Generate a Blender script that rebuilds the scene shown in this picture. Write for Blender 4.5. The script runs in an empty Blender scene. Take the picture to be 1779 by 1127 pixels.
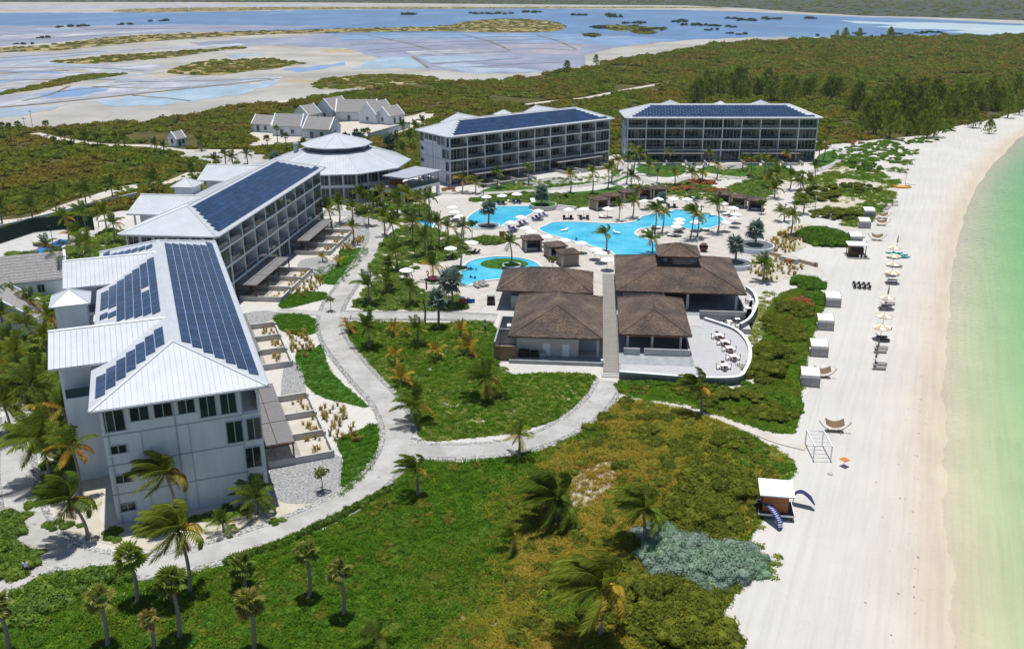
import bpy, math, random
import numpy as np
from mathutils import Vector, Matrix
random.seed(7)
R = math.radians
S = bpy.context.scene
# ------------------------------------------------------------------ camera, sky, sun, exposure
CAM_H, FPX, PW, PH, HORIZON = 55.0, 1600.0, 1779.0, 1127.0, -30.0
PITCH = math.atan((PH/2-HORIZON)/FPX)
cam = bpy.data.cameras.new('camera'); camo = bpy.data.objects.new('camera', cam); S.collection.objects.link(camo)
cam.sensor_width = 36.0; cam.lens = 36.0*FPX/PW; cam.clip_start = 1.0; cam.clip_end = 30000.0
camo.location = (0, 0, CAM_H); camo.rotation_euler = (math.pi/2-PITCH, 0, 0)
S.camera = camo
SUN_EL, SUN_AZ = R(82.0), R(-8.0)          # high noon sun, a touch beyond the resort
w = bpy.data.worlds.new('World'); S.world = w; w.use_nodes = True
nt = w.node_tree; nt.nodes.clear()
sky = nt.nodes.new('ShaderNodeTexSky'); sky.sky_type = 'NISHITA'; sky.sun_disc = False
sky.sun_elevation = SUN_EL; sky.sun_rotation = SUN_AZ; sky.air_density = 1.0; sky.dust_density = 0.6; sky.ozone_density = 1.0
bg = nt.nodes.new('ShaderNodeBackground'); bg.inputs['Strength'].default_value = 0.088
wo = nt.nodes.new('ShaderNodeOutputWorld'); nt.links.new(sky.outputs[0], bg.inputs[0]); nt.links.new(bg.outputs[0], wo.inputs[0])
sl = bpy.data.lights.new('sun', 'SUN'); sl.energy = 4.7; sl.angle = R(0.53); sl.color = (1.0, 0.975, 0.93)
so = bpy.data.objects.new('sun', sl); S.collection.objects.link(so)
sdir = Vector((math.sin(SUN_AZ)*math.cos(SUN_EL), math.cos(SUN_AZ)*math.cos(SUN_EL), math.sin(SUN_EL)))
so.rotation_euler = sdir.to_track_quat('Z', 'Y').to_euler(); so.location = (0, 100, 200)
S.view_settings.view_transform = 'Standard'; S.view_settings.look = 'None'
S.view_settings.exposure = 0.0; S.view_settings.gamma = 1.0
S.cycles.use_denoising = True
S.cycles.max_bounces = 5; S.cycles.diffuse_bounces = 2; S.cycles.glossy_bounces = 2; S.cycles.transmission_bounces = 3
S.cycles.transparent_max_bounces = 12; S.cycles.volume_bounces = 0
S.cycles.caustics_reflective = False; S.cycles.caustics_refractive = False

# ------------------------------------------------------------------ survey: point of the site seen at a place of the photograph, at height z
CP, SP = math.cos(PITCH), math.sin(PITCH)
def P(px, py, z=0.0):
    u = (px-PW/2)/FPX; v = (PH/2-py)/FPX
    d = Vector((u, CP+v*SP, -SP+v*CP)); t = (z-CAM_H)/d.z
    return Vector((d.x*t, d.y*t, z))
def P2(px, py, z=0.0):
    q = P(px, py, z); return (q.x, q.y)
def W(pts): return [P2(*p) for p in pts]
def cr(pts, n=6, closed=True):
    out = []; m = len(pts)
    for i in range(m if closed else m-1):
        g = (lambda k: pts[k % m]) if closed else (lambda k: pts[max(0, min(m-1, k))])
        p0, p1, p2, p3 = g(i-1), g(i), g(i+1), g(i+2)
        for j in range(n):
            t = j/n
            out.append(tuple(0.5*((2*p1[a])+(-p0[a]+p2[a])*t+(2*p0[a]-5*p1[a]+4*p2[a]-p3[a])*t*t+(-p0[a]+3*p1[a]-3*p2[a]+p3[a])*t**3) for a in range(len(p1))))
    if not closed: out.append(tuple(pts[-1]))
    return out
def inpoly(x, y, poly):
    c = False; j = len(poly)-1
    for i in range(len(poly)):
        xi, yi = poly[i][:2]; xj, yj = poly[j][:2]
        if (yi > y) != (yj > y) and x < (xj-xi)*(y-yi)/(yj-yi)+xi: c = not c
        j = i
    return c
# ------------------------------------------------------------------ mesh helpers
COL = S.collection
class MB:
    def __init__(s): s.v = []; s.f = []
    def add(s, vs, fs):
        o = len(s.v); s.v += [tuple(q) for q in vs]; s.f += [tuple(i+o for i in f) for f in fs]; return s
    def box(s, x0, x1, y0, y1, z0, z1):
        return s.add([(x0,y0,z0),(x1,y0,z0),(x1,y1,z0),(x0,y1,z0),(x0,y0,z1),(x1,y0,z1),(x1,y1,z1),(x0,y1,z1)],
                     [(3,2,1,0),(4,5,6,7),(0,1,5,4),(1,2,6,5),(2,3,7,6),(3,0,4,7)])
    def rbox(s, cx, cy, hx, hy, z0, z1, a=0.0):
        c, q = math.cos(a), math.sin(a); pts = [(cx+x*c-y*q, cy+x*q+y*c) for x, y in ((-hx,-hy),(hx,-hy),(hx,hy),(-hx,hy))]
        return s.prism(pts, z0, z1)
    def prism(s, pts, z0, z1):
        n = len(pts)
        return s.add([(p[0],p[1],z0) for p in pts]+[(p[0],p[1],z1) for p in pts],
                     [tuple(range(n-1,-1,-1)), tuple(range(n,2*n))]+[(i,(i+1)%n,n+(i+1)%n,n+i) for i in range(n)])
    def poly(s, pts): return s.add(pts, [tuple(range(len(pts)))])
    def bar(s, a, b, r, r2=None):
        return s.tube([a, b], [r, r if r2 is None else r2], 4)
    def tube(s, pts, rad, n=6, cap=True):
        pts = [Vector(p) for p in pts]
        if not hasattr(rad, '__len__'): rad = [rad]*len(pts)
        vs = []; fs = []
        for i, p in enumerate(pts):
            d = (pts[min(i+1,len(pts)-1)]-pts[max(i-1,0)]).normalized()
            a = d.cross(Vector((0,0,1)) if abs(d.z) < .95 else Vector((0,1,0))).normalized(); b = d.cross(a)
            for k in range(n):
                t = 2*math.pi*(k+.5)/n; vs.append(p+(a*math.cos(t)+b*math.sin(t))*rad[i])
        for i in range(len(pts)-1):
            for k in range(n):
                fs.append((i*n+k, i*n+(k+1)%n, (i+1)*n+(k+1)%n, (i+1)*n+k))
        if cap: fs += [tuple(range(n)), tuple(range((len(pts)-1)*n+n-1, (len(pts)-1)*n-1, -1))]
        return s.add(vs, fs)
    def cyl(s, x, y, z0, z1, r0, r1=None, n=12):
        r1 = r0 if r1 is None else r1
        return s.add([(x+r0*math.cos(2*math.pi*k/n), y+r0*math.sin(2*math.pi*k/n), z0) for k in range(n)]+
                     [(x+r1*math.cos(2*math.pi*k/n), y+r1*math.sin(2*math.pi*k/n), z1) for k in range(n)],
                     [tuple(range(n-1,-1,-1)), tuple(range(n,2*n))]+[(k,(k+1)%n,n+(k+1)%n,n+k) for k in range(n)])
    def lathe(s, prof, n=16, x=0, y=0):
        vs = [(x+r*math.cos(2*math.pi*k/n), y+r*math.sin(2*math.pi*k/n), z) for r, z in prof for k in range(n)]
        fs = [(i*n+k, i*n+(k+1)%n, (i+1)*n+(k+1)%n, (i+1)*n+k) for i in range(len(prof)-1) for k in range(n)]
        return s.add(vs, fs)
    def mesh(s, name, mat=None, smooth=False):
        m = bpy.data.meshes.new(name); m.from_pydata(s.v, [], s.f)
        if mat: m.materials.append(mat)
        if smooth: m.polygons.foreach_set('use_smooth', [True]*len(m.polygons))
        m.update(); return m
def ob(name, me, mat=None, parent=None, loc=None, rz=None, smooth=False, **kw):
    if isinstance(me, MB): me = me.mesh(name, mat, smooth)
    o = bpy.data.objects.new(name, me); COL.objects.link(o)
    if parent is not None: o.parent = parent
    if loc is not None: o.location = loc
    if rz: o.rotation_euler = (0, 0, rz)
    for k, v in kw.items(): o[k] = v
    return o
def empty(name, loc=(0,0,0), rz=0.0):
    o = bpy.data.objects.new(name, None); o.empty_display_size = .5; COL.objects.link(o); o.location = loc; o.rotation_euler = (0,0,rz); return o
def tag(o, label, cat, group=None):
    o['label'] = label; o['category'] = cat
    if group: o['group'] = group
    return o
def thing(name, label, cat, loc=(0,0,0), rz=0.0, group=None): return tag(empty(name, loc, rz), label, cat, group)
def kids(o, _idx={}):
    return [c for c in bpy.data.objects if c.parent is o]
class Proto:
    """a thing kept as a list of (name, mesh, parent index, props) so that copies share mesh data"""
    def __init__(s): s.parts = []
    def part(s, name, me, mat=None, parent=-1, loc=(0,0,0), rot=(0,0,0), scale=1.0, color=None, smooth=False, kind=None):
        if isinstance(me, MB): me = me.mesh(name, mat, smooth)
        s.parts.append((name, me, parent, loc, rot, scale, color, kind)); return len(s.parts)-1
    def place(s, name, label, cat, loc, rz=0.0, group=None, scale=1.0, color=None):
        t = thing(name, label, cat, loc, rz, group)
        if scale != 1.0: t.scale = (scale,)*3 if not hasattr(scale, '__len__') else scale
        os_ = []
        for nm, me, pa, l, r, sc, c, kd in s.parts:
            o = bpy.data.objects.new(nm, me); COL.objects.link(o); o.parent = t if pa < 0 else os_[pa]
            o.location = l; o.rotation_euler = r
            if sc != 1.0: o.scale = (sc,)*3
            cc = color or c
            if cc: o.color = (*cc[:3], 1.0)
            if kd: o['kind'] = kd
            os_.append(o)
        return t
def sheet(name, pts, z, mat, kind='structure', label=None, cat=None, parent=None):
    m = MB().poly([(p[0], p[1], z) for p in pts]); me = m.mesh(name, mat)
    if me.polygons[0].normal.z < 0: me.flip_normals()
    o = ob(name, me, parent=parent)
    if kind: o['kind'] = kind
    if label: tag(o, label, cat)
    return o
def ribbon(pts, w0, w1=None):
    """left and right edge of a strip round a centre line"""
    w1 = w0 if w1 is None else w1; L = []; Rr = []
    for i, p in enumerate(pts):
        a = pts[max(i-1,0)]; b = pts[min(i+1,len(pts)-1)]; dx, dy = b[0]-a[0], b[1]-a[1]; l = math.hypot(dx, dy) or 1
        L.append((p[0]-dy/l*w0, p[1]+dx/l*w0)); Rr.append((p[0]+dy/l*w1, p[1]-dx/l*w1))
    return L, Rr
def strip(name, L, Rr, z, mat, closed=False, **kw):
    m = MB(); n = len(L); m.v = [(p[0],p[1],z) for p in L]+[(p[0],p[1],z) for p in Rr]
    m.f = [(i, i+n, (i+1)%n+n, (i+1)%n) for i in range(n if closed else n-1)]
    me = m.mesh(name, mat)
    if me.polygons[0].normal.z < 0: me.flip_normals()
    o = ob(name, me, **kw); return o
# ------------------------------------------------------------------ materials
MATS = {}
def mat(name, col, rough=.7, spec=.3, metal=0.0, var=0.0, scale=2.0, col2=None, bump=0.0, bscale=None, coord='Object', detail=5.0, stretch=None, objcol=False, rnd=0.0):
    m = bpy.data.materials.new(name); m.use_nodes = True; t = m.node_tree; b = t.nodes['Principled BSDF']; lk = t.links.new
    b.inputs['Roughness'].default_value = rough; b.inputs['Specular IOR Level'].default_value = spec; b.inputs['Metallic'].default_value = metal
    b.inputs['Base Color'].default_value = (*col, 1)
    need = var or col2 or bump
    if need:
        tc = t.nodes.new('ShaderNodeTexCoord'); src = tc.outputs[coord]
        if coord == 'World': pass
        if stretch:
            mp = t.nodes.new('ShaderNodeMapping'); mp.inputs['Scale'].default_value = stretch; lk(src, mp.inputs[0]); src = mp.outputs[0]
        n = t.nodes.new('ShaderNodeTexNoise'); n.inputs['Scale'].default_value = scale; n.inputs['Detail'].default_value = detail; n.inputs['Roughness'].default_value = .6
        lk(src, n.inputs['Vector'])
    if var or col2:
        r = t.nodes.new('ShaderNodeValToRGB'); lk(n.outputs['Fac'], r.inputs[0])
        c2 = col2 if col2 else tuple(min(1, c*(1+var)) for c in col); c1 = col if col2 else tuple(c*(1-var) for c in col)
        r.color_ramp.elements[0].position = .34; r.color_ramp.elements[0].color = (*c1, 1)
        r.color_ramp.elements[1].position = .66; r.color_ramp.elements[1].color = (*c2, 1)
        out = r.outputs[0]
        if rnd or objcol: pass
        lk(out, b.inputs['Base Color'])
    if bump:
        nb = n
        if bscale:
            nb = t.nodes.new('ShaderNodeTexNoise'); nb.inputs['Scale'].default_value = bscale; nb.inputs['Detail'].default_value = 4; lk(src, nb.inputs['Vector'])
        bp = t.nodes.new('ShaderNodeBump'); bp.inputs['Strength'].default_value = min(1.0, bump*4); bp.inputs['Distance'].default_value = bump; lk(nb.outputs['Fac'], bp.inputs['Height']); lk(bp.outputs[0], b.inputs['Normal'])
    MATS[name] = m; return m
def ramp(t, cols, pos=None):
    r = t.nodes.new('ShaderNodeValToRGB'); e = r.color_ramp.elements; n = len(cols)
    while len(e) < n: e.new(.5)
    for i, c in enumerate(cols):
        e[i].position = (i/(n-1)) if pos is None else pos[i]; e[i].color = (*c, 1)
    return r
def leafmat(name, cols, trans=.35, use_color=False, patch=None, pscale=.03, tint=(1.25,1.3,.7), rough=.75, spec=.12):
    """foliage: colour per copy (random), optional larger patches of another colour, light coming through the leaf"""
    m = bpy.data.materials.new(name); m.use_nodes = True; t = m.node_tree; t.nodes.clear(); lk = t.links.new
    oi = t.nodes.new('ShaderNodeObjectInfo')
    ge = t.nodes.new('ShaderNodeNewGeometry')
    wn = t.nodes.new('ShaderNodeTexWhiteNoise'); wn.noise_dimensions = '1D'
    lk(ge.outputs['Random Per Island'], wn.inputs['W'])
    if use_color:
        hs = t.nodes.new('ShaderNodeHueSaturation'); lk(oi.outputs['Color'], hs.inputs['Color'])
        mr = t.nodes.new('ShaderNodeMapRange'); lk(wn.outputs['Value'], mr.inputs[0]); mr.inputs[3].default_value = .68; mr.inputs[4].default_value = 1.34
        lk(mr.outputs[0], hs.inputs['Value']); c = hs.outputs[0]
    else:
        mx = t.nodes.new('ShaderNodeMath'); mx.operation = 'MULTIPLY_ADD'; lk(wn.outputs['Value'], mx.inputs[0]); mx.inputs[1].default_value = .4
        md = t.nodes.new('ShaderNodeMath'); md.operation = 'MULTIPLY'; lk(oi.outputs['Random'], md.inputs[0]); md.inputs[1].default_value = .6
        lk(md.outputs[0], mx.inputs[2])
        r = ramp(t, cols); lk(mx.outputs[0], r.inputs[0]); c = r.outputs[0]
        if patch:
            n = t.nodes.new('ShaderNodeTexNoise'); n.inputs['Scale'].default_value = pscale; n.inputs['Detail'].default_value = 4; n.inputs['Roughness'].default_value = .62
            lk(oi.outputs['Location'], n.inputs['Vector'])
            r2 = ramp(t, patch); lk(mx.outputs[0], r2.inputs[0])
            st = t.nodes.new('ShaderNodeMapRange'); lk(n.outputs['Fac'], st.inputs[0]); st.inputs[1].default_value = .44; st.inputs[2].default_value = .60
            mi = t.nodes.new('ShaderNodeMixRGB'); lk(st.outputs[0], mi.inputs[0]); lk(c, mi.inputs[1]); lk(r2.outputs[0], mi.inputs[2]); c = mi.outputs[0]
    p = t.nodes.new('ShaderNodeBsdfPrincipled'); p.inputs['Roughness'].default_value = rough; p.inputs['Specular IOR Level'].default_value = spec; lk(c, p.inputs['Base Color'])
    tr = t.nodes.new('ShaderNodeBsdfTranslucent'); mu = t.nodes.new('ShaderNodeMixRGB'); mu.blend_type = 'MULTIPLY'; mu.inputs[0].default_value = 1; lk(c, mu.inputs[1]); mu.inputs[2].default_value = (*tint, 1); lk(mu.outputs[0], tr.inputs[0])
    ms = t.nodes.new('ShaderNodeMixShader'); ms.inputs[0].default_value = trans; lk(p.outputs[0], ms.inputs[1]); lk(tr.outputs[0], ms.inputs[2])
    o = t.nodes.new('ShaderNodeOutputMaterial'); lk(ms.outputs[0], o.inputs[0]); MATS[name] = m; return m
def soil(name, cols, scale, cols2=None, scale2=None, lo=.44, hi=.58, bump=.05, rough=.95, pos=None, speck=None, bscale=3.0):
    """ground sheet in site coordinates: a fine ramp and, optionally, larger patches of a second ramp"""
    m = bpy.data.materials.new(name); m.use_nodes = True; t = m.node_tree; b = t.nodes['Principled BSDF']; lk = t.links.new
    b.inputs['Roughness'].default_value = rough; b.inputs['Specular IOR Level'].default_value = .15
    g = t.nodes.new('ShaderNodeNewGeometry'); src = g.outputs['Position']
    def noise(sc, det=6, ro=.65):
        n = t.nodes.new('ShaderNodeTexNoise'); n.inputs['Scale'].default_value = sc; n.inputs['Detail'].default_value = det; n.inputs['Roughness'].default_value = ro; lk(src, n.inputs['Vector']); return n.outputs['Fac']
    def sharpen(f, a, c):
        q = t.nodes.new('ShaderNodeMapRange'); q.interpolation_type = 'SMOOTHSTEP'; lk(f, q.inputs[0]); q.inputs[1].default_value = a; q.inputs[2].default_value = c; return q.outputs[0]
    r = ramp(t, cols, pos); lk(sharpen(noise(scale), .3, .7), r.inputs[0]); c = r.outputs[0]
    if cols2:
        r2 = ramp(t, cols2); lk(sharpen(noise(scale*1.7), .3, .7), r2.inputs[0])
        mi = t.nodes.new('ShaderNodeMixRGB'); lk(sharpen(noise(scale2, 8), lo, hi), mi.inputs[0]); lk(c, mi.inputs[1]); lk(r2.outputs[0], mi.inputs[2]); c = mi.outputs[0]
    if speck:
        mi = t.nodes.new('ShaderNodeMixRGB'); lk(sharpen(noise(speck[1], 3), .62, .68), mi.inputs[0]); lk(c, mi.inputs[1]); mi.inputs[2].default_value = (*speck[0], 1); c = mi.outputs[0]
    lk(c, b.inputs['Base Color'])
    if bump:
        bp = t.nodes.new('ShaderNodeBump'); bp.inputs['Distance'].default_value = bump; bp.inputs['Strength'].default_value = .8; lk(noise(bscale, 6), bp.inputs['Height']); lk(bp.outputs[0], b.inputs['Normal'])
    MATS[name] = m; return m

WHITE = mat('white_stucco', (.58,.63,.70), .8, .2, col2=(.68,.73,.80), scale=.9, stretch=(1,1,.16), bump=.004, bscale=12, detail=7)
TRIM = mat('white_trim', (.77,.80,.83), .5, .4, var=.03, scale=2)
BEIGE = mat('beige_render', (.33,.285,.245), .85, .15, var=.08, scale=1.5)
METALROOF = mat('white_metal_roof', (.50,.53,.56), .42, .4, var=.06, scale=.35, stretch=(1,1,1))
GLASS = mat('tinted_glass', (.010,.024,.034), .05, .5, var=.4, scale=.4)
RAILGLASS = mat('railing_glass', (.04,.07,.095), .06, .55)
FRAME = mat('grey_frame', (.36,.40,.44), .45, .4)
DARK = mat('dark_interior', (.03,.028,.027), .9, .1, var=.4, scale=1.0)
CONC = mat('grey_concrete', (.30,.315,.33), .85, .2, var=.14, scale=.8, bump=.006, bscale=9)
CONCL = mat('pale_concrete', (.47,.465,.455), .85, .2, var=.10, scale=.7, bump=.006, bscale=9)
PERG = mat('grey_pergola_wood', (.20,.19,.195), .75, .25, var=.18, scale=3, stretch=(1,8,1))
DKWOOD = mat('dark_brown_wood', (.10,.055,.035), .7, .25, var=.25, scale=4)
ORWOOD = mat('orange_brown_wood', (.34,.115,.03), .55, .35, var=.22, scale=3, stretch=(1,1,6))
TEAK = mat('teak_wood', (.24,.13,.07), .6, .3, var=.25, scale=5)
GREYWOOD = mat('weathered_grey_wood', (.27,.255,.235), .85, .2, var=.2, scale=3, stretch=(8,1,1))
CLOTH = mat('cream_canvas', (.82,.78,.70), .9, .1, var=.05, scale=4)
CLOTHW = mat('white_canvas', (.84,.84,.83), .9, .1, var=.03, scale=4)
TAN = mat('tan_canvas', (.55,.42,.27), .9, .1, var=.08, scale=4)
GREYCLOTH = mat('grey_canvas', (.36,.35,.34), .9, .1, var=.1, scale=3)
NAVY = mat('navy_cushion', (.035,.05,.19), .9, .1, var=.12, scale=6)
BLUE = mat('blue_panel', (.02,.09,.55), .6, .3, var=.05)
TEAL = mat('teal_plastic', (.02,.42,.46), .35, .5, var=.08, scale=4)
CHARCOAL = mat('charcoal_weave', (.055,.05,.048), .8, .2, var=.2, scale=12)
ROCK = mat('dark_pebbles', (.06,.065,.075), .8, .2, col2=(.2,.21,.23), scale=4, bump=.05)
BARK = mat('palm_bark', (.17,.155,.14), .95, .1, col2=(.33,.31,.28), scale=3, stretch=(1,1,5), bump=.02)
BARK2 = mat('brown_bark', (.12,.08,.05), .95, .1, col2=(.2,.15,.1), scale=4, bump=.02)
FROND = leafmat('palm_frond', None, trans=.32, use_color=True)
SILVER = leafmat('silver_frond', None, trans=.25, use_color=True, tint=(1.1,1.15,.9))
ROOFSH = mat('brown_shingle', (.085,.058,.045), .9, .15, col2=(.21,.15,.115), scale=7, detail=6)
STONEROOF = mat('grey_shingle', (.20,.19,.19), .9, .15, col2=(.42,.40,.39), scale=5, detail=6)
def vary_glass():
    # some panes have a pale curtain drawn behind them
    t = GLASS.node_tree; b = t.nodes['Principled BSDF']; oi = t.nodes.new('ShaderNodeObjectInfo'); r = t.nodes.new('ShaderNodeValToRGB'); r.color_ramp.interpolation = 'CONSTANT'; e = r.color_ramp.elements
    e[0].color = (.008,.020,.029,1); e[1].position = .45; e[1].color = (.016,.036,.046,1)
    for p_, c_ in ((.74,(.035,.055,.062,1)),(.90,(.10,.105,.10,1))): q = e.new(p_); q.color = c_
    t.links.new(oi.outputs['Random'], r.inputs[0]); t.links.new(r.outputs[0], b.inputs['Base Color'])
vary_glass()
def panelmat():
    m = bpy.data.materials.new('solar_cells'); m.use_nodes = True; t = m.node_tree; b = t.nodes['Principled BSDF']; lk = t.links.new
    tc = t.nodes.new('ShaderNodeTexCoord'); br = t.nodes.new('ShaderNodeTexBrick'); lk(tc.outputs['Object'], br.inputs['Vector'])
    br.offset = 0; br.inputs['Color1'].default_value = (.014,.038,.098,1); br.inputs['Color2'].default_value = (.019,.046,.112,1); br.inputs['Mortar'].default_value = (.06,.085,.135,1)
    br.inputs['Scale'].default_value = 1.0; br.inputs['Brick Width'].default_value = .33; br.inputs['Row Height'].default_value = .29; br.inputs['Mortar Size'].default_value = .012
    oi = t.nodes.new('ShaderNodeObjectInfo'); hs = t.nodes.new('ShaderNodeHueSaturation'); mr = t.nodes.new('ShaderNodeMapRange'); lk(oi.outputs['Random'], mr.inputs[0]); mr.inputs[3].default_value = .82; mr.inputs[4].default_value = 1.2
    lk(mr.outputs[0], hs.inputs['Value']); lk(br.outputs['Color'], hs.inputs['Color']); lk(hs.outputs[0], b.inputs['Base Color'])
    b.inputs['Roughness'].default_value = .25; b.inputs['Specular IOR Level'].default_value = .22; return m
SOLAR = panelmat()
ORD = ['first','second','third','fourth','fifth','sixth','seventh','eighth','ninth','tenth','eleventh','twelfth','thirteenth','fourteenth','fifteenth','sixteenth']
# ================================================================== GROUND, SEA, PONDS, PATHS, POOLS
SCRUB = soil('scrub_soil', [(.045,.05,.014),(.08,.075,.022),(.12,.095,.035)], .12, [(.50,.44,.33),(.60,.54,.44)], .022, .60, .68, bump=.2)
FARSCRUB = soil('far_scrub_soil', [(.03,.045,.03),(.05,.065,.04),(.075,.085,.055)], .02, [(.09,.09,.06),(.12,.11,.07)], .004, .55, .66, bump=0)
TANLAND = soil('salt_marsh_soil', [(.20,.155,.055),(.30,.23,.08),(.42,.36,.22)], .05, [(.06,.065,.02),(.11,.095,.03)], .03, .46, .56, bump=.15)
LAWN = soil('lawn_turf', [(.03,.065,.008),(.05,.095,.012),(.075,.125,.018)], .5, [(.10,.12,.02),(.15,.15,.03)], .06, .56, .74, bump=.06)
LAWN2 = soil('clipped_turf', [(.025,.085,.01),(.04,.115,.014),(.06,.14,.02)], .8, bump=.05)
DRYGRASS = soil('dry_grass_ground', [(.09,.10,.016),(.14,.14,.022),(.19,.175,.035)], .35, [(.22,.14,.03),(.27,.19,.06)], .05, .60, .72, bump=.1, speck=((.5,.45,.36), .35))
GARDEN = soil('garden_bed', [(.44,.40,.31),(.52,.48,.40)], .5, [(.14,.16,.04),(.22,.23,.07)], .16, .54, .66, bump=.06)
PATHM = soil('path_concrete', [(.34,.33,.31),(.40,.39,.37),(.45,.44,.42)], .35, [(.31,.295,.27),(.36,.345,.32)], .12, .5, .66, bump=.004, speck=((.27,.27,.265), .9))
PEBBLE = soil('pebble_border', [(.10,.10,.10),(.22,.22,.22),(.42,.42,.41)], 5.0, bump=.12, bscale=6.0)
GRAVEL = soil('grey_gravel', [(.15,.155,.16),(.29,.29,.29),(.44,.44,.43)], 4.0, bump=.1, bscale=5.0)
DECK = soil('pool_deck_stone', [(.41,.38,.335),(.47,.44,.40),(.51,.48,.44)], .4, bump=.004)
SANDPATH = soil('sandy_track', [(.46,.42,.35),(.54,.505,.45)], .25, bump=.03)
# shoreline, near to far
SHPX = [(1668,1127),(1655,1000),(1648,900),(1643,800),(1642,700),(1648,600),(1656,500),(1668,420),(1686,350),(1722,290),(1779,236)]
SH = [(12.,-20.),(27.,30.)]+W(SHPX)+[(235,398),(330,455),(560,540),(1200,700),(4000,1100)]
SH = cr(SH, 5, False)
SHL, _ = ribbon(SH, 16.0)
def sand_material():
    ma = bpy.data.materials.new('shore_sand'); ma.use_nodes = True; t = ma.node_tree; b = t.nodes['Principled BSDF']; lk = t.links.new
    an = t.nodes.new('ShaderNodeAttribute'); an.attribute_name = 'shore'; g = t.nodes.new('ShaderNodeNewGeometry')
    def noise(sc, det, stretch=None, rot=0):
        n = t.nodes.new('ShaderNodeTexNoise'); n.inputs['Scale'].default_value = sc; n.inputs['Detail'].default_value = det; n.inputs['Roughness'].default_value = .62; src = g.outputs['Position']
        if stretch:
            mp = t.nodes.new('ShaderNodeMapping'); mp.vector_type = 'TEXTURE'; mp.inputs['Rotation'].default_value = (0,0,rot); mp.inputs['Scale'].default_value = stretch; lk(src, mp.inputs[0]); src = mp.outputs[0]
        lk(src, n.inputs['Vector']); return n.outputs['Fac']
    def rng_(f, a, b_, c=0., d=1.):
        q = t.nodes.new('ShaderNodeMapRange'); q.interpolation_type = 'SMOOTHSTEP'; lk(f, q.inputs[0]); q.inputs[1].default_value = a; q.inputs[2].default_value = b_; q.inputs[3].default_value = c; q.inputs[4].default_value = d; return q.outputs[0]
    ad = t.nodes.new('ShaderNodeMath'); ad.operation = 'MULTIPLY_ADD'; lk(noise(.10, 7), ad.inputs[0]); ad.inputs[1].default_value = 6.0; lk(an.outputs['Fac'], ad.inputs[2])
    mr = t.nodes.new('ShaderNodeMapRange'); lk(ad.outputs[0], mr.inputs[0]); mr.inputs[1].default_value = -13.0; mr.inputs[2].default_value = 30.0
    r = ramp(t, [(.52,.50,.465),(.525,.50,.46),(.53,.475,.41),(.49,.42,.33),(.53,.49,.35),(.48,.48,.30),(.46,.47,.29)], [0,.17,.265,.335,.41,.65,1]); lk(mr.outputs[0], r.inputs[0])
    # raked and driven tracks run along the beach; scattered wrack
    tr = noise(1.5, 6, (1.0,30.0,1), R(-24)); v1 = rng_(tr, .40, .68, 1.02, .93); v2 = rng_(noise(.06, 6), .35, .7, 1.03, .94); v3 = rng_(noise(2.6, 4), .62, .72, 1.0, .80)
    m1 = t.nodes.new('ShaderNodeMath'); m1.operation = 'MULTIPLY'; lk(v1, m1.inputs[0]); lk(v2, m1.inputs[1]); m2 = t.nodes.new('ShaderNodeMath'); m2.operation = 'MULTIPLY'; lk(m1.outputs[0], m2.inputs[0]); lk(v3, m2.inputs[1])
    hs = t.nodes.new('ShaderNodeHueSaturation'); lk(r.outputs[0], hs.inputs['Color']); lk(m2.outputs[0], hs.inputs['Value']); lk(hs.outputs[0], b.inputs['Base Color'])
    bp = t.nodes.new('ShaderNodeBump'); bp.inputs['Distance'].default_value = .06; bp.inputs['Strength'].default_value = .9; lk(noise(2.4, 7), bp.inputs['Height']); lk(bp.outputs[0], b.inputs['Normal'])
    b.inputs['Roughness'].default_value = .85; b.inputs['Specular IOR Level'].default_value = .15; return ma
SAND = sand_material()
gr = sheet('ground', [(-14000,-400)]+[(SHL[0][0]-60,-400)]+SHL+[(14000,1600),(14000,14000),(-14000,14000)], 0.0, SAND)
a_ = gr.data.attributes.new('shore', 'FLOAT', 'POINT'); a_.data.foreach_set('value', [-16.0]*len(gr.data.vertices))
def shore_strip():
    global SH
    SHF = cr(SH, 12, False)
    offs = [-16,-11,-8,-5,-3.4,-2.4,-1.6,-1,-.4,.4,1.2,2,4,7,11,17,26,40,60]; zs = [0,-.004,-.02,-.05,-.08,-.10,-.12,-.14,-.16,-.185,-.21,-.24,-.32,-.46,-.66,-.95,-1.3,-1.7,-2.2]
    n = len(SHF); m = MB(); at = []; r_ = random.Random(2); kn = [r_.uniform(-1,1) for _ in range(n)]
    def sm(i, p): k = int(i/p); f = i/p-k; f = f*f*(3-2*f); return kn[(k*7+p) % n]*(1-f)+kn[((k+1)*7+p) % n]*f
    for o, z in zip(offs, zs):
        q = ribbon(SHF, 0, o)[1] if o >= 0 else ribbon(SHF, -o)[0]
        if o == -16: q = ribbon(SHF, 16.0)[0]
        for i, p in enumerate(q):
            wz = (.016*sm(i,23)+.010*sm(i,9)+.004*sm(i,4)) if -4 < o < 6 else 0
            m.v.append((p[0], p[1], z+wz)); at.append(o)
    for k in range(len(offs)-1):
        for i in range(n-1): m.f.append((k*n+i, (k+1)*n+i, (k+1)*n+i+1, k*n+i+1))
    me = m.mesh('beach', SAND, True); a = me.attributes.new('shore', 'FLOAT', 'POINT'); a.data.foreach_set('value', at)
    o = ob('beach', me); o['kind'] = 'structure'
shore_strip()
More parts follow.
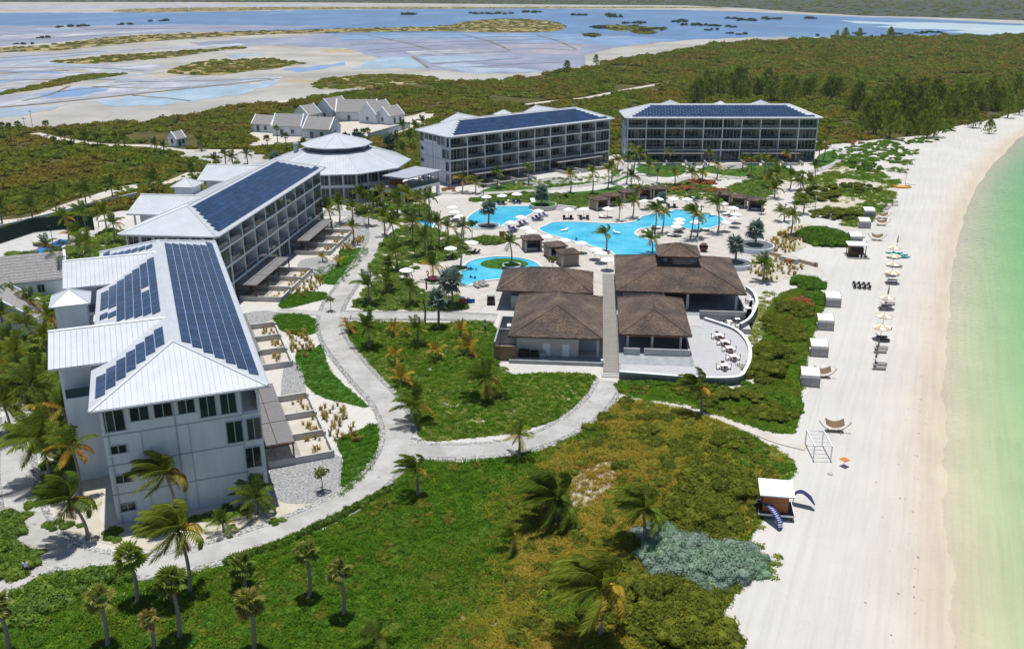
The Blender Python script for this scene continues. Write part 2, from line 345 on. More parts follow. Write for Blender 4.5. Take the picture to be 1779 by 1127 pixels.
def sea():
    ma = bpy.data.materials.new('clear_sea_water'); ma.use_nodes = True; t = ma.node_tree; t.nodes.clear(); lk = t.links.new
    tr = t.nodes.new('ShaderNodeBsdfTransparent'); tr.inputs[0].default_value = (1,1,1,1)
    gl = t.nodes.new('ShaderNodeBsdfGlossy'); gl.inputs['Roughness'].default_value = .08; gl.inputs[0].default_value = (.9,.95,1,1)
    fr = t.nodes.new('ShaderNodeFresnel'); fr.inputs[0].default_value = 1.33
    g = t.nodes.new('ShaderNodeNewGeometry'); nz = t.nodes.new('ShaderNodeTexNoise'); nz.inputs['Scale'].default_value = 1.1; nz.inputs['Detail'].default_value = 8; lk(g.outputs['Position'], nz.inputs['Vector'])
    bp = t.nodes.new('ShaderNodeBump'); bp.inputs['Distance'].default_value = .22; bp.inputs['Strength'].default_value = .9; lk(nz.outputs['Fac'], bp.inputs['Height']); lk(bp.outputs[0], gl.inputs['Normal']); lk(bp.outputs[0], fr.inputs['Normal'])
    ms = t.nodes.new('ShaderNodeMixShader'); lk(fr.outputs[0], ms.inputs[0]); lk(tr.outputs[0], ms.inputs[1]); lk(gl.outputs[0], ms.inputs[2])
    va = t.nodes.new('ShaderNodeVolumeAbsorption'); va.inputs['Color'].default_value = (.24,.90,.42,1); va.inputs['Density'].default_value = .40
    o = t.nodes.new('ShaderNodeOutputMaterial'); lk(ms.outputs[0], o.inputs[0]); lk(va.outputs[0], o.inputs['Volume'])
    q = ob('sea', MB().box(-60, 4000, -500, 2500, -7.0, -.165), ma); q['kind'] = 'structure'
    q = ob('seabed', MB().poly([(-60,-500,-2.15),(4000,-500,-2.15),(4000,2500,-2.15),(-60,2500,-2.15)]), soil('seabed_sand', [(.40,.41,.24),(.50,.50,.32)], .05, [(.2,.24,.14),(.3,.32,.2)], .03, .56, .7, bump=0)); q['kind'] = 'structure'
sea()
# ------------------------------------------------------------------ salt ponds and far land
def pondmat(name, c1, c2, sc=.02, rough=.3, spec=.25, st=(1,1,1)):
    m = bpy.data.materials.new(name); m.use_nodes = True; t = m.node_tree; b = t.nodes['Principled BSDF']; lk = t.links.new
    g = t.nodes.new('ShaderNodeNewGeometry'); mp = t.nodes.new('ShaderNodeMapping'); mp.inputs['Scale'].default_value = (1,.45,1); lk(g.outputs['Position'], mp.inputs[0])
    n = t.nodes.new('ShaderNodeTexNoise'); n.inputs['Scale'].default_value = sc*1.6; n.inputs['Detail'].default_value = 9; n.inputs['Roughness'].default_value = .68; lk(mp.outputs[0], n.inputs['Vector'])
    g_ = sum(c1)/3*.72; r = ramp(t, [tuple(.5*a_+.5*g_ for a_ in c1), c1, c2], [.34,.48,.66]); lk(n.outputs['Fac'], r.inputs[0]); lk(r.outputs[0], b.inputs['Base Color'])
    b.inputs['Roughness'].default_value = rough; b.inputs['Specular IOR Level'].default_value = spec; b.inputs['IOR'].default_value = 1.2; return m
PD = {'deep': pondmat('lagoon_water', (.08,.175,.34), (.14,.24,.40), .006), 'blue': pondmat('blue_brine', (.16,.27,.46), (.27,.37,.53), .012),
      'pale': pondmat('pale_brine', (.28,.34,.44), (.42,.46,.53), .02), 'white': pondmat('salt_crust', (.30,.31,.355), (.49,.495,.525), .03, .7),
      'lav': pondmat('lavender_brine', (.23,.245,.34), (.34,.335,.40), .012), 'pink': pondmat('pink_brine', (.31,.275,.33), (.40,.345,.37), .02),
      'aqua': pondmat('aqua_brine', (.28,.385,.48), (.42,.50,.56), .03), 'mud': pondmat('grey_salt_mud', (.26,.27,.29), (.36,.36,.37), .03, .6), 'milk': pondmat('milky_lagoon', (.40,.50,.54), (.52,.58,.58), .01)}
FLAT = soil('salt_flat', [(.27,.26,.235),(.36,.345,.315),(.43,.415,.385)], .012, [(.30,.225,.13),(.38,.31,.2)], .01, .54, .64, bump=0)
sheet('salt_flat_ground', W([(-800,3),(2600,3),(2600,66),(1779,66),(1400,72),(1250,79),(1150,97),(1020,118),(900,138),(750,143),(600,162),(400,186),(260,213),(0,227),(-800,300)]), .01, FLAT)
sheet('far_ground', W([(-600,-14),(2400,-14),(2400,52),(1779,36),(1600,30),(1500,28),(1400,22),(1300,15),(1190,10),(900,8),(590,5),(300,4),(0,4),(-600,6)]), .02, FARSCRUB)
ponds = [('deep', [(-600,26),(0,23),(300,22),(600,17),(900,15),(1190,18),(1300,21),(1450,28),(1600,33),(1779,42),(2400,62),(2400,70),(1779,63),(1600,61),(1450,65),(1300,65),(1180,71),(1100,78),(1060,80),(960,82),(600,60),(0,48),(-600,60)], .02),
 ('milk', [(1460,36),(1540,39),(1620,39.5),(1779,45),(2400,64),(2400,69),(1779,62),(1700,60),(1640,56),(1690,53),(1590,51),(1520,47),(1560,44),(1490,41)], .06),
 ('white', [(-600,14),(0,11),(300,9.5),(590,8.5),(590,11),(300,14),(0,16),(-600,20)], .06),
 ('lav', [(-600,60),(0,45),(200,44),(330,43),(590,46),(450,53),(230,60),(130,71),(0,81),(-600,100)], .05),
 ('white', [(0,62),(120,58),(230,54),(300,52),(260,57),(130,63),(0,68)], .08), ('pale', [(60,50),(130,48),(150,53),(80,56)], .08),
 ('lav', [(330,74),(600,59),(770,58),(960,58),(1080,62),(1180,70),(1065,84),(1015,96),(1018,112),(980,121),(900,127),(860,128),(740,122),(640,96),(600,84),(450,79),(360,83)], .05),
 ('blue', [(590,60),(770,59),(960,59),(1090,63),(1180,70),(1065,82),(1030,78),(880,70),(700,68),(590,72)], .07),
 ('pink', [(880,79),(1010,83),(1008,92),(1012,97),(890,92),(850,84)], .09), ('pink', [(960,76),(1045,79),(1000,83),(930,80)], .09),
 ('aqua', [(607,121),(667,99),(715,98),(742,118)], .09), ('white', [(705,90),(806,84),(880,89),(722,97)], .09), ('aqua', [(724,99),(826,96),(897,101),(750,110)], .09),
 ('pale', [(748,113),(806,109),(954,125),(823,128)], .09), ('pale', [(392,97),(445,92),(462,96),(405,101)], .05),
 ('white', [(-600,118),(80,93),(300,81),(415,76),(425,79),(300,86),(140,95),(84,106),(150,113),(290,112),(296,118),(250,127),(120,121),(-600,140)], .05),
 ('pale', [(-300,112),(80,98),(190,91),(150,96),(84,103),(0,112)], .08), ('white', [(-600,146),(0,129),(120,124),(165,128),(120,131),(70,141),(0,152),(-600,180)], .05),
 ('white', [(-600,190),(0,167),(150,150),(215,138),(330,136),(490,134),(484,140),(300,155),(150,172),(0,186),(-600,240)], .05), ('blue', [(60,163),(150,152),(190,155),(150,165),(90,171)], .08),
 ('aqua', [(160,178),(300,158),(484,142),(470,150),(420,164),(340,176),(280,183),(200,186)], .05),
 ('blue', [(490,122),(600,108),(600,114),(520,126)], .05), ('pale', [(-600,270),(0,205),(60,196),(120,182),(0,190),(-600,245)], .05)]
for i, (k, pts, z) in enumerate(ponds):
    dp = []
    for a_, b_ in zip(pts, pts[1:]+pts[:1]):
        m_ = max(2, int(math.hypot(a_[0]-b_[0], (a_[1]-b_[1])*4)/14))
        for q in range(m_): f = q/m_; wob = .5*math.sin(q*1.9+i)+.35*math.sin(q*.7+i*2); dp.append((a_[0]+(b_[0]-a_[0])*f+(wob*3 if q else 0), a_[1]+(b_[1]-a_[1])*f+(wob*(.012*a_[1]+.25) if q else 0)))
    o = sheet('salt_pond', cr(W(dp), 2), z+.0008*i, PD[k])
rs = random.Random(21)
for k in range(46):
    x0 = rs.uniform(-120, 430); y0 = rs.uniform(96, 184)-x0*.02; ln = rs.uniform(50,190); th = rs.uniform(1.0,3.6)*(y0/120); sl_ = rs.choice((-.095,-.095,-.12,.03))
    if y0+sl_*ln < 82 or (y0 > 165 and x0+ln > 300) or (x0+ln > 280 and y0 < 134): continue
    pts = [(x0,y0),(x0+ln*.5,y0+sl_*ln*.5-th*.5),(x0+ln,y0+sl_*ln),(x0+ln*.95,y0+sl_*ln+th*.5),(x0+ln*.5,y0+sl_*ln*.5+th*.6)]
    sheet('salt_pond', W(pts), .095+.0005*k, PD[rs.choice(('pale','white','blue','lav','aqua','pale','mud'))])
for k in range(26):
    x0 = rs.uniform(600, 960); y0 = rs.uniform(62,120); ln = rs.uniform(50,160); th = rs.uniform(.8,2.4)
    if not inpoly(x0+ln, y0, [(600,60),(960,58),(1160,70),(1040,84),(1000,96),(1005,112),(900,125),(740,121),(640,96)]) or not inpoly(x0, y0, [(600,60),(960,58),(1160,70),(1040,84),(1000,96),(1005,112),(900,125),(740,121),(640,96)]): continue
    sheet('salt_pond', W([(x0,y0),(x0+ln*.5,y0-th*.5),(x0+ln,y0+1),(x0+ln*.6,y0+th)]), .125+.0005*k, PD[rs.choice(('lav','pink','blue','pale','lav','mud'))])
isl = [[(-600,112),(0,83),(100,77),(150,70),(230,62),(330,58),(460,54),(600,50),(760,46),(800,40),(850,34),(930,34),(975,42),(985,48),(960,55),(880,57),(760,55),(600,57),(450,61),(300,70),(200,78),(100,88),(0,92),(-600,126)],
 [(90,107),(140,102),(220,95),(300,90),(360,86),(415,82),(424,85),(360,91),(310,99),(240,105),(160,111),(110,110)], [(290,124),(320,114),(360,106),(420,104),(460,102),(500,107),(535,110),(500,115),(470,121),(430,124),(390,130),(330,131)], [(130,133),(170,130),(215,129),(180,135),(120,145),(60,156),(0,166),(0,163),(60,150)],
 [(200,18),(300,14),(590,12.5),(1190,12.5),(1190,14.5),(600,16.5),(260,22)], [(560,140),(640,130),(760,135),(700,148),(560,155)],
 [(1098,56),(1110,52),(1130,53),(1138,58),(1120,60)], [(1015,60),(1035,59),(1042,63),(1022,64)], [(1040,46),(1070,44),(1130,48),(1160,50),(1140,53),(1070,54)]]
for k, p in enumerate(isl): sheet('marsh_ground', cr(W(p), 4), .11+.004*k, TANLAND)
DIKE = soil('dike_earth', [(.13,.125,.115),(.24,.22,.19)], .05, bump=0)
for pts, wd in [([(-300,206),(0,187),(150,173),(300,157),(486,137)],1.6), ([(0,119),(120,117),(250,123)],1.5), ([(160,151),(260,154),(330,152)],1.2), ([(-200,145),(60,139),(200,139)],1.2), ([(715,98),(745,119)],1.3), ([(590,70),(750,66),(900,64),(1180,61)],2.0), ([(748,111.5),(826,107),(905,101)],1.2), ([(715,97),(800,93),(885,90)],1.4), ([(0,101),(160,91),(300,84)],1.8), ([(600,61),(800,60),(960,60)],2.0), ([(640,88),(760,80),(900,76),(1010,78)],1.6),([(0,128),(120,123)],1.3), ([(-100,112),(60,103),(150,95)],1.2), ([(40,176),(90,164),(120,150)],1.0), ([(230,166),(300,172),(330,176)],1.0), ([(60,46),(200,50),(330,50),(560,47)],2.2), ([(0,56),(150,52),(300,50)],2.0), ([(0,72),(110,66),(230,58)],1.8), ([(640,62),(700,74),(745,86)],1.6), ([(800,60),(850,72),(885,88)],1.6), ([(930,61),(970,72),(1000,86)],1.6), ([(610,78),(760,74),(900,70),(1100,68)],1.6), ([(650,92),(760,87),(900,84),(1005,88)],1.4), ([(820,117),(900,112),(985,108)],1.1), ([(200,143),(340,141),(470,137)],1.1), ([(100,160),(230,146)],1.1)]:
    L, Rr = ribbon(cr(W(pts), 4, False), wd); strip('dike', L, Rr, .18, DIKE, kind='structure')
# ------------------------------------------------------------------ scrubland, lawns, beds
SCRUBPX = [(-700,280),(-300,245),(0,225),(100,222),(200,215),(260,211),(330,199),(400,184),(500,178),(600,160),(680,150),(750,141),(830,143),(900,136),(960,128),(1020,116),(1080,106),(1150,95),(1250,77),(1400,70),(1600,66),(1779,63),(2400,60),(2400,110),(2000,150),(1779,190),(1735,205),(1660,220),(1600,236),(1520,243),(1440,250),(1428,262),(1250,262),(1075,268),(900,285),(720,300),(560,310),(350,345),(230,362),(0,412),(-700,470)]
sheet('scrub_ground', W(SCRUBPX), .02, SCRUB)
def lawn(pts, m, z=.03, n=4, name='lawn'): return sheet(name, cr(W(pts), n), z, m)
LAWNF = [(-200,1140),(0,1062),(60,1012),(150,1002),(250,1006),(330,996),(420,972),(520,938),(600,900),(660,862),(700,822),(735,803),(800,803),(880,796),(960,776),(1030,742),(1072,702),(1100,697),(1180,712),(1270,742),(1335,775),(1372,810),(1340,850),(1322,900),(1296,950),(1325,975),(1260,1050),(1235,1130),(1230,1330),(-400,1330)]
DRYF = [(985,772),(1072,706),(1100,699),(1180,714),(1270,744),(1330,775),(1360,812),(1336,850),(1318,900),(1290,945),(1318,975),(1255,1050),(1228,1130),(1210,1300),(820,1300),(845,1130),(870,1050),(905,960),(880,900),(930,830)]
lawn(LAWNF, LAWN, .03); lawn(DRYF, DRYGRASS, .05, name='dry_grass_ground')
LAWNM = [(597,566),(660,560),(760,562),(852,560),(866,610),(872,648),(950,648),(1034,653),(1012,692),(965,730),(880,752),(800,762),(738,764),(712,738),(680,704),(645,666),(616,628),(600,596)]
lawn(LAWNM, LAWN, .03)
GL = [[(478,548),(520,545),(548,556),(552,576),(520,583),(482,570)], [(515,612),(545,605),(560,600),(572,640),(600,670),(640,706),(600,700),(560,690),(530,668),(516,640)],
 [(586,765),(620,748),(655,738),(655,790),(640,820),(605,855),(590,858),(596,800)], [(546,470),(585,455),(590,435),(612,432),(640,430),(634,448),(610,474),(590,494),(556,490)],
 [(490,518),(520,508),(560,508),(575,516),(540,526),(490,536)], [(500,545),(482,540),(486,532),(520,530)]]
GL = GL[:5]
for g in GL: lawn(g, LAWN2, .035, name='clipped_lawn')
for g in [[(1092,322),(1130,332),(1180,346),(1240,346),(1262,338),(1230,322),(1190,318),(1140,326)], [(1262,326),(1300,316),(1340,318),(1330,340),(1290,338)], [(940,340),(1040,330),(1075,322),(1085,332),(1050,344),(990,350)], [(840,330),(900,315),(990,318),(1075,312),(1060,318),(960,328),(850,335)], [(808,352),(850,338),(935,334),(1000,340),(1040,336),(1030,352),(960,366),(925,355),(860,350)], [(1104,292),(1140,282),(1180,286),(1190,300),(1160,308),(1120,302)], [(1215,296),(1240,288),(1300,284),(1345,280),(1370,298),(1320,305),(1270,306)],
          [(1170,322),(1200,312),(1230,326),(1250,330),(1240,348),(1190,344),(1160,336)], [(1420,272),(1445,262),(1456,272),(1440,288),(1415,296)], [(1100,320),(1130,326),(1165,336),(1160,346),(1110,336),(1085,330)], [(1060,300),(1080,296),(1092,305),(1078,312)],
          [(430,245),(470,246),(520,252),(515,266),(470,262),(440,256)], [(130,372),(180,352),(235,338),(236,352),(200,366),(140,384)]]:
    lawn(g, LAWN2, .035, name='clipped_lawn')
for g in [[(-200,560),(0,540),(60,545),(100,560),(110,640),(130,720),(140,780),(110,800),(80,790),(62,760),(40,700),(-60,720),(-300,720)]]:
    lawn(g, soil('leaf_litter', [(.05,.055,.018),(.10,.09,.03),(.16,.13,.06)], .6, [(.40,.36,.28),(.46,.42,.34)], .2, .62, .7, bump=.08), .032, name='garden_bed')
for g in [[(640,470),(650,440),(690,400),(740,395),(800,420),(820,440),(790,452),(740,462),(700,480)], [(620,538),(640,500),(690,480),(720,500),(760,515),(812,520),(810,540),(700,540)], [(1300,455),(1330,445),(1380,455),(1392,470),(1350,490),(1310,485)], [(1330,420),(1370,395),(1410,390),(1400,430),(1340,440)],
          [(1290,330),(1330,300),(1400,305),(1335,330),(1320,360)], [(1400,320),(1470,285),(1530,300),(1560,330),(1520,380),(1470,400),(1440,360),(1380,360)], [(60,830),(90,850),(100,910),(150,935),(250,955),(330,945),(430,915),(520,885),(590,850),(480,862),(200,915),(180,850),(175,760)]]:
    lawn(g, GARDEN, .03, name='garden_bed')
for g in [[(1078,662),(1220,672),(1300,672),(1318,640),(1325,590),(1345,520),(1400,500),(1432,520),(1420,560),(1405,610),(1388,690),(1376,752),(1280,732),(1180,702),(1095,690)]]:
    lawn(g, soil('dune_soil', [(.05,.075,.015),(.09,.11,.02),(.15,.13,.03)], .3, [(.5,.45,.33),(.58,.52,.42)], .18, .60, .66, bump=.1), .03, name='dune_ground')
# ------------------------------------------------------------------ pool deck
DECKPX = [(672,372),(740,352),(800,344),(870,345),(960,352),(1010,358),(1100,350),(1180,338),(1250,335),(1340,345),(1352,380),(1345,410),(1395,455),(1430,470),(1415,485),(1330,470),(1290,500),(1060,470),(1055,520),(870,520),(815,560),(805,522),(760,520),(705,500),(668,478),(690,462),(740,455),(760,430),(800,400),(770,380),(720,392)]
lawn(DECKPX, DECK, .05, 5, name='pool_deck')
# ------------------------------------------------------------------ paths
def path(pts, wd, z=.075, border=True, m=None, name='path'):
    c = cr(W(pts), 6, False); L, Rr = ribbon(c, wd/2)
    if border:
        L2, R2 = ribbon(c, wd/2+.75); strip('path_border', L2, R2, z-.02, PEBBLE, kind='structure')
    return strip(name, L, Rr, z, m or PATHM, kind='structure')
MAINP = [(28,720),(27,790),(32,850),(48,905),(78,945),(125,970),(185,982),(250,984),(320,973),(400,951),(480,924),(560,891),(618,860),(664,820),(688,780),(691,742),(672,700),(640,665),(605,625),(580,590),(573,560),(580,530),(600,500),(625,465),(648,430),(655,405),(645,378)]
path(MAINP, 3.3)
path([(690,772),(735,783),(800,784),(870,779),(940,762),(1000,732),(1040,697),(1060,662)], 3.0, .08)
path([(100,962),(60,990),(20,1018),(-60,1060)], 3.0, .079)
path([(482,540),(530,543),(575,545)], 2.2, .079, False); path([(590,547),(680,549),(760,549),(862,553)], 3.0, .08, True)
path([(1078,688),(1130,694),(1200,708),(1280,737),(1345,763),(1400,778)], 1.7, .08, False, SANDPATH)
path([(660,380),(620,372),(560,372),(520,385)], 5.0, .082, False); path([(645,378),(690,368),(760,355)], 5.0, .084, False, DECK)
path([(760,335),(830,336),(900,333),(980,326),(1050,316),(1085,300),(1078,283)], 2.8, .08, False, PATHM); path([(1085,300),(1110,310),(1150,320),(1200,308),(1260,308),(1330,312),(1390,302),(1440,290),(1466,275),(1460,262),(1430,252)], 3.0, .082, False, PATHM)
path([(1150,320),(1140,330),(1110,338)], 2.2, .084, False, PATHM); path([(1395,302),(1355,322),(1338,345),(1340,380),(1350,415)], 4.2, .078, False, SANDPATH)
path([(915,182),(960,176),(1020,170),(1080,158),(1165,143)], 4.0, .08, False, SANDPATH); path([(60,232),(110,243),(180,252),(262,254),(320,262),(420,262)], 4.0, .08, False, SANDPATH)
path([(-60,392),(60,380),(130,355),(230,325),(300,316),(340,300)], 5.5, .06, False, SANDPATH); path([(1440,250),(1400,240)], 4, .06, False, SANDPATH)
lawn([(430,252),(500,248),(560,240),(690,232),(760,205),(740,195),(690,205),(450,225)], SANDPATH, .05, name='yard'); lawn([(290,262),(340,280),(430,300),(480,280),(440,262)], PATHM, .06, name='drive')
# gravel aprons by the blocks
for g in [[(480,800),(585,790),(592,830),(580,868),(478,868)], [(496,630),(522,638),(530,690),(490,700)], [(520,455),(545,448),(575,452),(585,462),(560,478),(520,476)], [(425,545),(470,540),(480,552),(430,565)], [(590,385),(620,375),(640,390),(636,425),(600,420)], [(905,318),(960,308),(1000,312),(960,322),(915,324)], [(1245,288),(1290,284),(1295,291),(1255,295)]]:
    lawn(g, GRAVEL, .045, name='gravel_bed')
# ------------------------------------------------------------------ pools
def watermat():
    m = bpy.data.materials.new('pool_water'); m.use_nodes = True; t = m.node_tree; b = t.nodes['Principled BSDF']; lk = t.links.new
    g = t.nodes.new('ShaderNodeNewGeometry'); n = t.nodes.new('ShaderNodeTexNoise'); n.inputs['Scale'].default_value = .16; n.inputs['Detail'].default_value = 3; lk(g.outputs['Position'], n.inputs['Vector'])
    v = t.nodes.new('ShaderNodeTexVoronoi'); v.feature = 'DISTANCE_TO_EDGE'; v.inputs['Scale'].default_value = 1.3; lk(g.outputs['Position'], v.inputs['Vector'])  # cell edges brighten the water colour: sunlight caustics painted in
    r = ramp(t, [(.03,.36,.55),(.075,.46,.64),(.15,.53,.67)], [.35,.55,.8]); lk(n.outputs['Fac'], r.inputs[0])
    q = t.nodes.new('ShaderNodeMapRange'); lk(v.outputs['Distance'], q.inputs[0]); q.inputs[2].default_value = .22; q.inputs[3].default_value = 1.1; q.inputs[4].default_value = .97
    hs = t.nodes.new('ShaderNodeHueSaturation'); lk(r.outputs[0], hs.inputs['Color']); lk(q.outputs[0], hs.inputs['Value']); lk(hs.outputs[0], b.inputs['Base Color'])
    b.inputs['Roughness'].default_value = .07; b.inputs['IOR'].default_value = 1.33
    n2 = t.nodes.new('ShaderNodeTexNoise'); n2.inputs['Scale'].default_value = 1.6; n2.inputs['Detail'].default_value = 5; lk(g.outputs['Position'], n2.inputs['Vector'])
    bp = t.nodes.new('ShaderNodeBump'); bp.inputs['Distance'].default_value = .10; bp.inputs['Strength'].default_value = .8; lk(n2.outputs['Fac'], bp.inputs['Height']); lk(bp.outputs[0], b.inputs['Normal']); return m
POOLW = watermat(); COPING = mat('white_coping', (.60,.60,.585), .7, .25, var=.05, scale=.8)
def pool(pts, label, z=.07, wd=.55, n=5):
    c = cr(W(pts), n); t = thing('pool', label, 'pool', (c[0][0], c[0][1], 0)); ox, oy = c[0]
    c = [(p[0]-ox, p[1]-oy) for p in c]
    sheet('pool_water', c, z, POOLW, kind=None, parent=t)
    m = MB(); nn = len(c); ar = sum(c[i][0]*c[(i+1)%nn][1]-c[(i+1)%nn][0]*c[i][1] for i in range(nn)); sg = 1 if ar > 0 else -1
    inn = c; out = []
    for i, p in enumerate(c):
        a = c[i-1]; b = c[(i+1)%nn]; dx, dy = b[0]-a[0], b[1]-a[1]; l = math.hypot(dx, dy) or 1; out.append((p[0]+dy/l*wd*sg, p[1]-dx/l*wd*sg))
    m.v = [(p[0],p[1],z+.14) for p in inn]+[(p[0],p[1],z+.14) for p in out]+[(p[0],p[1],z-.05) for p in inn]+[(p[0],p[1],z-.05) for p in out]
    for i in range(nn):
        j = (i+1)%nn; m.f += [(i,j,nn+j,nn+i), (i,2*nn+i,2*nn+j,j), (nn+i,nn+j,3*nn+j,3*nn+i)]
    ob('coping', m, COPING, t); return t
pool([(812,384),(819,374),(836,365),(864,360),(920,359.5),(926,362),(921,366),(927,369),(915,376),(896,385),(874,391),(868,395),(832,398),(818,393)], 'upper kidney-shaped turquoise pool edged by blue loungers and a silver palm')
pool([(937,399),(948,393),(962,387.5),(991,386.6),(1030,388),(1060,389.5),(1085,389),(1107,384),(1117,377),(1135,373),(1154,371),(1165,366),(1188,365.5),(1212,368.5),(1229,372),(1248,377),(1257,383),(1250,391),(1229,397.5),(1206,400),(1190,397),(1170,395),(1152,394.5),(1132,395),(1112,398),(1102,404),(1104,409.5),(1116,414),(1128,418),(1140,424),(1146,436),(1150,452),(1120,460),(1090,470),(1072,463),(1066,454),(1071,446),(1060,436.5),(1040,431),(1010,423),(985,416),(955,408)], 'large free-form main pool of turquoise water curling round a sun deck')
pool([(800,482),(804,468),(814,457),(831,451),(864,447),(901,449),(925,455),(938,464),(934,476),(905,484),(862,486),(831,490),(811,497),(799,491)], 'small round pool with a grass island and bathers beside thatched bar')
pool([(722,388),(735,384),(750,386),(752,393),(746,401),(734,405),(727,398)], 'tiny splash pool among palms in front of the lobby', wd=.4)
# island and ring planters in and beside the pools
def ringplanter(px, py, r, h, label, fill=ROCK, m=WHITE, sx=1.0):
    c = P(px, py); t = thing('planter', label, 'planter', (c.x, c.y, 0.05)); n = 28
    ob('rim', MB().lathe([(r,0),(r,h),(r-.28,h),(r-.28,h-.25)], n), m, t); ob('soil', MB().cyl(0,0,.02,h-.12,r-.27,n=n), fill, t); return t
ringplanter(1310, 433, 4.3, 1.0, 'large white round planter holding a silver palm near the beach'); ringplanter(1277, 463, 3.4, .9, 'white round planter holding a silver palm beside the big thatched roof')
ringplanter(889, 463, 2.0, .35, 'white ring planter with dark stones on the pool island'); ringplanter(1310, 428, .2, .2, 'x') if False else None
ringplanter(848, 394, 2.9, .3, 'dark stone planter ring at the edge of the upper pool', ROCK, COPING); ringplanter(943, 362, 3.6, 1.1, 'raised grey planter ring with silver palm between the two pools', LAWN2, CONCL)
ringplanter(796, 468, 2.1, .3, 'white planter ring with low shrubs beside the small round pool', LAWN2, COPING); ringplanter(752, 489, 2.0, .3, 'white planter ring with yellow palm and pink flamingo', LAWN2, COPING)
c = P(876, 459); o = ob('lawn_island', MB().lathe([(0,.32),(4.2,.30),(4.9,.1),(5.0,.0)], 26), LAWN2, loc=(c.x, c.y, .07)); o.scale = (1,.75,1); tag(o, 'oval grass island in the small round pool', 'island')
# ================================================================== HOTEL BLOCKS (four alike: ten bays, four storeys, hipped metal roof)
SL = .3667; SLA = math.atan(SL)
def roofz(u, v): return 14.0+SL*min(v, 18-v, u, 64-u)
def main_roof():
    m = MB(); A,B,C,D = (0,0,14),(64,0,14),(64,18,14),(0,18,14); E_,F_ = (9,9,17.3),(55,9,17.3)
    m.add([A,B,C,D,E_,F_,(0,0,13.7),(64,0,13.7),(64,18,13.7),(0,18,13.7)], [(0,1,5,4),(1,2,5),(2,3,4,5),(3,0,4),(0,6,7,1),(1,7,8,2),(2,8,9,3),(3,9,6,0),(9,8,7,6)])
    return m
def rib(m, a, b, w=.03, h=.035):
    a = Vector(a); b = Vector(b); d = (b-a).normalized(); s = d.cross(Vector((0,0,1))).normalized()*w; up = Vector((0,0,h))
    m.add([a-s, a+s, a+up, b-s, b+s, b+up], [(0,2,5,3),(2,1,4,5),(0,1,2),(3,5,4)])
def roof_seams():
    m = MB()
    for i in range(1, 106):
        u = i*.6; e = min(9, u, 64-u)
        if e > .5: rib(m, (u,0,14), (u,e,14+SL*e)); rib(m, (u,18,14), (u,18-e,14+SL*e))
    for i in range(1, 30):
        v = i*.6; e = min(v, 18-v)
        if e > .5: rib(m, (0,v,14), (e,v,14+SL*e)); rib(m, (64,v,14), (64-e,v,14+SL*e))
    for a, b in (((0,0,14.02),(9,9,17.32)),((0,18,14.02),(9,9,17.32)),((64,0,14.02),(55,9,17.32)),((64,18,14.02),(55,9,17.32)),((9,9,17.32),(55,9,17.32))): rib(m, a, b, .24, .14)
    return m
def wing_roof(uc):
    m = MB(); h = 6.4; zr = 17.05; ze = zr-.36*h; v0, v1 = 9.3, 22.3
    for s in (-1, 1):
        a = (uc, v0, zr); b = (uc, v1, zr); c = (uc+s*h, v1, ze); d = (uc+s*h, v0+.1, ze); k = .26
        vs = [a,b,c,d,(a[0],a[1],a[2]-k),(b[0],b[1],b[2]-k),(c[0],c[1],c[2]-k),(d[0],d[1],d[2]-k)]
        m.add(vs, [(0,1,2,3),(7,6,5,4),(1,5,6,2),(2,6,7,3)])
        for i in range(1, 20):
            v = v1-i*.6
            if v > v0+.5: rib(m, (uc, v, zr+.005), (uc+s*h, v, ze+.005), .04, .06)
    rib(m, (uc, v0, zr), (uc, v1+.02, zr), .22, .12); return m
def wing_walls(uc):
    m = MB(); h = 5.6
    m.box(uc-h, uc+h, 17.0, 21.4, 0, 10.6); m.box(uc+h-.3, uc+h, 17.0, 21.4, 10.6, 14.8); m.box(uc-h+2.4, uc+h-.3, 17.0, 17.4, 10.6, 15.0)
    m.box(uc-h+2.2, uc-h+2.4, 17.0, 21.2, 10.6, 14.9); m.box(uc-h+2.4, uc+h-.3, 21.1, 21.4, 10.6, 15.0); m.box(uc-h, uc+h, 17.0, 21.4, 14.35, 14.6)
    for vv in (21.1, 17.5): m.box(uc-h, uc-h+.28, vv, vv+.28, 10.6, 14.4)
    return m
def make_window(w, h, n):
    """frame of n lights, centred on x, sill at z=0, facing -y"""
    m = MB(); f = .09
    m.box(-w/2, w/2, -.13, .06, 0, f); m.box(-w/2, w/2, -.13, .06, h-f, h)
    for i in range(n+1):
        x = -w/2+f/2+(w-f)*i/n; m.box(x-f/2, x+f/2, -.129 if i in (0, n) else -.049, .059, f, h-f)
    return m
_wm = {}
def window(parent, w, h, n, loc, rz):
    key = (round(w,2), round(h,2), n)
    if key not in _wm: _wm[key] = (make_window(w, h, n).mesh('window', FRAME), MB().box(-(w-.09)/n/2+.045, (w-.09)/n/2-.045, -.012, .012, .09, h-.09).mesh('pane', GLASS))
    fm, pm = _wm[key]; o = ob('window', fm, parent=parent, loc=loc, rz=rz)
    for i in range(n): ob('pane', pm, parent=o, loc=(-w/2+.045+(w-.09)*(i+.5)/n, 0, 0))
    return o
_shared = {}
def sh(key, fn):
    if key not in _shared: _shared[key] = fn()
    return _shared[key]
FL = [0, 3.5, 7.0, 10.5]
def shell():
    m = MB(); m.box(1.0, 63.0, 3.0, 17.1, 0.0, 13.72)
    for u in (1.0, 62.7): m.box(u, u+.3, 1.0, 3.0, 0, 10.5 if u < 5 else 13.7)
    m.box(1.0, 1.3, 1.0, 1.3, 10.5, 13.7); m.box(1.3, 62.7, .98, 1.3, 13.35, 13.7); m.box(1.3, 62.7, 1.3, 3.0, 13.55, 13.69)
    return m
